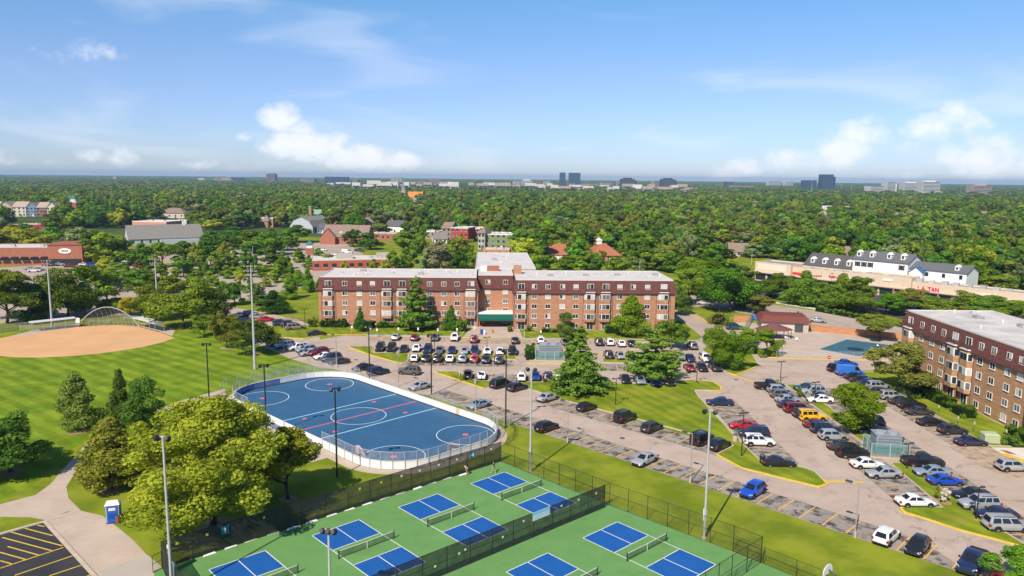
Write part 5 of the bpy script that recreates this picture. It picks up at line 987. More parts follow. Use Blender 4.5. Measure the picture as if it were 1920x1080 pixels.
# ------------------------------------------------------------------ light poles
def flood(par, h, m, spread=.55, n=2, yaw=0):
    MB().box(-spread-.1, spread+.1, -.05, .05, h-.08, h+.02).build('crossarm', m, par)
    for i in range(n):
        x = -spread + 2*spread*i/(max(1, n-1)); q = MB().cyl(0,0,-.26,.26,.30,10,.20).build('lamp_head', M_BLACK, par, (x, -.18, h-.12)); q.rotation_euler = (R(62), 0, R(random.uniform(-25, 25)))
def light_pole(px, py, top, r, m, lab, kind='flood', yaw=0, base=True, taper=.75, box=False, grp=None, n=2):
    x, y = G(px, py); h = hgt(px, py, top); o = thing('light_pole', lab, 'light pole', (x, y, 0), R(yaw), grp)
    MB().cyl(0, 0, .0, h, r, 10, r*taper).build('pole', m, o, smooth=40)
    if base: MB().cyl(0, 0, 0, base if base is not True else .18, r*2.0, 10).build('footing', M_CONC, o)
    if kind == 'flood': flood(o, h, m, n=n)
    elif kind == 'field':
        for k_ in range(2):
            MB().box(-1.5, 1.5, -.06, .06, h-.3-k_*1.0, h-.16-k_*1.0).build('crossarm', M_GALV, o)
            for i in range(4): MB().cyl(0,0,-.2,.2,.3,8,.22).build('lamp_head', M_DARK, o, (-1.2+i*.8, -.25, h-.25-k_*1.0)).rotation_euler = (R(65),0,0)
    elif kind == 'shoebox':
        MB().box(-.05, .05, -.9, 0, h-.1, h-.02).build('arm', m, o); MB().box(-.2, .2, -1.5, -.75, h-.16, h).build('lamp_head', M_DARK, o)
    elif kind == 'twin':
        for s_ in (-1, 1): MB().box(min(0,s_*.55), max(0,s_*.55), -.03, .03, h-.08, h-.02).build('arm', m, o); MB().box(s_*.55-.28, s_*.55+.28, -.18, .18, h-.14, h+.02).build('lamp_head', M_DARK, o)
    if box: MB().box(-.2, .2, r+.0, r+.3, 2.1, 3.4).build('control_box', M_WHITE if box == 'w' else M_GALV, o)
    return o
for px, py, tp, lb in [(392,745,643,'slim black floodlight pole on the grass beyond the far left rink corner'),(500,818,683,'slim black floodlight pole on the left side of the rink'),(632,895,727,'slim black floodlight pole at the near left of the rink'),(948,802,655,'slim black floodlight pole at the near right rink corner'),(809,740,627,'slim black floodlight pole midway along the right side of the rink'),(693,712,612,'slim black floodlight pole at the far right of the rink')]:
    light_pole(px, py, tp, .13, M_BLACK, lb, base=False, yaw=20)
for px, py, tp, lb in [(478,692,497,'tall pale steel field light pole beside the two small trees'),(98,613,487,'tall pale steel field light pole at the left dugout'),(297,601,485,'tall pale steel field light pole at the right dugout')]: light_pole(px, py, tp, .30, M_GALV, lb, 'field', taper=.5, base=False)
for px, py, tp, lb, bx in [(994,885,690,'tall grey floodlight pole at the corner fence of the courts','g'),(1320,1010,768,'tall grey floodlight pole with white box beside the front courts','w'),(323,1120,816,'tall grey floodlight pole in front of the big yellow green tree','w'),(620,1150,992,'grey floodlight pole rising from the bottom edge with three lamp heads',0)]:
    light_pole(px, py, tp, .14, M_GALV, lb, box=bx, n=3 if px == 620 else 2, yaw=-10)
M_LPOST = mat('grey lamp post', (.30,.28,.26), .6, .3)
for px, py, tp, lb in [(1064,830,752,'thin grey lot lamp on concrete stub, left of the silver sedan'),(1294,905,812,'thin grey lot lamp beside the court pole'),(1603,1008,905,'thin grey lot lamp left of the white hatchback'),(892,770,713,'thin grey lot lamp by the rink fence near the blue grey sedan'),(747,725,662,'thin grey lot lamp by the rink fence near the silver convertible'),(631,689,628,'thin grey lot lamp at the end of the parked row beside the rink'),(533,660,606,'thin grey lot lamp in the row of cars left of the rink'),(891,720,678,'thin grey lamp on the triangular island')]:
    light_pole(px, py, tp, .075, M_LPOST, lb, 'shoebox', yaw=-135, base=.8)
for px, py, tp, lb, kd in [(1154,762,709,'short black lamp on the lawn with the conifers','twin'),(1390,858,773,'black lamp at the corner of the island by the white crossover','twin'),(1463,717,677,'black lamp at the top of the east median','twin'),(1527,757,716,'black lamp on the east median beside the round tree','twin'),(1700,882,830,'black lamp on the median by the black pickup','twin'),(1830,976,912,'black lamp on the grass corner by the parked row at right','twin'),(1306,720,678,'black lamp on the lawn edge by the dark cars','twin'),(913,672,632,'black lamp in the double row of cars','twin'),(815,668,632,'black lamp near the white hatch in the double row','twin'),(572,612,579,'black lamp on the lawn left of the brick building','twin'),(692,637,601,'black lamp in front of the hedge','twin'),(1346,577,545,'black lamp on the street side under trees','twin'),(1558,545,512,'dark lamp in the mall car park','twin'),(1852,577,548,'dark lamp before the mall cinema sign','twin')]:
    light_pole(px, py, tp, .08, M_BLACK, lb, kd, yaw=20)
for px, py, tp, lb in [(1466,669,647,'white globe lamp at the pool fence corner'),(1645,655,646,'white globe lamp beside the pool cover')]:
    x, y = G(px, py); h = hgt(px, py, tp); o = thing('globe_lamp', lb, 'lamp', (x, y, 0)); MB().cyl(0,0,0,h-.3,.06,8).build('pole', M_BLACK, o); MB().sphere((0,0,h-.2),.24,10,7).build('globe', M_WHITE, o)
for px, py, tp, lb in [(1199,518,489,'bent grey street lamp above the rear trees'),(1409,495,472,'tall grey street lamp left of the mall'),(241,515,490,'dark lot lamp in the village car park'),(433,492,462,'tall pale street lamp in the village'),(475,500,462,'pale street lamp left of the village kiosk')]:
    light_pole(px, py, tp, .12, M_GALV if px != 241 else M_BLACK, lb, 'shoebox', yaw=90)
# ------------------------------------------------------------------ fence of the pool, stop sign, small signs, plant enclosures
fence('pool_fence', 'thin grey chain link fence along the front of the pool deck', [G(1455,671), G(1500,673), G(1700,677.5)], 1.9, 2.8, M_CHAING2, M_GALV, post_r=.03)
fence('pool_fence', 'green grey chain link fence on the left of the pool deck', [G(1396,626), G(1412,598)], 2.6, 2.8, mat_mesh('green chain link', (.20,.34,.32), .35), mat('green grey steel', (.22,.32,.30)), post_r=.05)
fence('lawn_fence', 'low brown rail fence on the lawn left of the brick building', [G(534,600), G(590,604)], 1.1, 2.4, mat_mesh('brown rails', (.16,.09,.05), .12), mat('brown timber', (.16,.09,.055)), post_r=.05)
x, y = G(1553, 690); o = thing('no_entry_sign', 'round red no entry sign on a post at the east car park', 'sign', (x, y, 0)); MB().cyl(0,0,0,2.6,.035,6).build('post', M_GALV, o); q = MB().cyl(0,0,0,.03,.42,16).build('disc', mat('sign red', (.55,.02,.03)), o, (0,-.05,2.4)); q.rotation_euler = (R(90),0,0); MB().box(-.27,.27,-.1,-.085,2.34,2.46).build('bar', M_WLINE, o)
sp = [(1796,797,780,'black'),(1826,811,790,0),(1886,827,805,0),(1760,775,759,0)]
for i, (px, py, tp, _) in enumerate(sp):
    x, y = G(px, py); h = hgt(px, py, tp); o = thing('parking_sign', 'white parking sign on the east lawn, ' + ['second','third','fourth','first'][i] + ' from the far end', 'sign', (x, y, 0), R(-90)); MB().cyl(0,0,0,h,.03,6).build('post', mat('green post', (.04,.12,.07)), o); MB().box(-.16,.16,-.05,-.03,h-.5,h).build('plate', M_WHITE, o)
for i, (px, py, tp) in enumerate([(660,626,611),(695,627,613),(707,629,616),(747,629,614),(784,628,614),(821,631,616),(857,630,615),(890,630,612),(1014,628,619)]):
    x, y = G(px, py); h = hgt(px, py, tp); o = thing('parking_sign', 'white accessible parking sign on the front lawn of the brick building, ' + ['first','second','third','fourth','fifth','sixth','seventh','eighth','ninth'][i] + ' from the left', 'sign', (x, y, 0)); MB().cyl(0,0,0,h,.03,6).build('post', M_GALV, o); MB().box(-.2,.2,-.05,-.03,h-.65,h).build('plate', M_WHITE, o)
def hydrant(px, py, lb):
    x, y = G(px, py); o = thing('fire_hydrant', lb, 'hydrant', (x, y, .05)); m_ = mat('hydrant red', (.50,.04,.02), .5); MB().cyl(0,0,0,.65,.16,10).build('barrel', m_, o); MB().sphere((0,0,.68),.18,8,6).build('bonnet', m_, o)
    for s_ in (-1, 1): q = MB().cyl(0,0,0,.14,.08,8).build('nozzle', m_, o, (s_*.14,0,.45)); q.rotation_euler = (0, R(90*s_), 0)
    MB().cyl(0,0,0,.06,.24,10).build('flange', m_, o)
hydrant(661, 628, 'red fire hydrant on the front lawn left of the cars'); hydrant(924, 624, 'red fire hydrant on the entrance paving')
def chiller(o_xy, w, d_, yaw, lab1, lab2):
    e = thing('plant_enclosure', lab1, 'enclosure', (*o_xy, 0), R(yaw)); MB().box(-w/2-.4, w/2+.4, -d_/2-.4, d_/2+.4, 0, .22).build('slab', M_CONC, e)
    P_ = [(-w/2,-d_/2),(w/2,-d_/2),(w/2,d_/2),(-w/2,d_/2)]; fm = mat_mesh('teal slat mesh', (.10,.26,.25), .45) if 'teal slat mesh' not in MATS else MATS['teal slat mesh']; pm_ = mat('pale green post', (.36,.45,.42))
    for a, b in zip(P_, P_[1:] + P_[:1]):
        L = math.hypot(b[0]-a[0], b[1]-a[1]); n = max(1, round(L/2.2))
        for i in range(n):
            p = (a[0]+(b[0]-a[0])*i/n, a[1]+(b[1]-a[1])*i/n); q = (a[0]+(b[0]-a[0])*(i+1)/n, a[1]+(b[1]-a[1])*(i+1)/n)
            MB().cyl(*p, .2, 2.2, .055, 7).build('post', pm_, e); MB().add([(*p,.25),(*q,.25),(*q,2.1),(*p,2.1)], [(0,1,2,3)]).build('fence_panel', fm, e)
        MB().tube((*a,2.12),(*b,2.12),.03).build('rail', pm_, e)
    c = thing('cooling_unit', lab2, 'cooling unit', (*o_xy, .22), R(yaw)); um = mat('blue grey unit paint', (.20,.24,.27), .6, .3, col2=(.24,.28,.31), scale=1)
    MB().box(-w*.34, w*.34, -d_*.3, d_*.34, 0, 2.9).build('housing', um, c); MB().box(-w*.36, w*.36, -d_*.32, d_*.36, 2.9, 3.0).build('top_plate', um, c)
    for s_ in (-.17, .17): MB().cyl(s_*w, 0, 3.0, 3.28, w*.15, 14).build('fan_ring', mat('fan grey', (.28,.30,.31)), c)
    for i in range(6): MB().box(-w*.31, w*.31, -d_*.3-.03, -d_*.3+.01, .4+i*.38, .62+i*.38).build('louvre', mat('louvre grey', (.13,.16,.18)), c)
chiller((56.2, 108.6), 5.2, 4.0, -8, 'fenced concrete plant yard on the east median', 'grey cooling tower unit in the yard on the east median')
chiller((8.6, 167.5), 6.4, 6.4, 0, 'fenced plant yard between hedges in the middle of the car park', 'blue grey cooling unit between the hedges in front of the entrance')
S('plant_island', MB().wall([(3.6,161.6),(12.8,161.6)], .35, 0, .15), M_YKERB); S('plant_pad', MB().box(4.0,13.2,161.9,175.2,.0,.13), M_CONC)
# transformer, bins, portable toilet, boxes
x, y = G(1863, 833); o = thing('transformer', 'pale green transformer cabinet on the lawn by the entrance slab', 'cabinet', (x, y+1, 0), R(-10)); MB().box(-1.1,1.1,-.9,.9,0,1.25).build('cabinet', mat('pale green paint', (.36,.40,.26)), o); MB().add([(-1.15,-.95,1.25),(1.15,-.95,1.25),(1.15,.95,1.25),(-1.15,.95,1.25),(-1.0,-.4,1.5),(1.0,-.4,1.5),(1.0,.9,1.5),(-1.0,.9,1.5)], [(3,2,1,0),(4,5,6,7),(0,1,5,4),(1,2,6,5),(2,3,7,6),(3,0,4,7)]).build('lid', mat('pale green paint', (.36,.40,.26)), o)
x, y = G(1378, 828); o = thing('litter_bin', 'tan concrete litter bin on the island behind the white crossover', 'bin', (x, y, .12)); MB().cyl(0,0,0,.95,.36,12,.40).build('drum', mat('tan aggregate', (.46,.38,.29)), o); MB().cyl(0,0,.95,1.15,.40,12,.22).build('lid', M_DARK, o)
x, y = G(1429, 869); o = thing('litter_bin', 'black bin and post at the kerb behind the black sedan', 'bin', (x, y, .12)); MB().cyl(0,0,0,1.1,.38,12,.42).build('drum', M_BLACK, o); MB().cyl(0,0,1.1,1.25,.42,12,.3).build('lid', M_DARK, o)
x, y = G(214, 977); o = thing('portable_toilet', 'blue and grey portable toilet with white roof beside the path', 'toilet', (x, y, 0), R(18)); o.scale = (1.22, 1.22, 1.12)
M_PTB = mat('toilet blue', (.015,.10,.42), .5, .3); M_PTG = mat('toilet grey', (.32,.34,.36), .5, .3)
MB().box(-.6,.6,-.6,.6,0,.12).build('base', M_DARK, o); MB().box(-.58,.58,-.58,.58,.12,2.0).build('cabin', M_PTG, o); MB().box(-.46,.46,-.63,-.585,.15,1.92).build('door', M_PTB, o); MB().box(-.3,.3,-.65,-.632,1.45,1.75).build('door_label', M_WLINE, o); MB().box(.585,.61,-.5,.5,.2,1.9).build('side_panel', M_PTB, o)
MB().box(-.35,.35,-.65,-.632,.55,1.1).build('door_panel', mat('toilet dark blue', (.01,.06,.3)), o)
MB().add([(-.66,-.66,2.0),(.66,-.66,2.0),(.66,.66,2.0),(-.66,.66,2.0),(-.4,0,2.32),(.4,0,2.32)], [(0,1,5,4),(1,2,5),(2,3,4,5),(3,0,4),(3,2,1,0)]).build('roof', M_WHITE, o)
x, y = G(222, 980); o = thing('waste_barrel', 'rusty brown waste barrel beside the portable toilet', 'barrel', (x, y, 0)); MB().cyl(0,0,0,.9,.3,12).build('drum', mat('rusty brown', (.20,.07,.045)), o); MB().cyl(0,0,.9,.96,.32,12).build('rim', mat('rusty brown', (.20,.07,.045)), o); MB().cyl(0,0,.961,.965,.27,12).build('opening', M_BLACK, o)
x, y = G(319, 1075); o = thing('court_info_board', 'tall white green and red information board on the court corner fence', 'sign', (x, y, 0), R(-42)); MB().box(-.35,.35,-.05,.05,.3,3.0).build('board', M_WHITE, o); MB().box(-.33,.33,-.06,-.051,.35,1.3).build('green_band', mat('sign green', (.02,.32,.10)), o); MB().box(-.33,.33,-.06,-.051,1.32,1.6).build('red_band', mat('sign red', (.55,.02,.03)), o)
x, y = G(904, 627); o = thing('newspaper_boxes', 'blue mail and paper boxes by the entrance awning', 'boxes', (x, y, .05)); MB().box(-.5,.3,-.4,.4,0,1.25).build('mail_box', mat('mailbox blue', (.02,.08,.25)), o); MB().box(.35,.8,-.3,.3,0,1.1).build('paper_box', M_WHITE, o)
for i, (px, py) in enumerate([(1482,875),(1486,878)]): pass
# ------------------------------------------------------------------ trees
L_MID = mat_leaf('leaf mid green', (0.0672, 0.1368, 0.0139), (0.2233, 0.3572, 0.0327)); L_YEL = mat_leaf('leaf yellow green', (.20, .255, .020), (.46, .49, .055), .4, .012); L_DARK = mat_leaf('leaf dark green', (0.0436, 0.1, 0.0154), (0.1482, 0.2553, 0.0362)); L_CON = mat_leaf('needle green', (0.0633, 0.1323, 0.0184), (0.1955, 0.299, 0.0391), .2, .012)
L_OLIVE = mat_leaf('leaf olive', (0.1037, 0.1365, 0.0262), (0.2736, 0.3087, 0.0631)); L_PALE = mat_leaf('leaf pale grey green', (0.117, 0.1649, 0.0585), (0.3006, 0.3689, 0.1503), .35, .02); L_GOLD = mat_leaf('leaf gold', (.48, .41, .014), (.74, .62, .035), .4, .01); L_BRIGHT = mat_leaf('leaf bright green', (0.0889, 0.1828, 0.0105), (0.2952, 0.4563, 0.0322), .4, .015); L_HEDGE = mat_leaf('hedge leaf', (0.0517, 0.1207, 0.0115), (0.1495, 0.2472, 0.023), .3, .012); L_AUT = mat_leaf('leaf turning', (0.12, 0.162, 0.0216), (0.282, 0.3, 0.042), .35, .015); L_DEAD = mat_leaf('leaf brown grey', (0.15, 0.145, 0.075), (0.24, 0.22, 0.13), .3, .01); L_BLOOM = mat_leaf('white bloom', (.45,.42,.36), (.7,.68,.6), .2, .005)
M_BARK = mat('bark', (.075, .058, .045), .95, .05, col2=(.12, .095, .075), scale=3, stretch=(1,1,.25), bump=.6)
ENV = {'round': lambda t: np.sqrt(np.clip(1-(2*t-.86)**2/1.3, .02, 1)), 'oval': lambda t: np.clip(1-t, .03, 1)**.62*np.minimum(1, t*3+.45), 'spread': lambda t: np.clip(np.sin(np.pi*(.18+.80*t))**.75, .1, 1), 'pyr': lambda t: np.clip(1-t, .02, 1)**.85*np.minimum(1, t*5+.6), 'col': lambda t: np.clip(1-t, .05, 1)**.4*np.minimum(1, t*4+.5)}
def leaf_mesh(name, cen, rad, n, leaf, mat_, seed, up=.25, flat=1.0, jit=.55):
    """n little leaf sprays on the skins of blobs (cen, rad)"""
    r = np.random.default_rng(seed); k = len(cen); w = rad**2; idx = r.choice(k, n, p=w/w.sum())
    d_ = r.normal(size=(n, 3)); d_[:, 2] += up; d_ /= np.linalg.norm(d_, axis=1, keepdims=True)
    rr_ = rad[idx, None] * (.62 + .45*r.random((n, 1))); sc = np.array([1, 1, flat]); p = cen[idx] + d_*rr_*sc
    nr = d_*np.array([1, 1, 1/flat**.5]) + r.normal(size=(n, 3))*jit; nr /= np.linalg.norm(nr, axis=1, keepdims=True)
    a = np.cross(nr, r.normal(size=(n, 3))); a /= np.linalg.norm(a, axis=1, keepdims=True)+1e-9; b = np.cross(nr, a)
    s_ = leaf*(.55+.8*r.random((n, 1)))*.5; e = .55+.5*r.random((n, 1))
    v = np.stack([p-a*s_, p-b*s_*e, p+a*s_-nr*s_*.25, p+b*s_*e], 1).reshape(-1, 3)
    me = bpy.data.meshes.new(name); me.vertices.add(4*n); me.vertices.foreach_set('co', v.ravel().astype(np.float32))
    me.loops.add(4*n); me.loops.foreach_set('vertex_index', np.arange(4*n, dtype=np.int32)); me.polygons.add(n); me.polygons.foreach_set('loop_start', np.arange(0, 4*n, 4, dtype=np.int32))
    me.materials.append(mat_); bt = r.random(k)
    t = np.clip(.55*bt[idx] + .45*r.random(n), 0, 1); at = me.attributes.new('tint', 'FLOAT', 'FACE'); at.data.foreach_set('value', t.astype(np.float32))
    me.update(calc_edges=True); return me
def crown(kind, seed, n, leaf, nb, w=10., h=12., z0=.22, blob=.30, lobes=0, jit=.55):
    r = np.random.default_rng(seed*13+5); t = r.random(nb)**.85; e = ENV[kind](t); a = r.random(nb)*2*np.pi; q = np.sqrt(.22+.78*r.random(nb))
    br = w/2*blob*(.65+.7*r.random(nb))*np.clip(.45+.6*e, .3, 1); rad_ = np.clip(e*w/2*q - br*.55, 0, w/2*.78)
    lop = 1 + .16*np.sin(a*2+seed) + .10*np.sin(a*3+seed*2)
    c_ = np.stack([np.cos(a)*rad_*lop, np.sin(a)*rad_*lop, h*(z0 + (1-z0)*t*.94) - br*.2], 1); c_[:, 2] = np.maximum(c_[:, 2], h*z0*.9)
    c_[0] = (0, 0, h*(z0+.35)); br[0] = w*.2
    if lobes:   # gather the small clumps round a few main limbs so that the outline breaks into lobes with gaps
        k = lobes; sub = r.integers(0, k, nb); lr = br[:k]*1.9
        for i in range(k, nb): c_[i] = c_[sub[i]] + np.clip(r.normal(size=3), -1.15, 1.15)*lr[sub[i]]*np.array([.6, .6, .5]); br[i] *= .74
        br[:k] *= .95
        if lobes > 25: near_min = 1
        else: near_min = 3
        dd_ = np.linalg.norm(c_[:, None]-c_[None], axis=2); near_ = (dd_ < (br[:, None]+br[None])*.85).sum(1)-1; keep = near_ >= near_min; keep[0] = True; c_ = c_[keep]; br = br[keep]
    me = leaf_mesh(f'crown_{kind}', c_, br, n, leaf, L_MID, seed, flat=.82, jit=jit)
    v = np.empty(len(me.vertices)*3, np.float32); me.vertices.foreach_get('co', v); v = v.reshape(-1, 3); fz = h/np.percentile(v[:, 2], 99.7); fx = w/2/np.percentile(np.hypot(v[:, 0], v[:, 1]), 98.5 if lobes > 25 else 97 if lobes else 98)
    v *= np.array([fx, fx, fz], np.float32); me.vertices.foreach_set('co', v.ravel()); me.update(); c_ = c_*np.array([fx, fx, fz])
    return me, c_, br
def trunk(seed, h, w, cen, r0=.22, limbs=7, z0=.22):
    m = MB(); r = random.Random(seed); pts = [(0,0,0)]; x = y = 0
    for i in range(1, 5): x += r.uniform(-.14,.14); y += r.uniform(-.14,.14); pts.append((x, y, h*.72*i/4))
    m.cyl(0, 0, -.1, .25, r0*1.7, 9, r0*1.05)
    for i in range(4): m.tube(pts[i], pts[i+1], r0*(1-.2*i), 9, r0*(1-.2*(i+1)))
    order = np.argsort(-np.hypot(cen[:,0], cen[:,1]))
    for j in range(min(limbs, len(cen))):
        c_ = cen[order[(j*3) % len(cen)]]; zz = h*z0*.8 + (c_[2]-h*z0)*r.uniform(.15,.45); zz = max(h*.12, zz); k = zz/(h*.72)*4; i = min(3, int(k)); b = Vector(pts[i]).lerp(Vector(pts[i+1]), min(1, k-i)); mid = b.lerp(Vector(c_), .5) + Vector((0,0,.35))
        m.tube(b, mid, r0*.5, 6, r0*.3); m.tube(mid, c_, r0*.3, 5, r0*.08)
    return m.mesh('trunk', M_BARK, True)
def conifer(seed, n, h=13., w=8., tiers=13, pine=False, leaf=.5, bare=.06, gap=.0):
    r = np.random.default_rng(seed); C_ = []; B_ = []; m = MB(); m.cyl(0,0,-.1,h*.97,.26,8,.05)
    for i in range(tiers):
        t = (i+.5)/tiers; z = h*(bare+(1-bare)*t) + (r.random()-.5)*.35; rad_ = w/2*(1-t)**(.8 if not pine else .62)*(.85+.3*r.random()) + .25; nb = max(3, int((9 if not pine else 6)*(1-t)+3)); ph = r.random()*6.28
        for j in range(nb):
            if r.random() < gap: continue
            a = ph + 2*np.pi*j/nb + r.normal()*.25; z += (r.random()-.5)*.3; L = rad_*(.62+.6*r.random()); dr = -.10*L if not pine else .04*L
            for q in (.38, .62, .85, 1.0): C_.append((np.cos(a)*L*q, np.sin(a)*L*q, z + dr*q + (.18*L*q*q if pine else 0))); B_.append(max(.22, .34*L*(1.05-q)+.32))
            m.tube((0,0,z-.05), (math.cos(a)*L*.95, math.sin(a)*L*.95, z+dr*.9+(.16*L if pine else 0)), .055, 4, .02)
    C_.append((0,0,h*.985)); B_.append(.3)
    return leaf_mesh('needles', np.array(C_), np.array(B_), n, leaf, L_CON, seed, up=.5, flat=.6, jit=.6), m.mesh('trunk', M_BARK, True)
PROTO = {}
def proto(key, fn):
    if key not in PROTO: PROTO[key] = fn()
    return PROTO[key]
def broad(kind, v, lod):
    n, leaf, nb = {'hero': (60000, .22, 150), 'near': (14000, .36, 75), 'mid': (2800, .74, 22), 'far': (300, 1.8, 8)}[lod]
    def mk():
        z0 = {'round': .20, 'oval': .10, 'spread': .26, 'pyr': .10, 'col': .05}[kind]
        me, c_, b_ = crown(kind, v*7+len(kind), n, leaf, nb, z0=z0, blob={'hero': .27}.get(lod, {'spread': .27}.get(kind, .30)), lobes={'hero': 30, 'near': {'round': 22, 'spread': 20, 'oval': 0, 'pyr': 0, 'col': 0}[kind]}.get(lod, 0), jit={'hero': .5, 'near': .42, 'mid': .30, 'far': .2}[lod]); return me, (trunk(v, 12, 10, c_, z0=z0) if lod != 'far' else None)
    return proto((kind, v, lod), mk)
def colour_slot(o, m):
    o.material_slots[0].link = 'OBJECT'; o.material_slots[0].material = m
def tree(x, y, h, w, kind, leafm, label, v=0, lod='near', group=None, cat='tree', name=None, rot=None, z=0.0):
    if kind == 'spruce': me, tr = proto(('spruce', v), lambda: conifer(v+3, 16000, 13, 8.4, 14, False, .40))
    elif kind == 'pine': me, tr = proto(('pine', v), lambda: conifer(v+11, 14000, 13, 8.4, 12, True, .38, .1, .22))
    else: me, tr = broad(kind, v, lod)
    H0, W0 = (13, 8.4) if kind in ('spruce', 'pine') else (12, 10)
    t = thing(name or ('conifer_tree' if kind in ('spruce', 'pine') else 'broadleaf_tree'), label, cat, (x, y, z), random.uniform(0, 6.28) if rot is None else rot, group); t.scale = (w/W0, w/W0, h/H0)
    c_ = link('crown', me, t); colour_slot(c_, leafm)
    if tr: link('trunk', tr, t)
    return t
def ptree(px, py, top, wpx, kind, leafm, label, v=0, lod='near', dz=1.0, **k):
    """tree whose foot stands at a picture point; height from its top, crown width from its width in pixels"""
    x, y = G(px, py); h = hgt(px, py, top)*dz; w = wpx*math.hypot(x, y, _H)/_F
    # the visible top of a crown leans towards the viewer's far side by about half its depth
    return tree(x, y, max(2, h), w, kind, leafm, label, v, lod, **k)
# hand-placed trees, nearest first
ptree(402, 986, 748, 270, 'spread', L_YEL, 'big spreading yellow green tree left of the courts, tallest in the foreground', 1, 'hero', rot=1.0)
ptree(540, 935, 806, 150, 'spread', L_YEL, 'yellow green tree just right of the big spreading tree by the rink', 2, 'near', rot=2.2)
ptree(300, 905, 822, 120, 'spread', L_YEL, 'low yellow green tree forming the left skirt of the big foreground tree', 3, 'near')
ptree(210, 918, 785, 108, 'oval', L_AUT, 'neat olive green egg shaped tree above the portable toilet', 4, 'near')
ptree(278, 812, 706, 84, 'round', L_DARK, 'dark green round tree on the field edge behind the egg shaped tree', 5, 'near')
ptree(228, 800, 694, 58, 'pyr', L_DARK, 'dark pointed tree touching the dark round tree on the field edge', 6, 'near')
ptree(145, 808, 699, 76, 'oval', L_OLIVE, 'single green tree with mulch ring on the field lawn', 7, 'near')
ptree(20, 885, 768, 140, 'round', L_DARK, 'dark green tree at the left picture edge above the path', 8, 'near')
ptree(-25, 905, 830, 70, 'round', L_MID, 'small green tree cut by the left picture edge', 5, 'near')
ptree(425, 652, 584, 56, 'round', L_AUT, 'bronze tinted tree left of the tall field light pole', 9, 'near')
ptree(474, 664, 601, 86, 'round', L_DARK, 'broad dark green tree behind the tall field light pole', 10, 'near')
ptree(780, 620, 517, 70, 'pine', L_CON, 'tall ragged pine in front of the brick building', 1)
ptree(676, 622, 577, 28, 'pyr', L_DARK, 'small pointed green tree in front of the brick building, left', 11, 'near'); ptree(846, 620, 573, 34, 'pyr', L_MID, 'small pointed green tree between pine and entrance', 12, 'near')
ptree(864, 620, 594, 12, 'col', L_DARK, 'dark columnar evergreen left of the entrance', 13, 'mid')
ptree(1064, 648, 587, 46, 'round', L_OLIVE, 'olive leaved tree right of the entrance by the silver car', 14, 'near')
ptree(1086, 738, 614, 104, 'spruce', L_CON, 'big dense conifer on the lawn, left of the pair', 1); ptree(1228, 715, 608, 100, 'pine', L_CON, 'big layered conifer among the parked cars, right of the pair', 2)
ptree(1183, 632, 555, 68, 'oval', L_BRIGHT, 'bright green egg shaped tree against the brick building', 15, 'near'); ptree(1258, 655, 600, 72, 'round', L_MID, 'green round tree at the right corner of the brick building', 16, 'near')
ptree(1342, 690, 612, 56, 'round', L_MID, 'left tree of the pair on the kerbed island east of the building', 17, 'near'); ptree(1376, 695, 622, 66, 'round', L_BRIGHT, 'right tree of the pair on the kerbed island east of the building', 18, 'near')
ptree(1438, 665, 618, 50, 'spread', L_BRIGHT, 'light green small tree at the pool fence corner', 19, 'near'); ptree(1400, 645, 614, 50, 'round', L_MID, 'small green tree left of the pool shelter', 20, 'near')
ptree(1594, 806, 716, 100, 'round', L_BRIGHT, 'round bright green tree on the east median beside the yellow car', 21, 'near'); ptree(1692, 736, 642, 108, 'spread', L_OLIVE, 'olive green tree in front of the east building', 22, 'near')
ptree(1650, 640, 592, 76, 'spread', L_AUT, 'flat topped small tree leaning over the pool wall', 23, 'near'); ptree(1912, 1108, 1030, 100, 'spread', L_MID, 'green tree cut by the lower right corner', 24, 'near')
ptree(1757, 938, 916, 9, 'round', L_AUT, 'little sapling on the median by the bright blue sedan', 1, 'mid'); ptree(1773, 943, 918, 15, 'round', L_BLOOM, 'white blossoming sapling on the median by the dark sedans', 2, 'mid')
ptree(1499, 745, 728, 12, 'round', L_AUT, 'bronze shrub like sapling on the east median', 3, 'mid'); ptree(1517, 752, 733, 11, 'round', L_BLOOM, 'pale blossoming sapling by the black lamp on the east median', 4, 'mid')
# trees behind the ball field
for px, py, tp, wp, kd, lm, lb, v in [(14,606,508,110,'round',L_MID,'tree at the left edge behind the ball field',1),(66,603,533,80,'round',L_DARK,'dark tree second from left behind the ball field',2),(128,594,500,92,'round',L_MID,'tree third from left behind the ball field',3),(200,588,508,96,'round',L_MID,'tree fourth from left behind the ball field',4),(160,592,530,60,'round',L_DARK,'low dark tree between the third and fourth behind the ball field',5),(246,592,556,44,'round',L_GOLD,'golden yellow tree behind the backstop',6),(290,600,534,80,'round',L_MID,'tree right of the golden tree behind the ball field',7),(345,615,523,110,'round',L_MID,'largest tree of the clump right of the ball field',8),(400,606,538,90,'round',L_DARK,'tree at the right end of the clump by the ball field',9),(383,632,590,48,'round',L_MID,'low leafy tree in front of the clump by the dugout',10)]:
    ptree(px, py, tp, wp, kd, lm, lb, v, 'near')
for px, py, tp, wp, kd, lm, lb, v in [(513,588,545,54,'oval',L_DARK,'dark tree on the lawn left of the brick building',1),(545,560,512,40,'pyr',L_MID,'pointed tree on the lawn near the building corner',2),(488,572,530,38,'pine',L_CON,'small pine on the lawn left of the brick building',3),(578,548,497,26,'pyr',L_MID,'slim pointed tree in the village car park',4),(560,536,506,30,'oval',L_BRIGHT,'bright tree at the village car park edge',5),(600,545,520,16,'oval',L_MID,'small tree by the left building corner',6)]: ptree(px, py, tp, wp, kd, lm, lb, v, 'near')
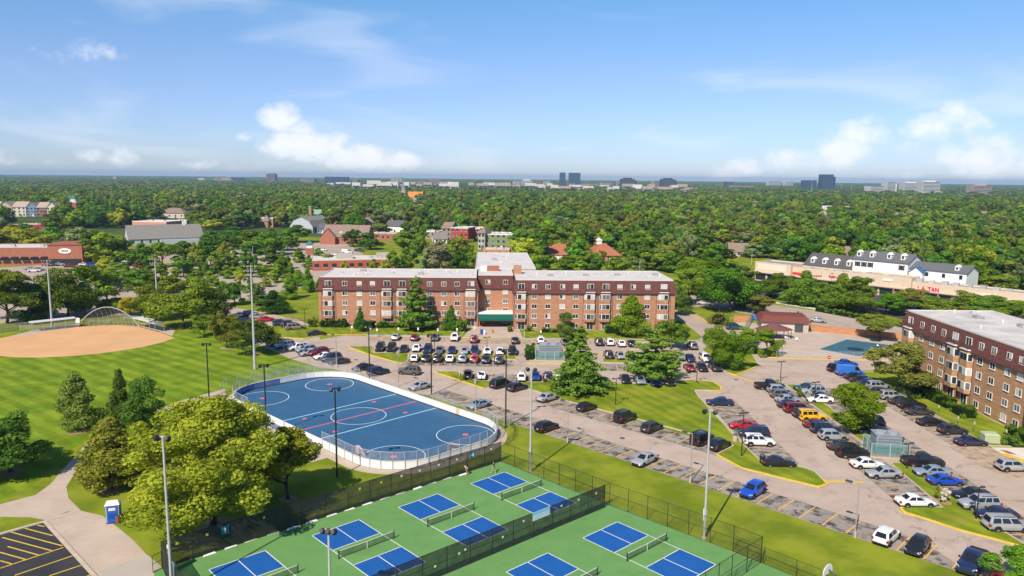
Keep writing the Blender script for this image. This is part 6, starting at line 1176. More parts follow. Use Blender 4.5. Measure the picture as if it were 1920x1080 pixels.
# trees of the drive, street and mall
drv = [(1290,572,505,70,'round',L_MID),(1330,560,490,80,'round',L_BRIGHT),(1368,585,505,92,'round',L_MID),(1395,580,520,70,'round',L_MID),(1432,592,555,50,'spread',L_OLIVE),(1450,560,512,50,'round',L_MID),(1300,540,482,80,'round',L_BRIGHT),(1345,530,484,80,'round',L_MID),(1390,530,500,50,'round',L_DARK),(1508,573,508,58,'oval',L_MID),(1467,548,522,16,'oval',L_YEL),(1578,570,513,36,'oval',L_OLIVE),(1618,585,520,92,'round',L_MID),(1575,580,532,60,'round',L_MID),(1705,585,540,62,'spread',L_OLIVE),(1662,590,550,50,'spread',L_MID),(1785,596,547,86,'round',L_MID),(1850,603,556,80,'round',L_MID),(1905,612,564,70,'round',L_MID),(1745,592,556,60,'spread',L_BRIGHT),(1272,590,545,40,'round',L_DARK),(1663,532,484,40,'oval',L_AUT),(1778,552,497,38,'oval',L_AUT),(1540,566,528,40,'round',L_MID),(1685,590,552,44,'round',L_MID),(1820,602,560,60,'round',L_BRIGHT),(1480,556,518,34,'round',L_MID)]
dl = ['at the right end wall of the brick building','behind the drive, left of the street lamp','over the silver parked car by the drive','right of the silver parked car by the drive','shading the pool house fence','at the left end of the mall','tallest of the clump right of the brick building','second row of the clump right of the brick building','dark, between the clump and the mall','in the mall car park before the red sign','thin yellow sapling in the mall car park','olive, before the sushi sign','large, in front of the mall beside white cars','left half of the pair in front of the mall','sparse olive, left of the pink sign','low, left of the sparse olive tree at the mall','dense, below the pink sign','dense, right of the pink sign','dense, at the right picture edge by the mall','bright, between the olive tree and the pink sign','dark, tucked at the building corner','round topped, in front of the white offices','round topped, before the lower white offices','filling the gap left of the large mall tree','between the sparse olive tree and the mall hedge','low and bright under the cinema style sign','half round, at the mall car park entrance']
for i, (a, b) in enumerate(zip(drv, dl)): ptree(a[0], a[1], a[2], a[3]*1.15, *a[4:], 'street tree ' + b, i % 9 + 1, 'near' if a[1] > 530 else 'mid')
# village trees
vt = [(193,508,480,20,'oval',L_YEL),(213,512,488,14,'oval',L_BRIGHT),(347,513,477,26,'pyr',L_DARK),(378,515,452,28,'pyr',L_MID),(408,518,485,16,'oval',L_MID),(365,500,455,24,'oval',L_AUT),(423,500,452,26,'round',L_AUT),(395,498,448,44,'round',L_MID),(305,502,454,50,'round',L_MID),(345,490,452,44,'round',L_DARK),(268,503,456,40,'oval',L_MID),(226,498,446,36,'round',L_MID),(202,500,436,52,'round',L_MID),(180,492,432,52,'round',L_MID),(155,470,426,46,'round',L_PALE),(98,468,418,34,'oval',L_MID),(60,475,428,60,'round',L_YEL),(20,472,426,56,'round',L_YEL),(-20,478,430,60,'round',L_AUT),(40,452,418,40,'round',L_MID),(125,455,415,40,'oval',L_MID),(462,502,465,28,'oval',L_MID),(508,500,462,30,'oval',L_DARK),(532,505,468,28,'oval',L_MID),(560,492,465,26,'oval',L_BRIGHT),(597,480,465,18,'oval',L_MID),(528,520,485,32,'round',L_BRIGHT),(455,520,497,26,'round',L_BRIGHT),(490,522,494,24,'round',L_BRIGHT),(425,522,497,24,'oval',L_MID),(450,540,505,22,'spread',L_YEL),(250,535,506,20,'oval',L_OLIVE),(500,538,516,22,'oval',L_YEL),(470,555,520,24,'pyr',L_MID),(505,478,435,60,'round',L_MID),(470,470,432,50,'round',L_MID),(555,455,422,56,'round',L_DARK),(662,462,430,36,'round',L_DARK),(695,468,436,40,'round',L_DARK),(510,470,428,40,'pyr',L_MID),(440,462,425,50,'round',L_DARK),(540,470,432,44,'round',L_MID),(480,520,478,20,'pyr',L_DARK),(400,470,430,46,'round',L_MID),(425,478,440,40,'round',L_MID),(280,528,498,24,'oval',L_MID),(305,520,492,22,'oval',L_BRIGHT),(325,535,505,22,'oval',L_YEL),(360,540,512,22,'round',L_MID),(395,535,508,24,'oval',L_BRIGHT),(230,520,492,24,'round',L_MID),(410,550,522,26,'round',L_MID),(440,500,470,26,'oval',L_MID),(545,520,492,22,'oval',L_BRIGHT),(580,505,478,20,'oval',L_MID),(612,500,476,24,'round',L_MID),(262,512,486,20,'oval',L_AUT),(388,520,490,24,'pyr',L_DARK),(520,530,500,24,'oval',L_MID),(255,545,505,46,'round',L_MID),(290,552,512,44,'round',L_DARK),(325,558,515,46,'round',L_MID),(365,556,518,40,'round',L_BRIGHT),(440,572,530,44,'round',L_MID),(345,520,482,40,'round',L_MID),(200,535,500,44,'round',L_MID),(160,530,498,40,'round',L_MID),(415,508,470,38,'round',L_MID),(470,488,452,40,'round',L_MID)]
for i, a in enumerate(vt):
    zone = 'near the restaurant' if a[0] < 240 else 'around the blue grey barn' if a[0] < 400 else 'in the village car park' if a[1] > 485 else 'by the village houses'
    tone = {L_YEL: 'yellow green', L_BRIGHT: 'bright green', L_MID: 'green', L_DARK: 'dark green', L_AUT: 'bronze green', L_PALE: 'pale grey green', L_OLIVE: 'olive'}[a[5]]
    shape = {'oval': 'upright', 'pyr': 'pointed', 'round': 'rounded', 'spread': 'airy'}[a[4]]
    ptree(a[0], a[1], a[2], a[3]*1.2, *a[4:], f'{tone} {shape} tree standing {zone}', i % 9 + 1, 'mid', group=f'trees {zone}')
# trees right behind the main building
bh = [(735,512,470,30,'round',L_MID),(770,510,462,36,'round',L_MID),(800,512,468,40,'oval',L_PALE),(825,512,452,60,'round',L_DEAD),(858,512,470,40,'round',L_MID),(885,510,465,40,'oval',L_BRIGHT),(700,512,485,22,'round',L_YEL),(722,514,487,24,'round',L_YEL),(755,512,484,26,'oval',L_DARK),(645,520,489,20,'round',L_YEL),(980,505,447,66,'round',L_YEL),(1010,512,462,40,'oval',L_BRIGHT),(1030,508,478,40,'spread',L_MID),(1060,510,480,46,'round',L_BRIGHT),(1100,508,470,50,'round',L_MID),(1125,512,470,40,'round',L_MID),(1160,515,480,46,'round',L_MID),(1150,505,482,36,'pine',L_CON),(1190,512,482,50,'round',L_OLIVE),(1230,508,470,56,'round',L_MID),(1262,512,474,50,'round',L_MID),(1090,512,488,40,'spread',L_BRIGHT),(1210,505,478,40,'pine',L_CON),(1245,500,460,50,'round',L_OLIVE)]
for i, a in enumerate(bh):
    tone = {L_YEL: 'yellow green', L_BRIGHT: 'bright green', L_MID: 'green', L_DARK: 'dark green', L_PALE: 'pale green', L_OLIVE: 'olive', L_DEAD: 'half bare brownish', L_CON: 'needle leaved'}[a[5]]
    sd = 'left of the rear wing' if a[0] < 895 else 'right of the rear wing'
    ptree(*a, f'{tone} tree peeping over the brick building {sd}', i % 9 + 1, 'mid', group='trees right behind the brick building')
# ------------------------------------------------------------------ hedges and shrubs
def leafbox(w, d_, h, n, leaf, seed, dome=0):
    r = np.random.default_rng(seed); k = max(6, int(w*d_*h*1.2)); c_ = np.stack([(r.random(k)-.5)*(w-.5), (r.random(k)-.5)*(d_-.4), r.random(k)*(h-.35)+.1], 1)
    if dome: c_[:, 2] *= np.sqrt(np.clip(1-(c_[:,0]/(w/2))**2*.8-(c_[:,1]/(d_/2))**2*.8, .1, 1))
    return leaf_mesh('hedge_leaves', c_, np.full(k, .42)*(.8+.4*r.random(k)), n, leaf, L_HEDGE, seed, flat=.9)
def hedge(a, b, d_, h, label, leafm=None, name='hedge', dome=0, n=None):
    x, y = (a[0]+b[0])/2, (a[1]+b[1])/2; w = math.hypot(b[0]-a[0], b[1]-a[1]); t = thing(name, label, 'hedge' if name == 'hedge' else 'shrub', (x, y, 0), math.atan2(b[1]-a[1], b[0]-a[0]))
    MBc = MB().box(-w/2+.35, w/2-.35, -d_/2+.3, d_/2-.3, 0, h*.72) if not dome else MB().sphere((0,0,h*.3), min(w,d_)*.36, 8, 5, .9)
    MBc.build('twigs', mat('hedge core', (.012,.022,.006), .95, .02), t)
    me = leafbox(w, d_, h, n or int(min(6000, 420*(w*d_+2*h*(w+d_))**.9)), .30, int(abs(x*7+y*3)), dome); c_ = link('foliage', me, t); colour_slot(c_, leafm or L_HEDGE)
hd = [((-51.5,199.6),(-44.2,199.8),2.0,2.4,'clipped hedge at the left front of the brick building'),((-42.5,199.6),(-36.6,199.9),2.0,2.3,'clipped hedge left of the small pointed tree'),((-36.4,199.4),(-28.0,199.9),1.8,1.9,'clipped hedge right of the small pointed tree'),((-27.8,199.0),(-20.5,199.2),1.7,1.7,'low hedge under the pine'),((-15.8,196.5),(-11.6,196.8),3.2,3.0,'tall clipped hedge left of the entrance awning'),((7.5,195.5),(19.5,195.8),1.6,1.3,'long low hedge right of the entrance'),((24.5,195.5),(34.5,195.6),2.4,2.6,'hedge below the bays right of the entrance'),((4.1,164.5),(4.3,172.0),2.2,2.6,'hedge left of the middle plant yard'),((13.2,164.5),(13.4,172.0),2.0,2.6,'hedge right of the middle plant yard'),((79.2,131.0),(78.8,141.6),2.6,2.3,'clipped hedge along the east building'),((79.0,125.4),(79.2,129.6),3.0,2.0,'rounded hedge in front of the east building'),((80.5,111.6),(80.6,117.0),2.6,2.2,'hedge beside the transformer'),((56,174.5),(58.5,180.5),3.0,1.6,'low hedge at the pool deck corner')]
for a, b, d_, h, lb in hd: hedge(a, b, d_, h, lb)
for a, b, lb in [((1530,583),(1650,605),'long low hedge between street and mall car park, left half'),((1655,606),(1740,623),'long low hedge between street and mall car park, right half'),((1455,561),(1520,571),'short hedge at the left end of the mall car park')]:
    hedge(G(*a), G(*b), 2.2, 1.6, lb)
for px, py, w, h, lm, lb in [(1347,607,6.5,3.6,L_OLIVE,'big olive shrub on the grass by the drive'),(1002,612,2.0,2.0,L_HEDGE,'clipped round shrub right of the entrance'),(991,622,1.8,1.8,L_HEDGE,'smaller clipped shrub right of the entrance'),(586,613,3.0,3.4,L_HEDGE,'shrub at the left corner of the brick building'),(1410,662,5.0,1.8,L_MID,'spreading shrub by the pool gate'),(1440,668,4.6,1.6,L_MID,'spreading shrub along the pool fence'),(955,622,1.6,2.0,L_OLIVE,'potted grass beside the entrance'),(1660,895,1.2,.8,L_AUT,'small bronze shrub by the median cars'),(392,507,2.4,2.0,L_DARK,'clipped round bush on the village green'),(1697,742,7,1.8,L_HEDGE,'low shrubs under the olive tree'),(1895,835,3,1.6,L_DARK,'dark shrub behind the transformer')]:
    x, y = G(px, py); hedge((x-w/2, y), (x+w/2, y), w*.85, h, lb, lm, 'shrub', 1, 1400)
# mulch rings and village greens
for px, py, r_ in [(145,809,1.5),(210,919,1.4),(425,653,1.6),(474,664,1.6),(400,986,2.2),(846,622,2),(1594,806,1.2),(1692,738,4.0),(20,886,1.6),(780,622,2.4),(540,936,1.2),(1757,939,.7),(1773,944,.7)]:
    x, y = G(px, py); S('mulch_bed', MB().cyl(x, y, .0, .150 if 1480 < px < 1800 and py > 740 else .03, r_, 16), M_MULCH)
for q in [[(400,505),(445,495),(520,498),(515,508),(440,518),(405,515)],[(345,508),(385,503),(400,515),(360,520)],[(250,535),(270,530),(275,540),(258,545)],[(485,508),(545,500),(540,507),(490,514)],[(250,498),(330,492),(345,498),(300,503)],[(270,525),(330,516),(335,520),(275,531)],[(310,535),(370,526),(378,531),(318,541)],[(380,532),(420,526),(430,532),(390,540)],[(510,528),(560,515),(566,520),(515,534)],[(205,512),(245,505),(250,512),(210,520)],[(395,550),(440,542),(450,550),(405,558)]]: S('village_green', MB().sheet(GP(q), .03), M_GRASS)
# ------------------------------------------------------------------ cars
def paint(n, c, metal=0.0): return mat('paint ' + n, c, .28, .5, metal, coat=.7)
PAINT = {'black': paint('black', (.012,.012,.014)), 'white': paint('white', (.72,.72,.70)), 'silver': paint('silver', (.42,.43,.44), .35), 'grey': paint('grey', (.16,.165,.17), .3), 'dark grey': paint('dark grey', (.05,.052,.056), .2), 'navy': paint('navy', (.012,.022,.065)), 'blue': paint('blue', (.012,.045,.24)), 'bright blue': paint('bright blue', (.01,.06,.42)), 'red': paint('red', (.42,.012,.014)), 'dark red': paint('dark red', (.17,.012,.02)), 'gold': paint('gold', (.34,.27,.19), .35), 'yellow': paint('yellow', (.72,.42,.01)), 'teal': paint('teal', (.02,.06,.075)), 'pale blue': paint('pale blue', (.28,.34,.42), .3), 'brown': paint('brown', (.13,.11,.09), .3), 'charcoal': paint('charcoal', (.03,.032,.035), .1), 'blue and white': paint('van blue', (.03,.16,.55))}
M_CGLASS = mat('car glass', (.012,.014,.017), .05, .7); M_TYRE = mat('tyre', (.018,.018,.018), .85, .2); M_RIM = mat('alloy rim', (.42,.42,.43), .35, .5, .6); M_TRIM = mat('black plastic trim', (.02,.02,.021), .6, .3); M_HEAD = mat('headlamp', (.62,.64,.66), .1, .6); M_TAIL = mat('tail lamp', (.30,.012,.012), .2, .5); M_PLATE = mat('number plate', (.6,.6,.62), .5)
TYPES = {  # length, width, height, belt, hood, nose, trunk, cabin belt rear/front, roof rear/front
 'sedan': (4.75,1.84,1.45,.93,.90,.70,.98,-1.62,1.02,-.90,.22), 'coupe': (4.6,1.86,1.38,.92,.88,.68,.96,-1.75,.9,-.85,.1), 'suv': (4.75,1.92,1.74,1.08,1.05,.88,1.08,-2.28,1.05,-2.0,.40), 'crossover': (4.45,1.86,1.62,1.02,.99,.80,1.02,-2.12,1.02,-1.65,.35), 'hatchback': (4.2,1.78,1.50,.96,.93,.74,.98,-2.0,1.05,-1.45,.28),
 'minivan': (5.1,2.0,1.78,1.06,1.00,.80,1.06,-2.46,1.45,-2.2,.70), 'pickup': (5.7,2.02,1.90,1.15,1.14,1.0,1.15,-.75,1.35,-.55,.62), 'boxy car': (4.6,1.98,1.92,1.22,1.20,1.10,1.22,-2.22,.78,-2.16,.52), 'van': (5.7,2.02,2.15,1.15,1.05,.85,1.15,-2.8,2.0,-2.72,1.15), 'wagon': (4.8,1.86,1.56,.97,.94,.76,.98,-2.3,1.02,-1.9,.30)}
_cars = {}
def car_parts(ty):
    if ty in _cars: return _cars[ty]
    L, Wd, Hh, belt, hood, nose, trk, cr, cf, rr0, rf0 = TYPES[ty]; h2 = L/2; out = []
    prof = [(-h2, .55), (-h2+.05, .72 if trk < 1.02 else .86), (-h2+.22, trk), (cr, trk+.01 if trk > belt else belt), ((cr+cf)/2, belt), (cf, max(hood, belt-.02)), (h2-.75, (hood+nose)/2+.03), (h2-.22, nose), (h2-.04, nose-.14), (h2, .46)]
    m = MB(); rows = []
    for x, zt in prof:
        q = abs(x)/h2; hw = Wd/2*(1-.16*q**7-.02*q**2); zb = .24 + .10*q**8
        rows.append([(x, -hw*.9, zb), (x, -hw, zb+.16), (x, -hw, zb+(zt-zb)*.62), (x, -hw*.965, zt-.07*min(1, zt)), (x, -hw*.84, zt), (x, 0, zt+.025), (x, hw*.84, zt), (x, hw*.965, zt-.07*min(1, zt)), (x, hw, zb+(zt-zb)*.62), (x, hw, zb+.16), (x, hw*.9, zb)])
    n = 11; vs = [p for r_ in rows for p in r_]; fs = []
    for i in range(len(rows)-1):
        for j in range(n-1): fs.append((i*n+j, i*n+j+1, (i+1)*n+j+1, (i+1)*n+j))
        fs.append((i*n+n-1, i*n, (i+1)*n, (i+1)*n+n-1))
    fs += [tuple(reversed(range(n))), tuple((len(rows)-1)*n+j for j in range(n))]
    if ty == 'pickup':   # cut the bed: lower the top of the rear rows
        for i in range(1, 4):
            for j in (4, 5, 6): x, y, z = vs[i*n+j]; vs[i*n+j] = (x, y, z)
    m.add(vs, [tuple(reversed(f)) for f in fs])
    wb = Wd/2*.93; wr = Wd/2*(.72 if ty not in ('boxy car', 'van') else .86); zr = Hh-.05
    def ring_(x0, x1, w, z, c=.12): return [(x0, -w+c, z), (x0+c*.6, -w, z), (x1-c, -w, z), (x1, -w+c*1.6, z), (x1, w-c*1.6, z), (x1-c, w, z), (x0+c*.6, w, z), (x0, w-c, z)]
    A = ring_(cr, cf, wb, belt-.03); Bq = ring_(rr0, rf0, wr, zr); T = ring_(rr0+.12, rf0-.12, wr-.14, Hh)
    b = len(m.v); m.add(A+Bq+T, [(i, (i+1) % 8, 8+(i+1) % 8, 8+i) for i in range(8)] + [(8+i, 8+(i+1) % 8, 16+(i+1) % 8, 16+i) for i in range(8)] + [tuple(16+i for i in range(8))])
    wx = L*.305 if ty != 'pickup' else L*.31; wr_ = .33 if ty in ('sedan','coupe','hatchback','wagon') else .37 if ty in ('suv','crossover','minivan','van') else .41
    for x in (-wx, wx):
        for s_ in (-1, 1):
            A_ = [(x+(wr_+.075)*math.cos(t), s_*(Wd/2+.004), wr_+(wr_+.075)*math.sin(t)) for t in [math.pi*i/10 for i in range(11)]]
            m.add(A_, [tuple(range(11)) if s_ < 0 else tuple(reversed(range(11)))], 1)
    m.box(-h2*.9, h2*.9, -Wd/2*.92, Wd/2*.92, .17, .30, 1); m.box(h2-.06, h2+.012, -Wd*.32, Wd*.32, .34, .58, 1); m.box(-h2-.012, -h2+.08, -Wd*.40, Wd*.40, .30, .46, 1)
    if ty in ('suv', 'boxy car', 'minivan'):
        for s_ in (-1, 1): m.box(rr0+.25, rf0-.25, s_*wr*.86-.025, s_*wr*.86+.025, Hh-.01, Hh+.045, 1)
    if ty == 'boxy car':
        for i in range(14): a0 = 2*math.pi*i/14; a1 = 2*math.pi*(i+1)/14; m.add([(-h2-.02, .33*math.cos(a0), 1.0+.33*math.sin(a0)), (-h2-.02, .33*math.cos(a1), 1.0+.33*math.sin(a1)), (-h2-.24, .33*math.cos(a1), 1.0+.33*math.sin(a1)), (-h2-.24, .33*math.cos(a0), 1.0+.33*math.sin(a0))], [(0,1,2,3)], 1)
        m.add([(-h2-.24, .33*math.cos(2*math.pi*i/14), 1.0+.33*math.sin(2*math.pi*i/14)) for i in range(14)], [tuple(range(14))], 1)
    body = m.mesh('body', [PAINT['grey'], M_TRIM], 35); out.append(('body', body, None, None))
    V = Vector
    def pane(nm, p0, p1, p2, p3, outw, mrg=(.08, .10), kp=None):
        p0, p1, p2, p3 = [V(p) for p in (p0, p1, p2, p3)]   # bottom-left, bottom-right, top-right, top-left
        def at(u, v): return (p0*(1-u)+p1*u)*(1-v) + (p3*(1-u)+p2*u)*v
        a, b_ = mrg; q = [at(a, b_*.7), at(1-a, b_*.7), at(1-a, 1-b_), at(a, 1-b_)]; o_ = V(outw).normalized()*.016
        fr_ = [p + o_ for p in q]; bk = [p - o_*.5 for p in q]
        out.append((nm, MB().add(fr_ + bk, [(0,1,2,3),(4,7,6,5),(0,4,5,1),(1,5,6,2),(2,6,7,3),(3,7,4,0)]).mesh(nm, kp or M_CGLASS), None, None))
    zb = belt-.02
    pane('windshield', (cf, -wb+.19, zb), (cf, wb-.19, zb), (rf0, wr-.19, zr), (rf0, -wr+.19, zr), (zr-zb, 0, cf-rf0), (.03, .08))
    if ty != 'van': pane('rear_window', (cr, wb-.12, zb), (cr, -wb+.12, zb), (rr0, -wr+.12, zr), (rr0, wr-.12, zr), (-(zr-zb), 0, rr0-cr), (.07, .12))
    ns = 1 if ty in ('pickup', 'van') else 2 if ty not in ('minivan', 'suv', 'boxy car') else 3
    for s_ in (-1, 1):
        b0, b1 = cr+.16, cf-.16; t0, t1 = rr0+.12, rf0-.06
        if ty == 'van': b0, t0 = .55, .5
        for i in range(ns):
            u0, u1 = i/ns+.02, (i+1)/ns-.02
            P0, P1, P2, P3 = [(b0+(b1-b0)*u0, s_*wb, zb), (b0+(b1-b0)*u1, s_*wb, zb), (t0+(t1-t0)*u1, s_*wr, zr), (t0+(t1-t0)*u0, s_*wr, zr)]
            if s_ > 0: P0, P1, P2, P3 = P1, P0, P3, P2
            pane('side_window', P0, P1, P2, P3, (0, s_, .35), (.02, .13))
    for x in (-wx, wx):
        for s_ in (-1, 1): out.append(('wheel', 'W%.2f' % wr_, (x, s_*(Wd/2-.09), wr_), s_))
    for s_ in (-1, 1):
        out.append(('headlight', MB().add([(h2-.30, s_*Wd*.47, nose-.13), (h2-.02, s_*Wd*.30, nose-.20), (h2-.05, s_*Wd*.30, nose-.05), (h2-.34, s_*Wd*.455, nose-.01)], [(0,1,2,3) if s_ < 0 else (3,2,1,0)]).mesh('headlight', M_HEAD), (.02, s_*.02, .012), None))
        zt = trk-.10; out.append(('tail_light', MB().box(-h2-.015, -h2+.22, min(s_*Wd*.36, s_*Wd*.485), max(s_*Wd*.36, s_*Wd*.485), zt-.24, zt-.02).mesh('tail_light', M_TAIL), None, None))
        out.append(('mirror', MB().box(cf-.42, cf-.22, min(s_*(wb+.02), s_*(wb+.22)), max(s_*(wb+.02), s_*(wb+.22)), belt, belt+.15).mesh('mirror', [PAINT['grey']]), None, None))
    out.append(('number_plate', MB().box(-h2-.022, -h2-.013, -.16, .16, .62, .76).mesh('number_plate', M_PLATE), None, None))
    if ty == 'pickup':
        bw = Wd/2*.80; out.append(('cargo_bed', MB().box(-h2+.16, cr-.06, -bw, bw, belt+.015, belt+.032).mesh('cargo_bed', M_TRIM), None, None))
    _cars[ty] = out; return out
_wh = {}
def wheel_mesh(key):
    if key not in _wh:
        r_ = float(key[1:]); t = MB(); n = 18
        A = [2*math.pi*i/n for i in range(n)]; prof = [(r_*.62,-.115),(r_*.93,-.115),(r_,-.08),(r_,.08),(r_*.93,.115),(r_*.62,.115)]
        vs = [(a*math.cos(t_), y, a*math.sin(t_)) for a, y in prof for t_ in A]; t.add(vs, [(k*n+i, k*n+(i+1) % n, (k+1)*n+(i+1) % n, (k+1)*n+i) for k in range(5) for i in range(n)])
        rm = MB(); rm.add([(r_*.64*math.cos(t_), .06, r_*.64*math.sin(t_)) for t_ in A] + [(r_*.64*math.cos(t_), -.06, r_*.64*math.sin(t_)) for t_ in A], [tuple(range(n))[::-1], tuple(range(n, 2*n))])
        for i in range(5):
            a = 2*math.pi*i/5
            for s_ in (-1, 1): rm.add([(r_*.12*math.cos(a-.6), s_*.075, r_*.12*math.sin(a-.6)), (r_*.6*math.cos(a-.18), s_*.085, r_*.6*math.sin(a-.18)), (r_*.6*math.cos(a+.18), s_*.085, r_*.6*math.sin(a+.18)), (r_*.12*math.cos(a+.6), s_*.075, r_*.12*math.sin(a+.6))], [(0,1,2,3) if s_ > 0 else (3,2,1,0)])
        _wh[key] = (t.mesh('wheel', M_TYRE, 40), rm.mesh('rim', M_RIM))
    return _wh[key]
def car(px, py, ty, colour, head, label, group=None, zc=.7, light=False):
    x, y = G(px, py, zc); t = thing({'boxy car': 'off_road_car'}.get(ty, ty.replace(' ', '_')) if ty in ('van', 'minivan', 'pickup', 'boxy car') else 'car', label, {'pickup': 'pickup truck', 'van': 'van', 'minivan': 'minivan'}.get(ty, 'car'), (x, y, .05), R(head + random.uniform(-1.6, 1.6)), group)
    pm = PAINT[colour]
    for nm, me, loc, ex in car_parts(ty):
        if nm == 'wheel':
            w, rm = wheel_mesh(me); o = link('wheel', w, t, loc); link('rim', rm, o); continue
        if light and nm in ('mirror', 'number_plate'): continue
        o = link(nm, me, t, loc)
        if nm in ('body', 'mirror'): colour_slot(o, pm)
    return t
ORD = ['first','second','third','fourth','fifth','sixth','seventh','eighth','ninth','tenth','eleventh','twelfth','thirteenth','fourteenth','fifteenth','sixteenth','seventeenth']
def row(phrase, group, cars, order='from the left'):
    for i, (px, py, ty, c_, hd_) in enumerate(cars): car(px, py, ty, c_, hd_, f'{c_} {ty}, {ORD[i]} {order} in {phrase}', group)
row('the slanted row left of the rink', 'cars in the slanted row left of the rink', [(522,642,'pickup','white',218),(534,647,'suv','pale blue',218),(558,651,'suv','white',218),(573,654,'wagon','pale blue',218),(580,660.5,'sedan','silver',218),(597,660.5,'suv','dark red',218),(607,667,'sedan','white',218),(621,671,'suv','navy',218),(635,676.5,'sedan','dark grey',218)])
row('the cars by the lawn left of the building', 'cars by the lawn left of the brick building', [(453,589.5,'sedan','white',25),(470,589,'suv','navy',25),(481,593,'hatchback','silver',25),(499,598,'sedan','red',28),(528,606,'suv','teal',30),(543,608,'suv','navy',30),(554,613,'minivan','gold',30),(594,624,'sedan','black',26)])
row('the row beside the rink', 'cars in the row beside the rink', [(680,688,'sedan','black',225),(709,696,'suv','navy',45),(786.5,723,'coupe','silver',225),(897.5,757.5,'sedan','pale blue',225),(1025,799,'crossover','black',45),(1208.5,860,'sedan','silver',225),(1412,918,'crossover','bright blue',225),(1663,1003,'crossover','white',45),(1721,1022,'hatchback','black',225),(1824,1052,'pickup','navy',225),(1878,1084,'sedan','dark red',45)])
car(767.5,695.5,'suv','brown',165,'brown grey suv driving along the road beside the rink')
row('the row on the lawn side', 'cars along the lawn side of the road', [(940,719,'minivan','black',45),(970,725,'crossover','charcoal',45),(1027.5,744,'sedan','silver',45),(1100,762,'hatchback','black',45),(1172,782,'boxy car','black',45),(1222.5,800,'crossover','charcoal',45),(1316.5,823,'boxy car','black',45),(1349,832.5,'crossover','black',45)])
row('the open bays below the lawn', 'cars in the open bays below the lawn corner', [(1350,752.5,'sedan','navy',178),(1395,796,'sedan','red',178),(1414,811,'suv','navy',178),(1422.5,826,'suv','white',-2),(1460,865,'sedan','black',-2)], 'from the far end')
row('the line west of the median', 'cars in the line west of the east median', [(1443,722.5,'pickup','black',2),(1461,730,'crossover','silver',2),(1467,739,'crossover','grey',2),(1478,748,'sedan','silver',2),(1483,757,'sedan','navy',2),(1497,766,'minivan','dark red',2),(1511,775,'crossover','black',2),(1523,781,'boxy car','yellow',2),(1534,794,'sedan','dark red',2),(1548,803.5,'suv','navy',2),(1562,816,'crossover','silver',2),(1582,835,'sedan','dark grey',2),(1598,848,'boxy car','black',2),(1627,868,'sedan','white',2),(1656.5,885.5,'sedan','silver',182),(1716.5,938,'sedan','white',2)], 'from the far end')
row('the line east of the median', 'cars in the line east of the east median', [(1512,725.5,'sedan','teal',180),(1524,733,'suv','silver',180),(1531,740,'sedan','grey',180),(1538,748,'sedan','white',180),(1601,788,'sedan','black',180),(1630,792,'suv','black',180),(1635,805,'sedan','navy',180),(1666,818,'crossover','navy',0),(1730,864,'pickup','black',0),(1747,883,'sedan','pale blue',180),(1773,899,'coupe','bright blue',0),(1822,925.5,'sedan','black',180),(1836,943,'suv','silver',180),(1868,962,'sedan','navy',180),(1888,982.5,'minivan','silver',0)], 'from the far end')
row('the line by the east building', 'cars in the line beside the east building lawn', [(1573,691,'suv','black',2),(1594,697.5,'van','blue and white',2),(1606,705,'sedan','black',2),(1617,711,'sedan','black',2),(1630,717,'sedan','navy',2),(1648,724,'suv','silver',2),(1655,735,'crossover','dark grey',2),(1673,742,'suv','silver',2),(1693,751,'sedan','charcoal',2),(1710,759,'suv','black',2),(1725,770,'sedan','dark grey',2),(1748,790,'sedan','black',2),(1786.5,805,'crossover','charcoal',2),(1821,826.5,'sedan','navy',2),(1899,873,'crossover','silver',2)], 'from the far end')
car(1587,680,'sedan','bright blue',0,'bright blue sedan crossing behind the no entry sign')
row('the front row at the building', 'cars in the front row at the brick building', [(742.5,631,'sedan','silver',90),(778,632.5,'hatchback','dark red',90),(816,632.5,'sedan','grey',270),(852.5,632.5,'suv','white',270),(889,636,'suv','dark red',90),(966,637.5,'sedan','black',90),(1014,637.5,'suv','white',90),(1059,640,'sedan','silver',90),(1123,641,'suv','charcoal',90),(1142.5,641,'suv','white',90),(1164.5,643,'sedan','white',90),(1184,643,'sedan','black',90),(1298,648,'suv','grey',90)])
row('the double row upper line', 'cars in the upper line of the double row', [(713,651,'suv','black',270),(734,651.7,'suv','black',270),(757.5,653.5,'sedan','black',270),(781,652.5,'hatchback','white',270),(802,655,'suv','navy',270),(824,656,'sedan','grey',270),(847.5,656,'sedan','navy',270),(871,657.5,'hatchback','silver',270),(890,657.5,'suv','navy',270),(914,657.5,'sedan','white',270),(937.5,658,'sedan','white',270),(961,658,'suv','black',270)])
row('the double row lower line', 'cars in the lower line of the double row', [(777.5,670.5,'hatchback','white',90),(799,670.5,'sedan','black',90),(821,671,'suv','black',90),(844,671,'sedan','white',90),(867.5,671.5,'suv','pale blue',90),(889,671.7,'suv','red',90),(911,673,'sedan','navy',90),(935,674,'suv','dark grey',90)])
row('the row before the plant yard', 'cars in the row in front of the plant yard', [(877.5,701.5,'crossover','black',90),(903,702.5,'sedan','white',90),(977.5,705.5,'suv','white',90),(1004,704.5,'sedan','blue',270),(1027.5,706.5,'suv','black',90),(1048,708,'sedan','white',90),(1172.5,710,'sedan','black',270),(1200,712.5,'crossover','pale blue',270),(1227.5,715,'sedan','blue',270),(1254,714,'minivan','black',270)])
row('the row between the conifers', 'cars in the middle row between the conifers', [(1141,665,'suv','charcoal',90),(1163,666,'sedan','silver',270),(1183,667.5,'sedan','black',270),(1274,668.5,'suv','silver',270),(1294,671,'sedan','navy',270),(1322,671,'suv','white',270)])
row('the row facing the conifers', 'cars facing the conifer lawn', [(1292.5,688,'sedan','dark red',90),(1316,688,'sedan','black',270),(1341,687.5,'minivan','charcoal',270)])
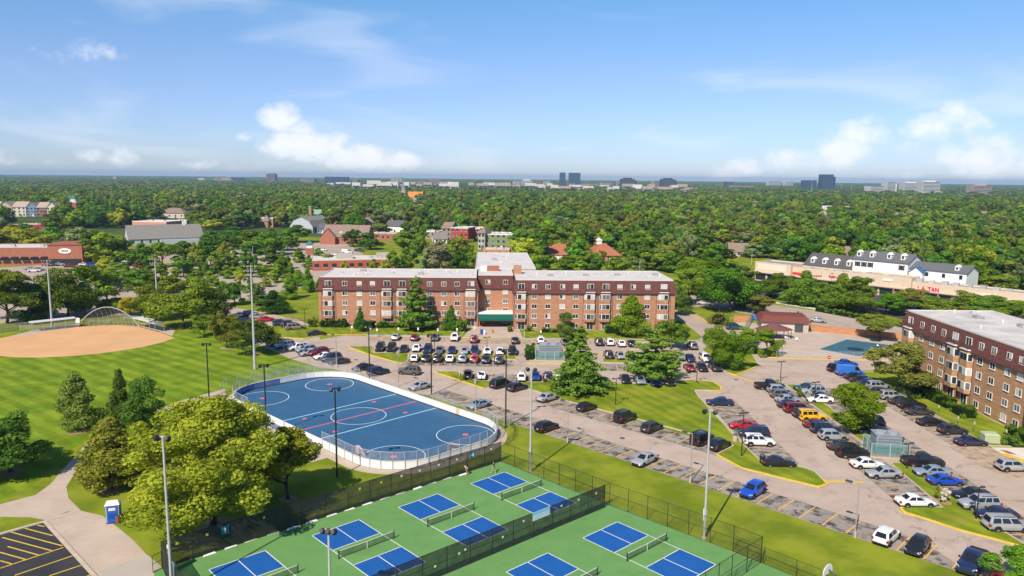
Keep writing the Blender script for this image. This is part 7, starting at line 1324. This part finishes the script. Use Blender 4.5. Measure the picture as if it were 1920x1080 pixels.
# the raised boot lid of the open car
bx, by = G(877.5, 701.5, .7)
lid = [o for o in bpy.data.objects if o.get('label', '').startswith('black crossover, first from the left in the row before')][0]; lid['label'] = 'black crossover with raised tailgate at the left end of its row'
q = MB().box(-1.0,.15,-.72,.72,0,.06).build('tailgate', M_TRIM, lid, (-1.75,0,1.6)); q.rotation_euler = (0, R(18), 0)
for px, py, ty, c_, hd_, lb in [(1378,613,'suv','teal',5,'teal suv parked on the drive by the big olive shrub'),(1320,568,'sedan','silver',-20,'silver sedan on the street under the trees'),(1533,600,'sedan','silver',-28,'silver sedan passing on the street behind the pool house'),(1466,528,'sedan','silver',40,'silver sedan at the left end of the mall front'),(1546.5,549,'crossover','white',40,'white crossover in the mall car park by the kerb island'),(1562.5,551.7,'sedan','silver',40,'silver sedan beside the white crossover in the mall car park'),(1663,572,'suv','white',40,'white suv in the mall car park left of the pink sign'),(1655,567,'sedan','white',40,'white sedan behind the white suv in the mall car park'),(1674,573,'sedan','navy',40,'navy sedan right of the white suv in the mall car park'),(1728,577,'sedan','black',40,'black sedan in the mall car park under the pink sign'),(1752,580,'sedan','silver',40,'silver sedan in the mall car park right of the black one'),(1445,552,'sedan','navy',40,'navy car half hidden by trees at the mall entrance'),(1453,538,'sedan','black',40,'black car in the shade at the mall entrance')]:
    car(px, py, ty, c_, hd_, lb)
for px, py, ty, c_, hd_, lb in [(172.5,496.5,'suv','bright blue',20,'bright blue suv in front of the brick restaurant'),(158,495.5,'sedan','white',20,'white sedan left of the bright blue suv at the restaurant'),(155,485.5,'sedan','navy',15,'dark blue car behind the restaurant corner'),(64,507,'suv','white',20,'white suv before the restaurant, left group'),(73,504.5,'sedan','pale blue',20,'pale blue car right of the white suv before the restaurant'),(58,503,'sedan','silver',20,'silver car at the left before the restaurant'),(239,489.5,'sedan','white',10,'white car on the dark village asphalt'),(250,493,'sedan','red',10,'red car right of the white one on the dark village asphalt'),(244,479,'pickup','dark grey',0,'dark pickup by the trees below the barn'),(98,496,'sedan','dark grey',20,'dark grey car at the restaurant front'),(112,495,'sedan','silver',20,'silver car at the restaurant front'),(131,498,'sedan','dark red',20,'dark red car at the restaurant front'),(478,495,'sedan','teal',20,'teal car on the village lane'),(606,468,'sedan','white',-15,'white car by the village kiosk'),(630,477,'suv','white',-15,'white suv above the red shop roof'),(651,472.5,'van','white',-10,'white van above the red shop roof'),(674,469,'pickup','teal',-10,'teal pickup by the inn trees'),(70,593,'suv','bright blue',15,'blue suv under the dark tree behind the ball field')]:
    car(px, py, ty, c_, hd_, lb, light=True)
# bicycles beside the plant yard
def bicycle(x, y, rz, c_, lb):
    b = thing('bicycle', lb, 'bicycle', (x, y, .05), rz); tm = M_TYRE
    for wx_ in (-.52, .52):
        w = MB().path([(wx_+.33*math.cos(t), 0, .34+.33*math.sin(t)) for t in [2*math.pi*i/14 for i in range(15)]], .022, 5).build('wheel', tm, b)
        sp_ = MB()
        for i in range(6): a = 2*math.pi*i/6; sp_.tube((wx_, 0, .34), (wx_+.31*math.cos(a), 0, .34+.31*math.sin(a)), .005, 3)
        sp_.build('spokes', M_GALV, w)
    MB().path([(-.52,0,.34),(-.1,0,.32),(.38,0,.78),(-.2,0,.82),(-.1,0,.32)], .022, 6).tube((-.52,0,.34),(-.2,0,.82),.016,5).tube((.52,0,.34),(.36,0,.92),.02,6).build('frame', c_, b)
    MB().path([(.3,-.26,.98),(.36,0,.95),(.3,.26,.98)], .018, 5).build('handlebar', M_BLACK, b); MB().box(-.34,-.08,-.07,.07,.88,.93).build('saddle', M_BLACK, b)
for i, (dx, dy, c_) in enumerate([(0,0,PAINT['silver']),(.5,-.5,PAINT['white']),(1.0,-.8,PAINT['silver']),(1.5,-.2,M_BLACK)]):
    x, y = G(1683, 857); bicycle(x+dx, y+dy, R(-40+i*14), c_, ['silver bicycle nearest the plant yard fence','white bicycle beside the plant yard, second from the fence','silver bicycle third from the plant yard fence','black bicycle furthest from the plant yard fence'][i])
# pool furniture
for i, (px, py) in enumerate([(1494,640),(1470,634),(1478,636),(1474,637)]):
    x, y = G(px, py); c_ = thing('deck_chair', ['white plastic chair alone on the pool deck','white plastic chair under the shelter edge, left','white plastic chair under the shelter edge, right','white plastic chair under the shelter edge, middle'][i], 'chair', (x, y, .03), R(40*i)); MB().box(-.28,.28,-.28,.28,.38,.43).build('seat', M_WHITE, c_); MB().box(-.28,.28,.24,.3,.43,.95).build('backrest', M_WHITE, c_)
    for a in (-.24,.24):
        for b in (-.24,.24): MB().box(a-.03,a+.03,b-.03,b+.03,0,.38).build('leg', M_WHITE, c_)
for i, (px, py, c_, lb) in enumerate([(1416,600,(.03,.12,.4),'blue covered heap behind the pool house'),(1427,599,(.03,.03,.04),'black covered heap behind the pool house'),(1436,597,(.6,.5,.5),'pale folded loungers behind the pool house')]):
    x, y = G(px, py); tag(MB().sphere((0,0,.4),1.1,9,6,.8).box(-.9,.9,-.5,.5,.0,.5).build('covered_heap', mat('tarp %d' % i, c_, .6), None, (x, y, .03)), lb, 'tarpaulin')
# ------------------------------------------------------------------ people
def person(x, y, rz, joints, edges, label, cols, name='person', z=.035):
    """joints: name -> (x, y, z, radius); cols: joint name -> material index"""
    keys = list(joints); me = bpy.data.meshes.new('body'); me.from_pydata([joints[k_][:3] for k_ in keys], [(keys.index(a), keys.index(b)) for a, b in edges], [])
    o = bpy.data.objects.new('body_tmp', me); COL.objects.link(o); md = o.modifiers.new('skin', 'SKIN'); o.modifiers.new('sub', 'SUBSURF').levels = 2
    for i, k_ in enumerate(keys): sv = me.skin_vertices[0].data[i]; sv.radius = (joints[k_][3],)*2; sv.use_root = (k_ == 'pelvis')
    dg = bpy.context.evaluated_depsgraph_get(); m2 = bpy.data.meshes.new_from_object(o.evaluated_get(dg)); bpy.data.objects.remove(o)
    m2.materials.clear()
    for mm in (mat('skin', (.45,.27,.19), .6), mat('shirt pale', (.55,.56,.60), .8), mat('shorts dark', (.05,.05,.055), .85), mat('shoe white', (.7,.7,.7), .7), mat('shirt dark', (.035,.03,.03), .85), mat('trousers tan', (.36,.30,.22), .85), mat('hair brown', (.05,.03,.02), .8)): m2.materials.append(mm)
    J = np.array([joints[k_][:3] for k_ in keys])
    for p in m2.polygons:
        p.material_index = cols[keys[int(np.argmin(((J-np.array(p.center))**2).sum(1)))]]; p.use_smooth = True
    b = link(name, m2, None, (x, y, z), rz); tag(b, label, 'person'); return b
def human(lean, cross, arm, step, shirt, legs, shoe, leg2=0):
    s_, c_ = math.sin(lean), math.cos(lean)
    def up(h, f=0, y=0, r=.1): return (s_*h + c_*f, y, .88 + c_*h - s_*f, r)
    j = {'pelvis': (0,0,.88,.135), 'waist': up(.20,0,0,.125), 'chest': up(.42,0,0,.15), 'neck': up(.60,.02,0,.058), 'head': up(.71,.04,0,.095), 'crown': up(.80,.03,0,.09), 'face': up(.70,.10,0,.06)}
    e = [('pelvis','waist'),('waist','chest'),('chest','neck'),('neck','head'),('head','crown'),('head','face')]; col = {'pelvis': legs, 'waist': shirt, 'chest': shirt, 'neck': 0, 'head': 0, 'crown': 6, 'face': 0}
    for i, (n, sd) in enumerate((('l', 1), ('r', -1))):
        st = step*sd
        j[n+'hip'] = (0, .10*sd, .84, .10); j[n+'knee'] = (.10+st*.5, .12*sd, .48, .068); j[n+'ankle'] = (st, .12*sd, .09, .045); j[n+'toe'] = (st+.17, .13*sd, .04, .042)
        j[n+'sho'] = up(.52, 0, .19*sd, .065); a = arm[i]; j[n+'elb'] = up(.52+a[1], a[0], .25*sd, .045); j[n+'wri'] = up(.52+a[3], a[2], .22*sd+.02, .033); j[n+'palm'] = up(.52+a[3]-.03, a[2]+.07, .22*sd, .035)
        for f in range(4): j[n+'fin%d' % f] = up(.52+a[3]-.05-.01*f, a[2]+.15-.012*f, .22*sd+.03-.02*f, .011); e.append((n+'palm', n+'fin%d' % f)); col[n+'fin%d' % f] = 0
        j[n+'thu'] = up(.52+a[3]+.02, a[2]+.11, .22*sd-.05*sd, .012); e.append((n+'palm', n+'thu')); col[n+'thu'] = 0
        e += [('pelvis',n+'hip'),(n+'hip',n+'knee'),(n+'knee',n+'ankle'),(n+'ankle',n+'toe'),('chest',n+'sho'),(n+'sho',n+'elb'),(n+'elb',n+'wri'),(n+'wri',n+'palm')]
        col.update({n+'hip': legs, n+'knee': leg2, n+'ankle': leg2, n+'toe': shoe, n+'sho': shirt, n+'elb': 0, n+'wri': 0, n+'palm': 0})
    return j, e, col
for px, py, rz, pr, lb in [(877,891,200,(.75,0,[(.12,-.27,.22,-.5),(.15,-.26,.25,-.48)],.22,1,2,3),'person in pale shirt and dark shorts bending down at the back fence of the courts'),(926,888,150,(.1,0,[(.05,-.28,.18,-.42),(.12,-.25,.3,-.22)],.26,4,5,3,5),'person in dark shirt and tan trousers walking at the back of the nearest court'),(862,709,0,(.05,0,[(.04,-.28,.12,-.5),(.04,-.28,.2,-.4)],.15,1,5,3,5),'person in pale shirt standing by the car with raised tailgate')]:
    x, y = G(px, py); j, e, col = human(*pr); person(x, y, R(rz), j, e, lb, col)
# ------------------------------------------------------------------ woodland
FB = [(-600,448),(0,446),(120,430),(230,428),(390,432),(590,430),(690,455),(760,478),(890,492),(1010,500),(1270,502),(1400,494),(1450,494),(1600,520),(1800,548),(2000,575),(2600,620)]
def fy(px):
    for (a, b), (c_, d_) in zip(FB[:-1], FB[1:]):
        if a <= px <= c_: return b + (d_-b)*(px-a)/(c_-a)
    return 470
EXC = []   # keep the fronts of buildings clear: (x0, x1, y0, y1) in survey pixels of the tree foot
for a, b, base in [(-60,112,406),(132,150,405),(10,92,433),(238,330,432),(240,395,458),(296,352,410),(353,390,401),(318,355,423),(474,518,427),(536,616,438),(576,592,426),(598,745,459),(586,606,413),(825,905,456),(892,965,470),(718,784,440),(682,708,425),(790,824,449),(812,840,457),(1018,1068,490),(1100,1170,493),(900,960,483),(1365,1405,482),(1566,1602,493),(1528,1600,393.5),(1828,1860,407.5),(754,785,381),(774,802,395),(866,886,399)]:
    dy = (base-333)*.24; EXC.append((a-2, b+2, base-(base-333)*.09, base+dy))
EXC += [(1405,1450,486,560)] + [(px-9*(py-333)/70, px+9*(py-333)/70, py-(py-333)*.1, py+(py-333)*.16) for px, py in HOUSES]
# exclude footprints in plan: the mall and offices
def blocked(x, y):
    px, py = pix(x, y)
    if py > fy(px): return True
    for a, b, c_, d_ in EXC:
        if a < px < b and c_ < py < d_: return True
    u, v = MF.l(x, y)
    if -6 < u < 135 and -25 < v < 27: return True
    u, v = BF.l(x, y)
    if -4 < u < 100 and -10 < v < 24: return True
    if 38 < u < 64 and 0 < v < 72: return True
    return False
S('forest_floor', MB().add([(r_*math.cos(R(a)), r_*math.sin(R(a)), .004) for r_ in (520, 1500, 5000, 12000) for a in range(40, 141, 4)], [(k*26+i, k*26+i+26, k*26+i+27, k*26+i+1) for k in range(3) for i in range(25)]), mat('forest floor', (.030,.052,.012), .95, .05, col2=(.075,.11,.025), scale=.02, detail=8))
LM = [L_MID, L_MID, L_MID, L_DARK, L_DARK, L_OLIVE, L_PALE, L_BRIGHT, L_YEL]; LW = [.17,.14,.12,.14,.10,.11,.09,.09,.04]
TONE = {L_YEL: 'yellow green', L_BRIGHT: 'bright green', L_MID: 'green', L_DARK: 'dark green', L_PALE: 'pale silvery', L_OLIVE: 'olive'}
cand = []
def ring(d0, d1, sp, spread=.66):
    out = []; dd = d0
    while dd < d1:
        n = int(2*spread*dd/sp)
        for i in range(n):
            a = (i+.5)/n*2*spread - spread + rng.normal()*.25*sp/dd; r_ = dd + rng.normal()*sp*.25
            x, y = math.sin(a)*r_, math.cos(a)*r_
            px, py = pix(x, y)
            if -260 < px < 2180 and not blocked(x, y): out.append((x, y))
        dd += sp*.92
    return out
near_pts = ring(240, 760, 10.2); near_pts.sort(key=lambda p: p[0]**2+p[1]**2)
ind = near_pts[:210]; rest = near_pts[210:]
for i, (x, y) in enumerate(ind):
    px, py = pix(x, y); lm = LM[rng.choice(9, p=LW)]; h = rng.uniform(7, 16); w = rng.uniform(9, 17)
    zone = next(nm for lim, nm in ((120, 'below the townhouse row'), (240, 'left of the barn'), (400, 'beyond the barn roof'), (530, 'near the turreted shop'), (640, 'beside the gambrel barn'), (720, 'beyond the inn'), (800, 'beside the white gabled house'), (900, 'around the townhouse blocks'), (1000, 'right of the sage green flats'), (1090, 'left of the rust roofed clubhouse'), (1190, 'around the rust roofed clubhouse'), (1290, 'right of the rust roofed clubhouse'), (1380, 'above the drive'), (1450, 'left of the mall'), (1530, 'beyond the left mall end'), (1620, 'behind the left white offices'), (1720, 'behind the tall white offices'), (1810, 'behind the lower white offices'), (1880, 'right of the white offices'), (9999, 'at the far right picture edge')) if px < lim)
    zone += ', front rank' if math.hypot(x, y) < 345 else ', second rank' if math.hypot(x, y) < 400 else ', further back'
    tree(x, y, h, w, random.choice(['round','round','round','oval','spread']), lm, f'{TONE[lm]} woodland tree {zone}', i % 9 + 1, 'mid', group=f'woodland trees {zone}')
# the rest of the wood: one mass of instanced crowns
pc_ = bpy.data.collections.new('wood_crowns'); pi = []
def addp(me, m, i):
    o = bpy.data.objects.new('wood_crown', me); pc_.objects.link(o); colour_slot(o, m); o.name = f'crown_{i:03d}'
k = 0
NM = [(v, kd) for v, kd in ((1,'round'),(2,'round'),(3,'round'),(4,'oval'),(5,'spread'),(6,'pyr'))]
for v, kd in NM:
    for m in (L_MID, L_DARK, L_OLIVE): addp(broad(kd, v, 'mid')[0], m, k); k += 1
for v, m in ((6, L_PALE), (7, L_BRIGHT), (2, L_PALE), (3, L_BRIGHT), (1, L_BRIGHT), (8, L_YEL)): addp(broad('round', v, 'mid')[0], m, k); k += 1
NMID = k
for v in range(1, 7):
    for m in (L_MID, L_DARK, L_OLIVE, L_PALE)[:4 if v < 3 else 3]: addp(broad(['round','round','oval','spread','round','round'][v-1], v, 'far')[0], m, k); k += 1
NFAR = k
def clump(seed):
    r = np.random.default_rng(seed); n = 22; c_ = np.stack([r.normal(size=n)*17, r.normal(size=n)*17, 5+r.random(n)*5], 1); return leaf_mesh('wood_clump', c_, 4.5+2.5*r.random(n), 520, 4.2, L_MID, seed, up=.8)
for v in range(4):
    me = clump(v+40)
    for m in (L_MID, L_DARK): addp(me, m, k); k += 1
NCL = k
far1 = ring(760, 1500, 10.5); far2 = ring(1500, 4200, 19, .63); far3 = ring(4200, 11500, 62, .62)
def downtown(x, y):
    px, py = pix(x, y)
    return (620 < px < 1300 and 1800 < y < 3500) or (1615 < px < 1870 and 1900 < y < 2750) or (1495 < px < 1575 and 2500 < y < 3250) or (px < 260 and 3300 < y < 4200)
far2 = [p for p in far2 if not downtown(*p) or rng.random() < .10]
P_, I_, S_ = [], [], []
def emit(pts, lo, hi, w0, w1, h0, h1):
    for x, y in pts:
        w = rng.uniform(w0, w1)/10; h = rng.uniform(h0, h1)/12; P_.append((x, y, 0)); I_.append(rng.integers(lo, hi)); S_.append((w, w, h))
emit(rest, 0, NMID, 8, 18, 7, 17); emit(far1, 0, NMID, 9, 20, 7, 18); emit(far2, NMID, NFAR, 18, 28, 9, 14)
for x, y in far3: s_ = rng.uniform(.8, 1.3); P_.append((x, y, 0)); I_.append(rng.integers(NFAR, NCL)); S_.append((s_, s_, rng.uniform(.6, 1.0)))
print('forest', len(ind), len(rest), len(far1), len(far2), len(far3))
fm = bpy.data.meshes.new('woodland'); fm.from_pydata(P_, [], [])
for nm, ty, vals in (('pick', 'INT', I_), ('rot', 'FLOAT', rng.random(len(P_))*6.28)):
    at = fm.attributes.new(nm, ty, 'POINT'); at.data.foreach_set('value', np.array(vals, dtype=np.int32 if ty == 'INT' else np.float32))
at = fm.attributes.new('siz', 'FLOAT_VECTOR', 'POINT'); at.data.foreach_set('vector', np.array(S_, dtype=np.float32).ravel())
fo = link('woodland', fm); tag(fo, 'mass of leafy suburban treetops stretching back to the horizon', 'woodland', None, 'stuff')
ng = bpy.data.node_groups.new('scatter', 'GeometryNodeTree'); ng.interface.new_socket('Geometry', in_out='INPUT', socket_type='NodeSocketGeometry'); ng.interface.new_socket('Geometry', in_out='OUTPUT', socket_type='NodeSocketGeometry')
gi = ng.nodes.new('NodeGroupInput'); go = ng.nodes.new('NodeGroupOutput'); ip = ng.nodes.new('GeometryNodeInstanceOnPoints'); ci = ng.nodes.new('GeometryNodeCollectionInfo')
ci.inputs['Collection'].default_value = pc_; ci.inputs['Separate Children'].default_value = True; ci.inputs['Reset Children'].default_value = True; ip.inputs['Pick Instance'].default_value = True
def na(nm, ty): n = ng.nodes.new('GeometryNodeInputNamedAttribute'); n.data_type = ty; n.inputs['Name'].default_value = nm; return [s_ for s_ in n.outputs if s_.enabled and s_.name == 'Attribute'][0]
cx3 = ng.nodes.new('ShaderNodeCombineXYZ'); ng.links.new(na('rot', 'FLOAT'), cx3.inputs[2]); er = ng.nodes.new('FunctionNodeEulerToRotation'); ng.links.new(cx3.outputs[0], er.inputs[0])
ng.links.new(gi.outputs[0], ip.inputs['Points']); ng.links.new(ci.outputs[0], ip.inputs['Instance']); ng.links.new(na('pick', 'INT'), ip.inputs['Instance Index']); ng.links.new(er.outputs[0], ip.inputs['Rotation']); ng.links.new(na('siz', 'FLOAT_VECTOR'), ip.inputs['Scale']); ng.links.new(ip.outputs[0], go.inputs[0])
fo.modifiers.new('scatter', 'NODES').node_group = ng
# ------------------------------------------------------------------ air
HAZE = 9.5e-5
if HAZE:
    hz = MB().box(-12800, 12800, -12800, 12800, -1.5, 74).build('haze', mat('haze', (.5,.5,.5))); tag(hz, 'thin blue summer haze over the whole suburb', 'haze', None, 'stuff')
    t = MATS['haze'].node_tree; t.nodes.remove(t.nodes['Principled BSDF']); pv = t.nodes.new('ShaderNodeVolumePrincipled'); pv.inputs['Color'].default_value = (.52, .73, 1.0, 1); pv.inputs['Density'].default_value = HAZE; pv.inputs['Anisotropy'].default_value = .2
    t.links.new(pv.outputs[0], t.nodes['Material Output'].inputs['Volume'])
# ------------------------------------------------------------------ UNIQ: look-alikes are told apart by their order in the picture
def ordinal(n): return ORD[n-1] if n <= 17 else f"{n}{'th' if 10 <= n % 100 <= 20 else {1: 'st', 2: 'nd', 3: 'rd'}.get(n % 10, 'th')}"
same = {}
for o in bpy.data.objects:
    if o.parent is None and o.get('label') and o.get('category'): same.setdefault(o['label'], []).append(o)
for lb, os_ in same.items():
    if len(os_) > 1 and len(lb.split()) <= 13:
        os_.sort(key=lambda o: pix(*o.location)[0])
        for i, o in enumerate(os_): o['label'] = f'{lb}, {ordinal(i+1)} from left'
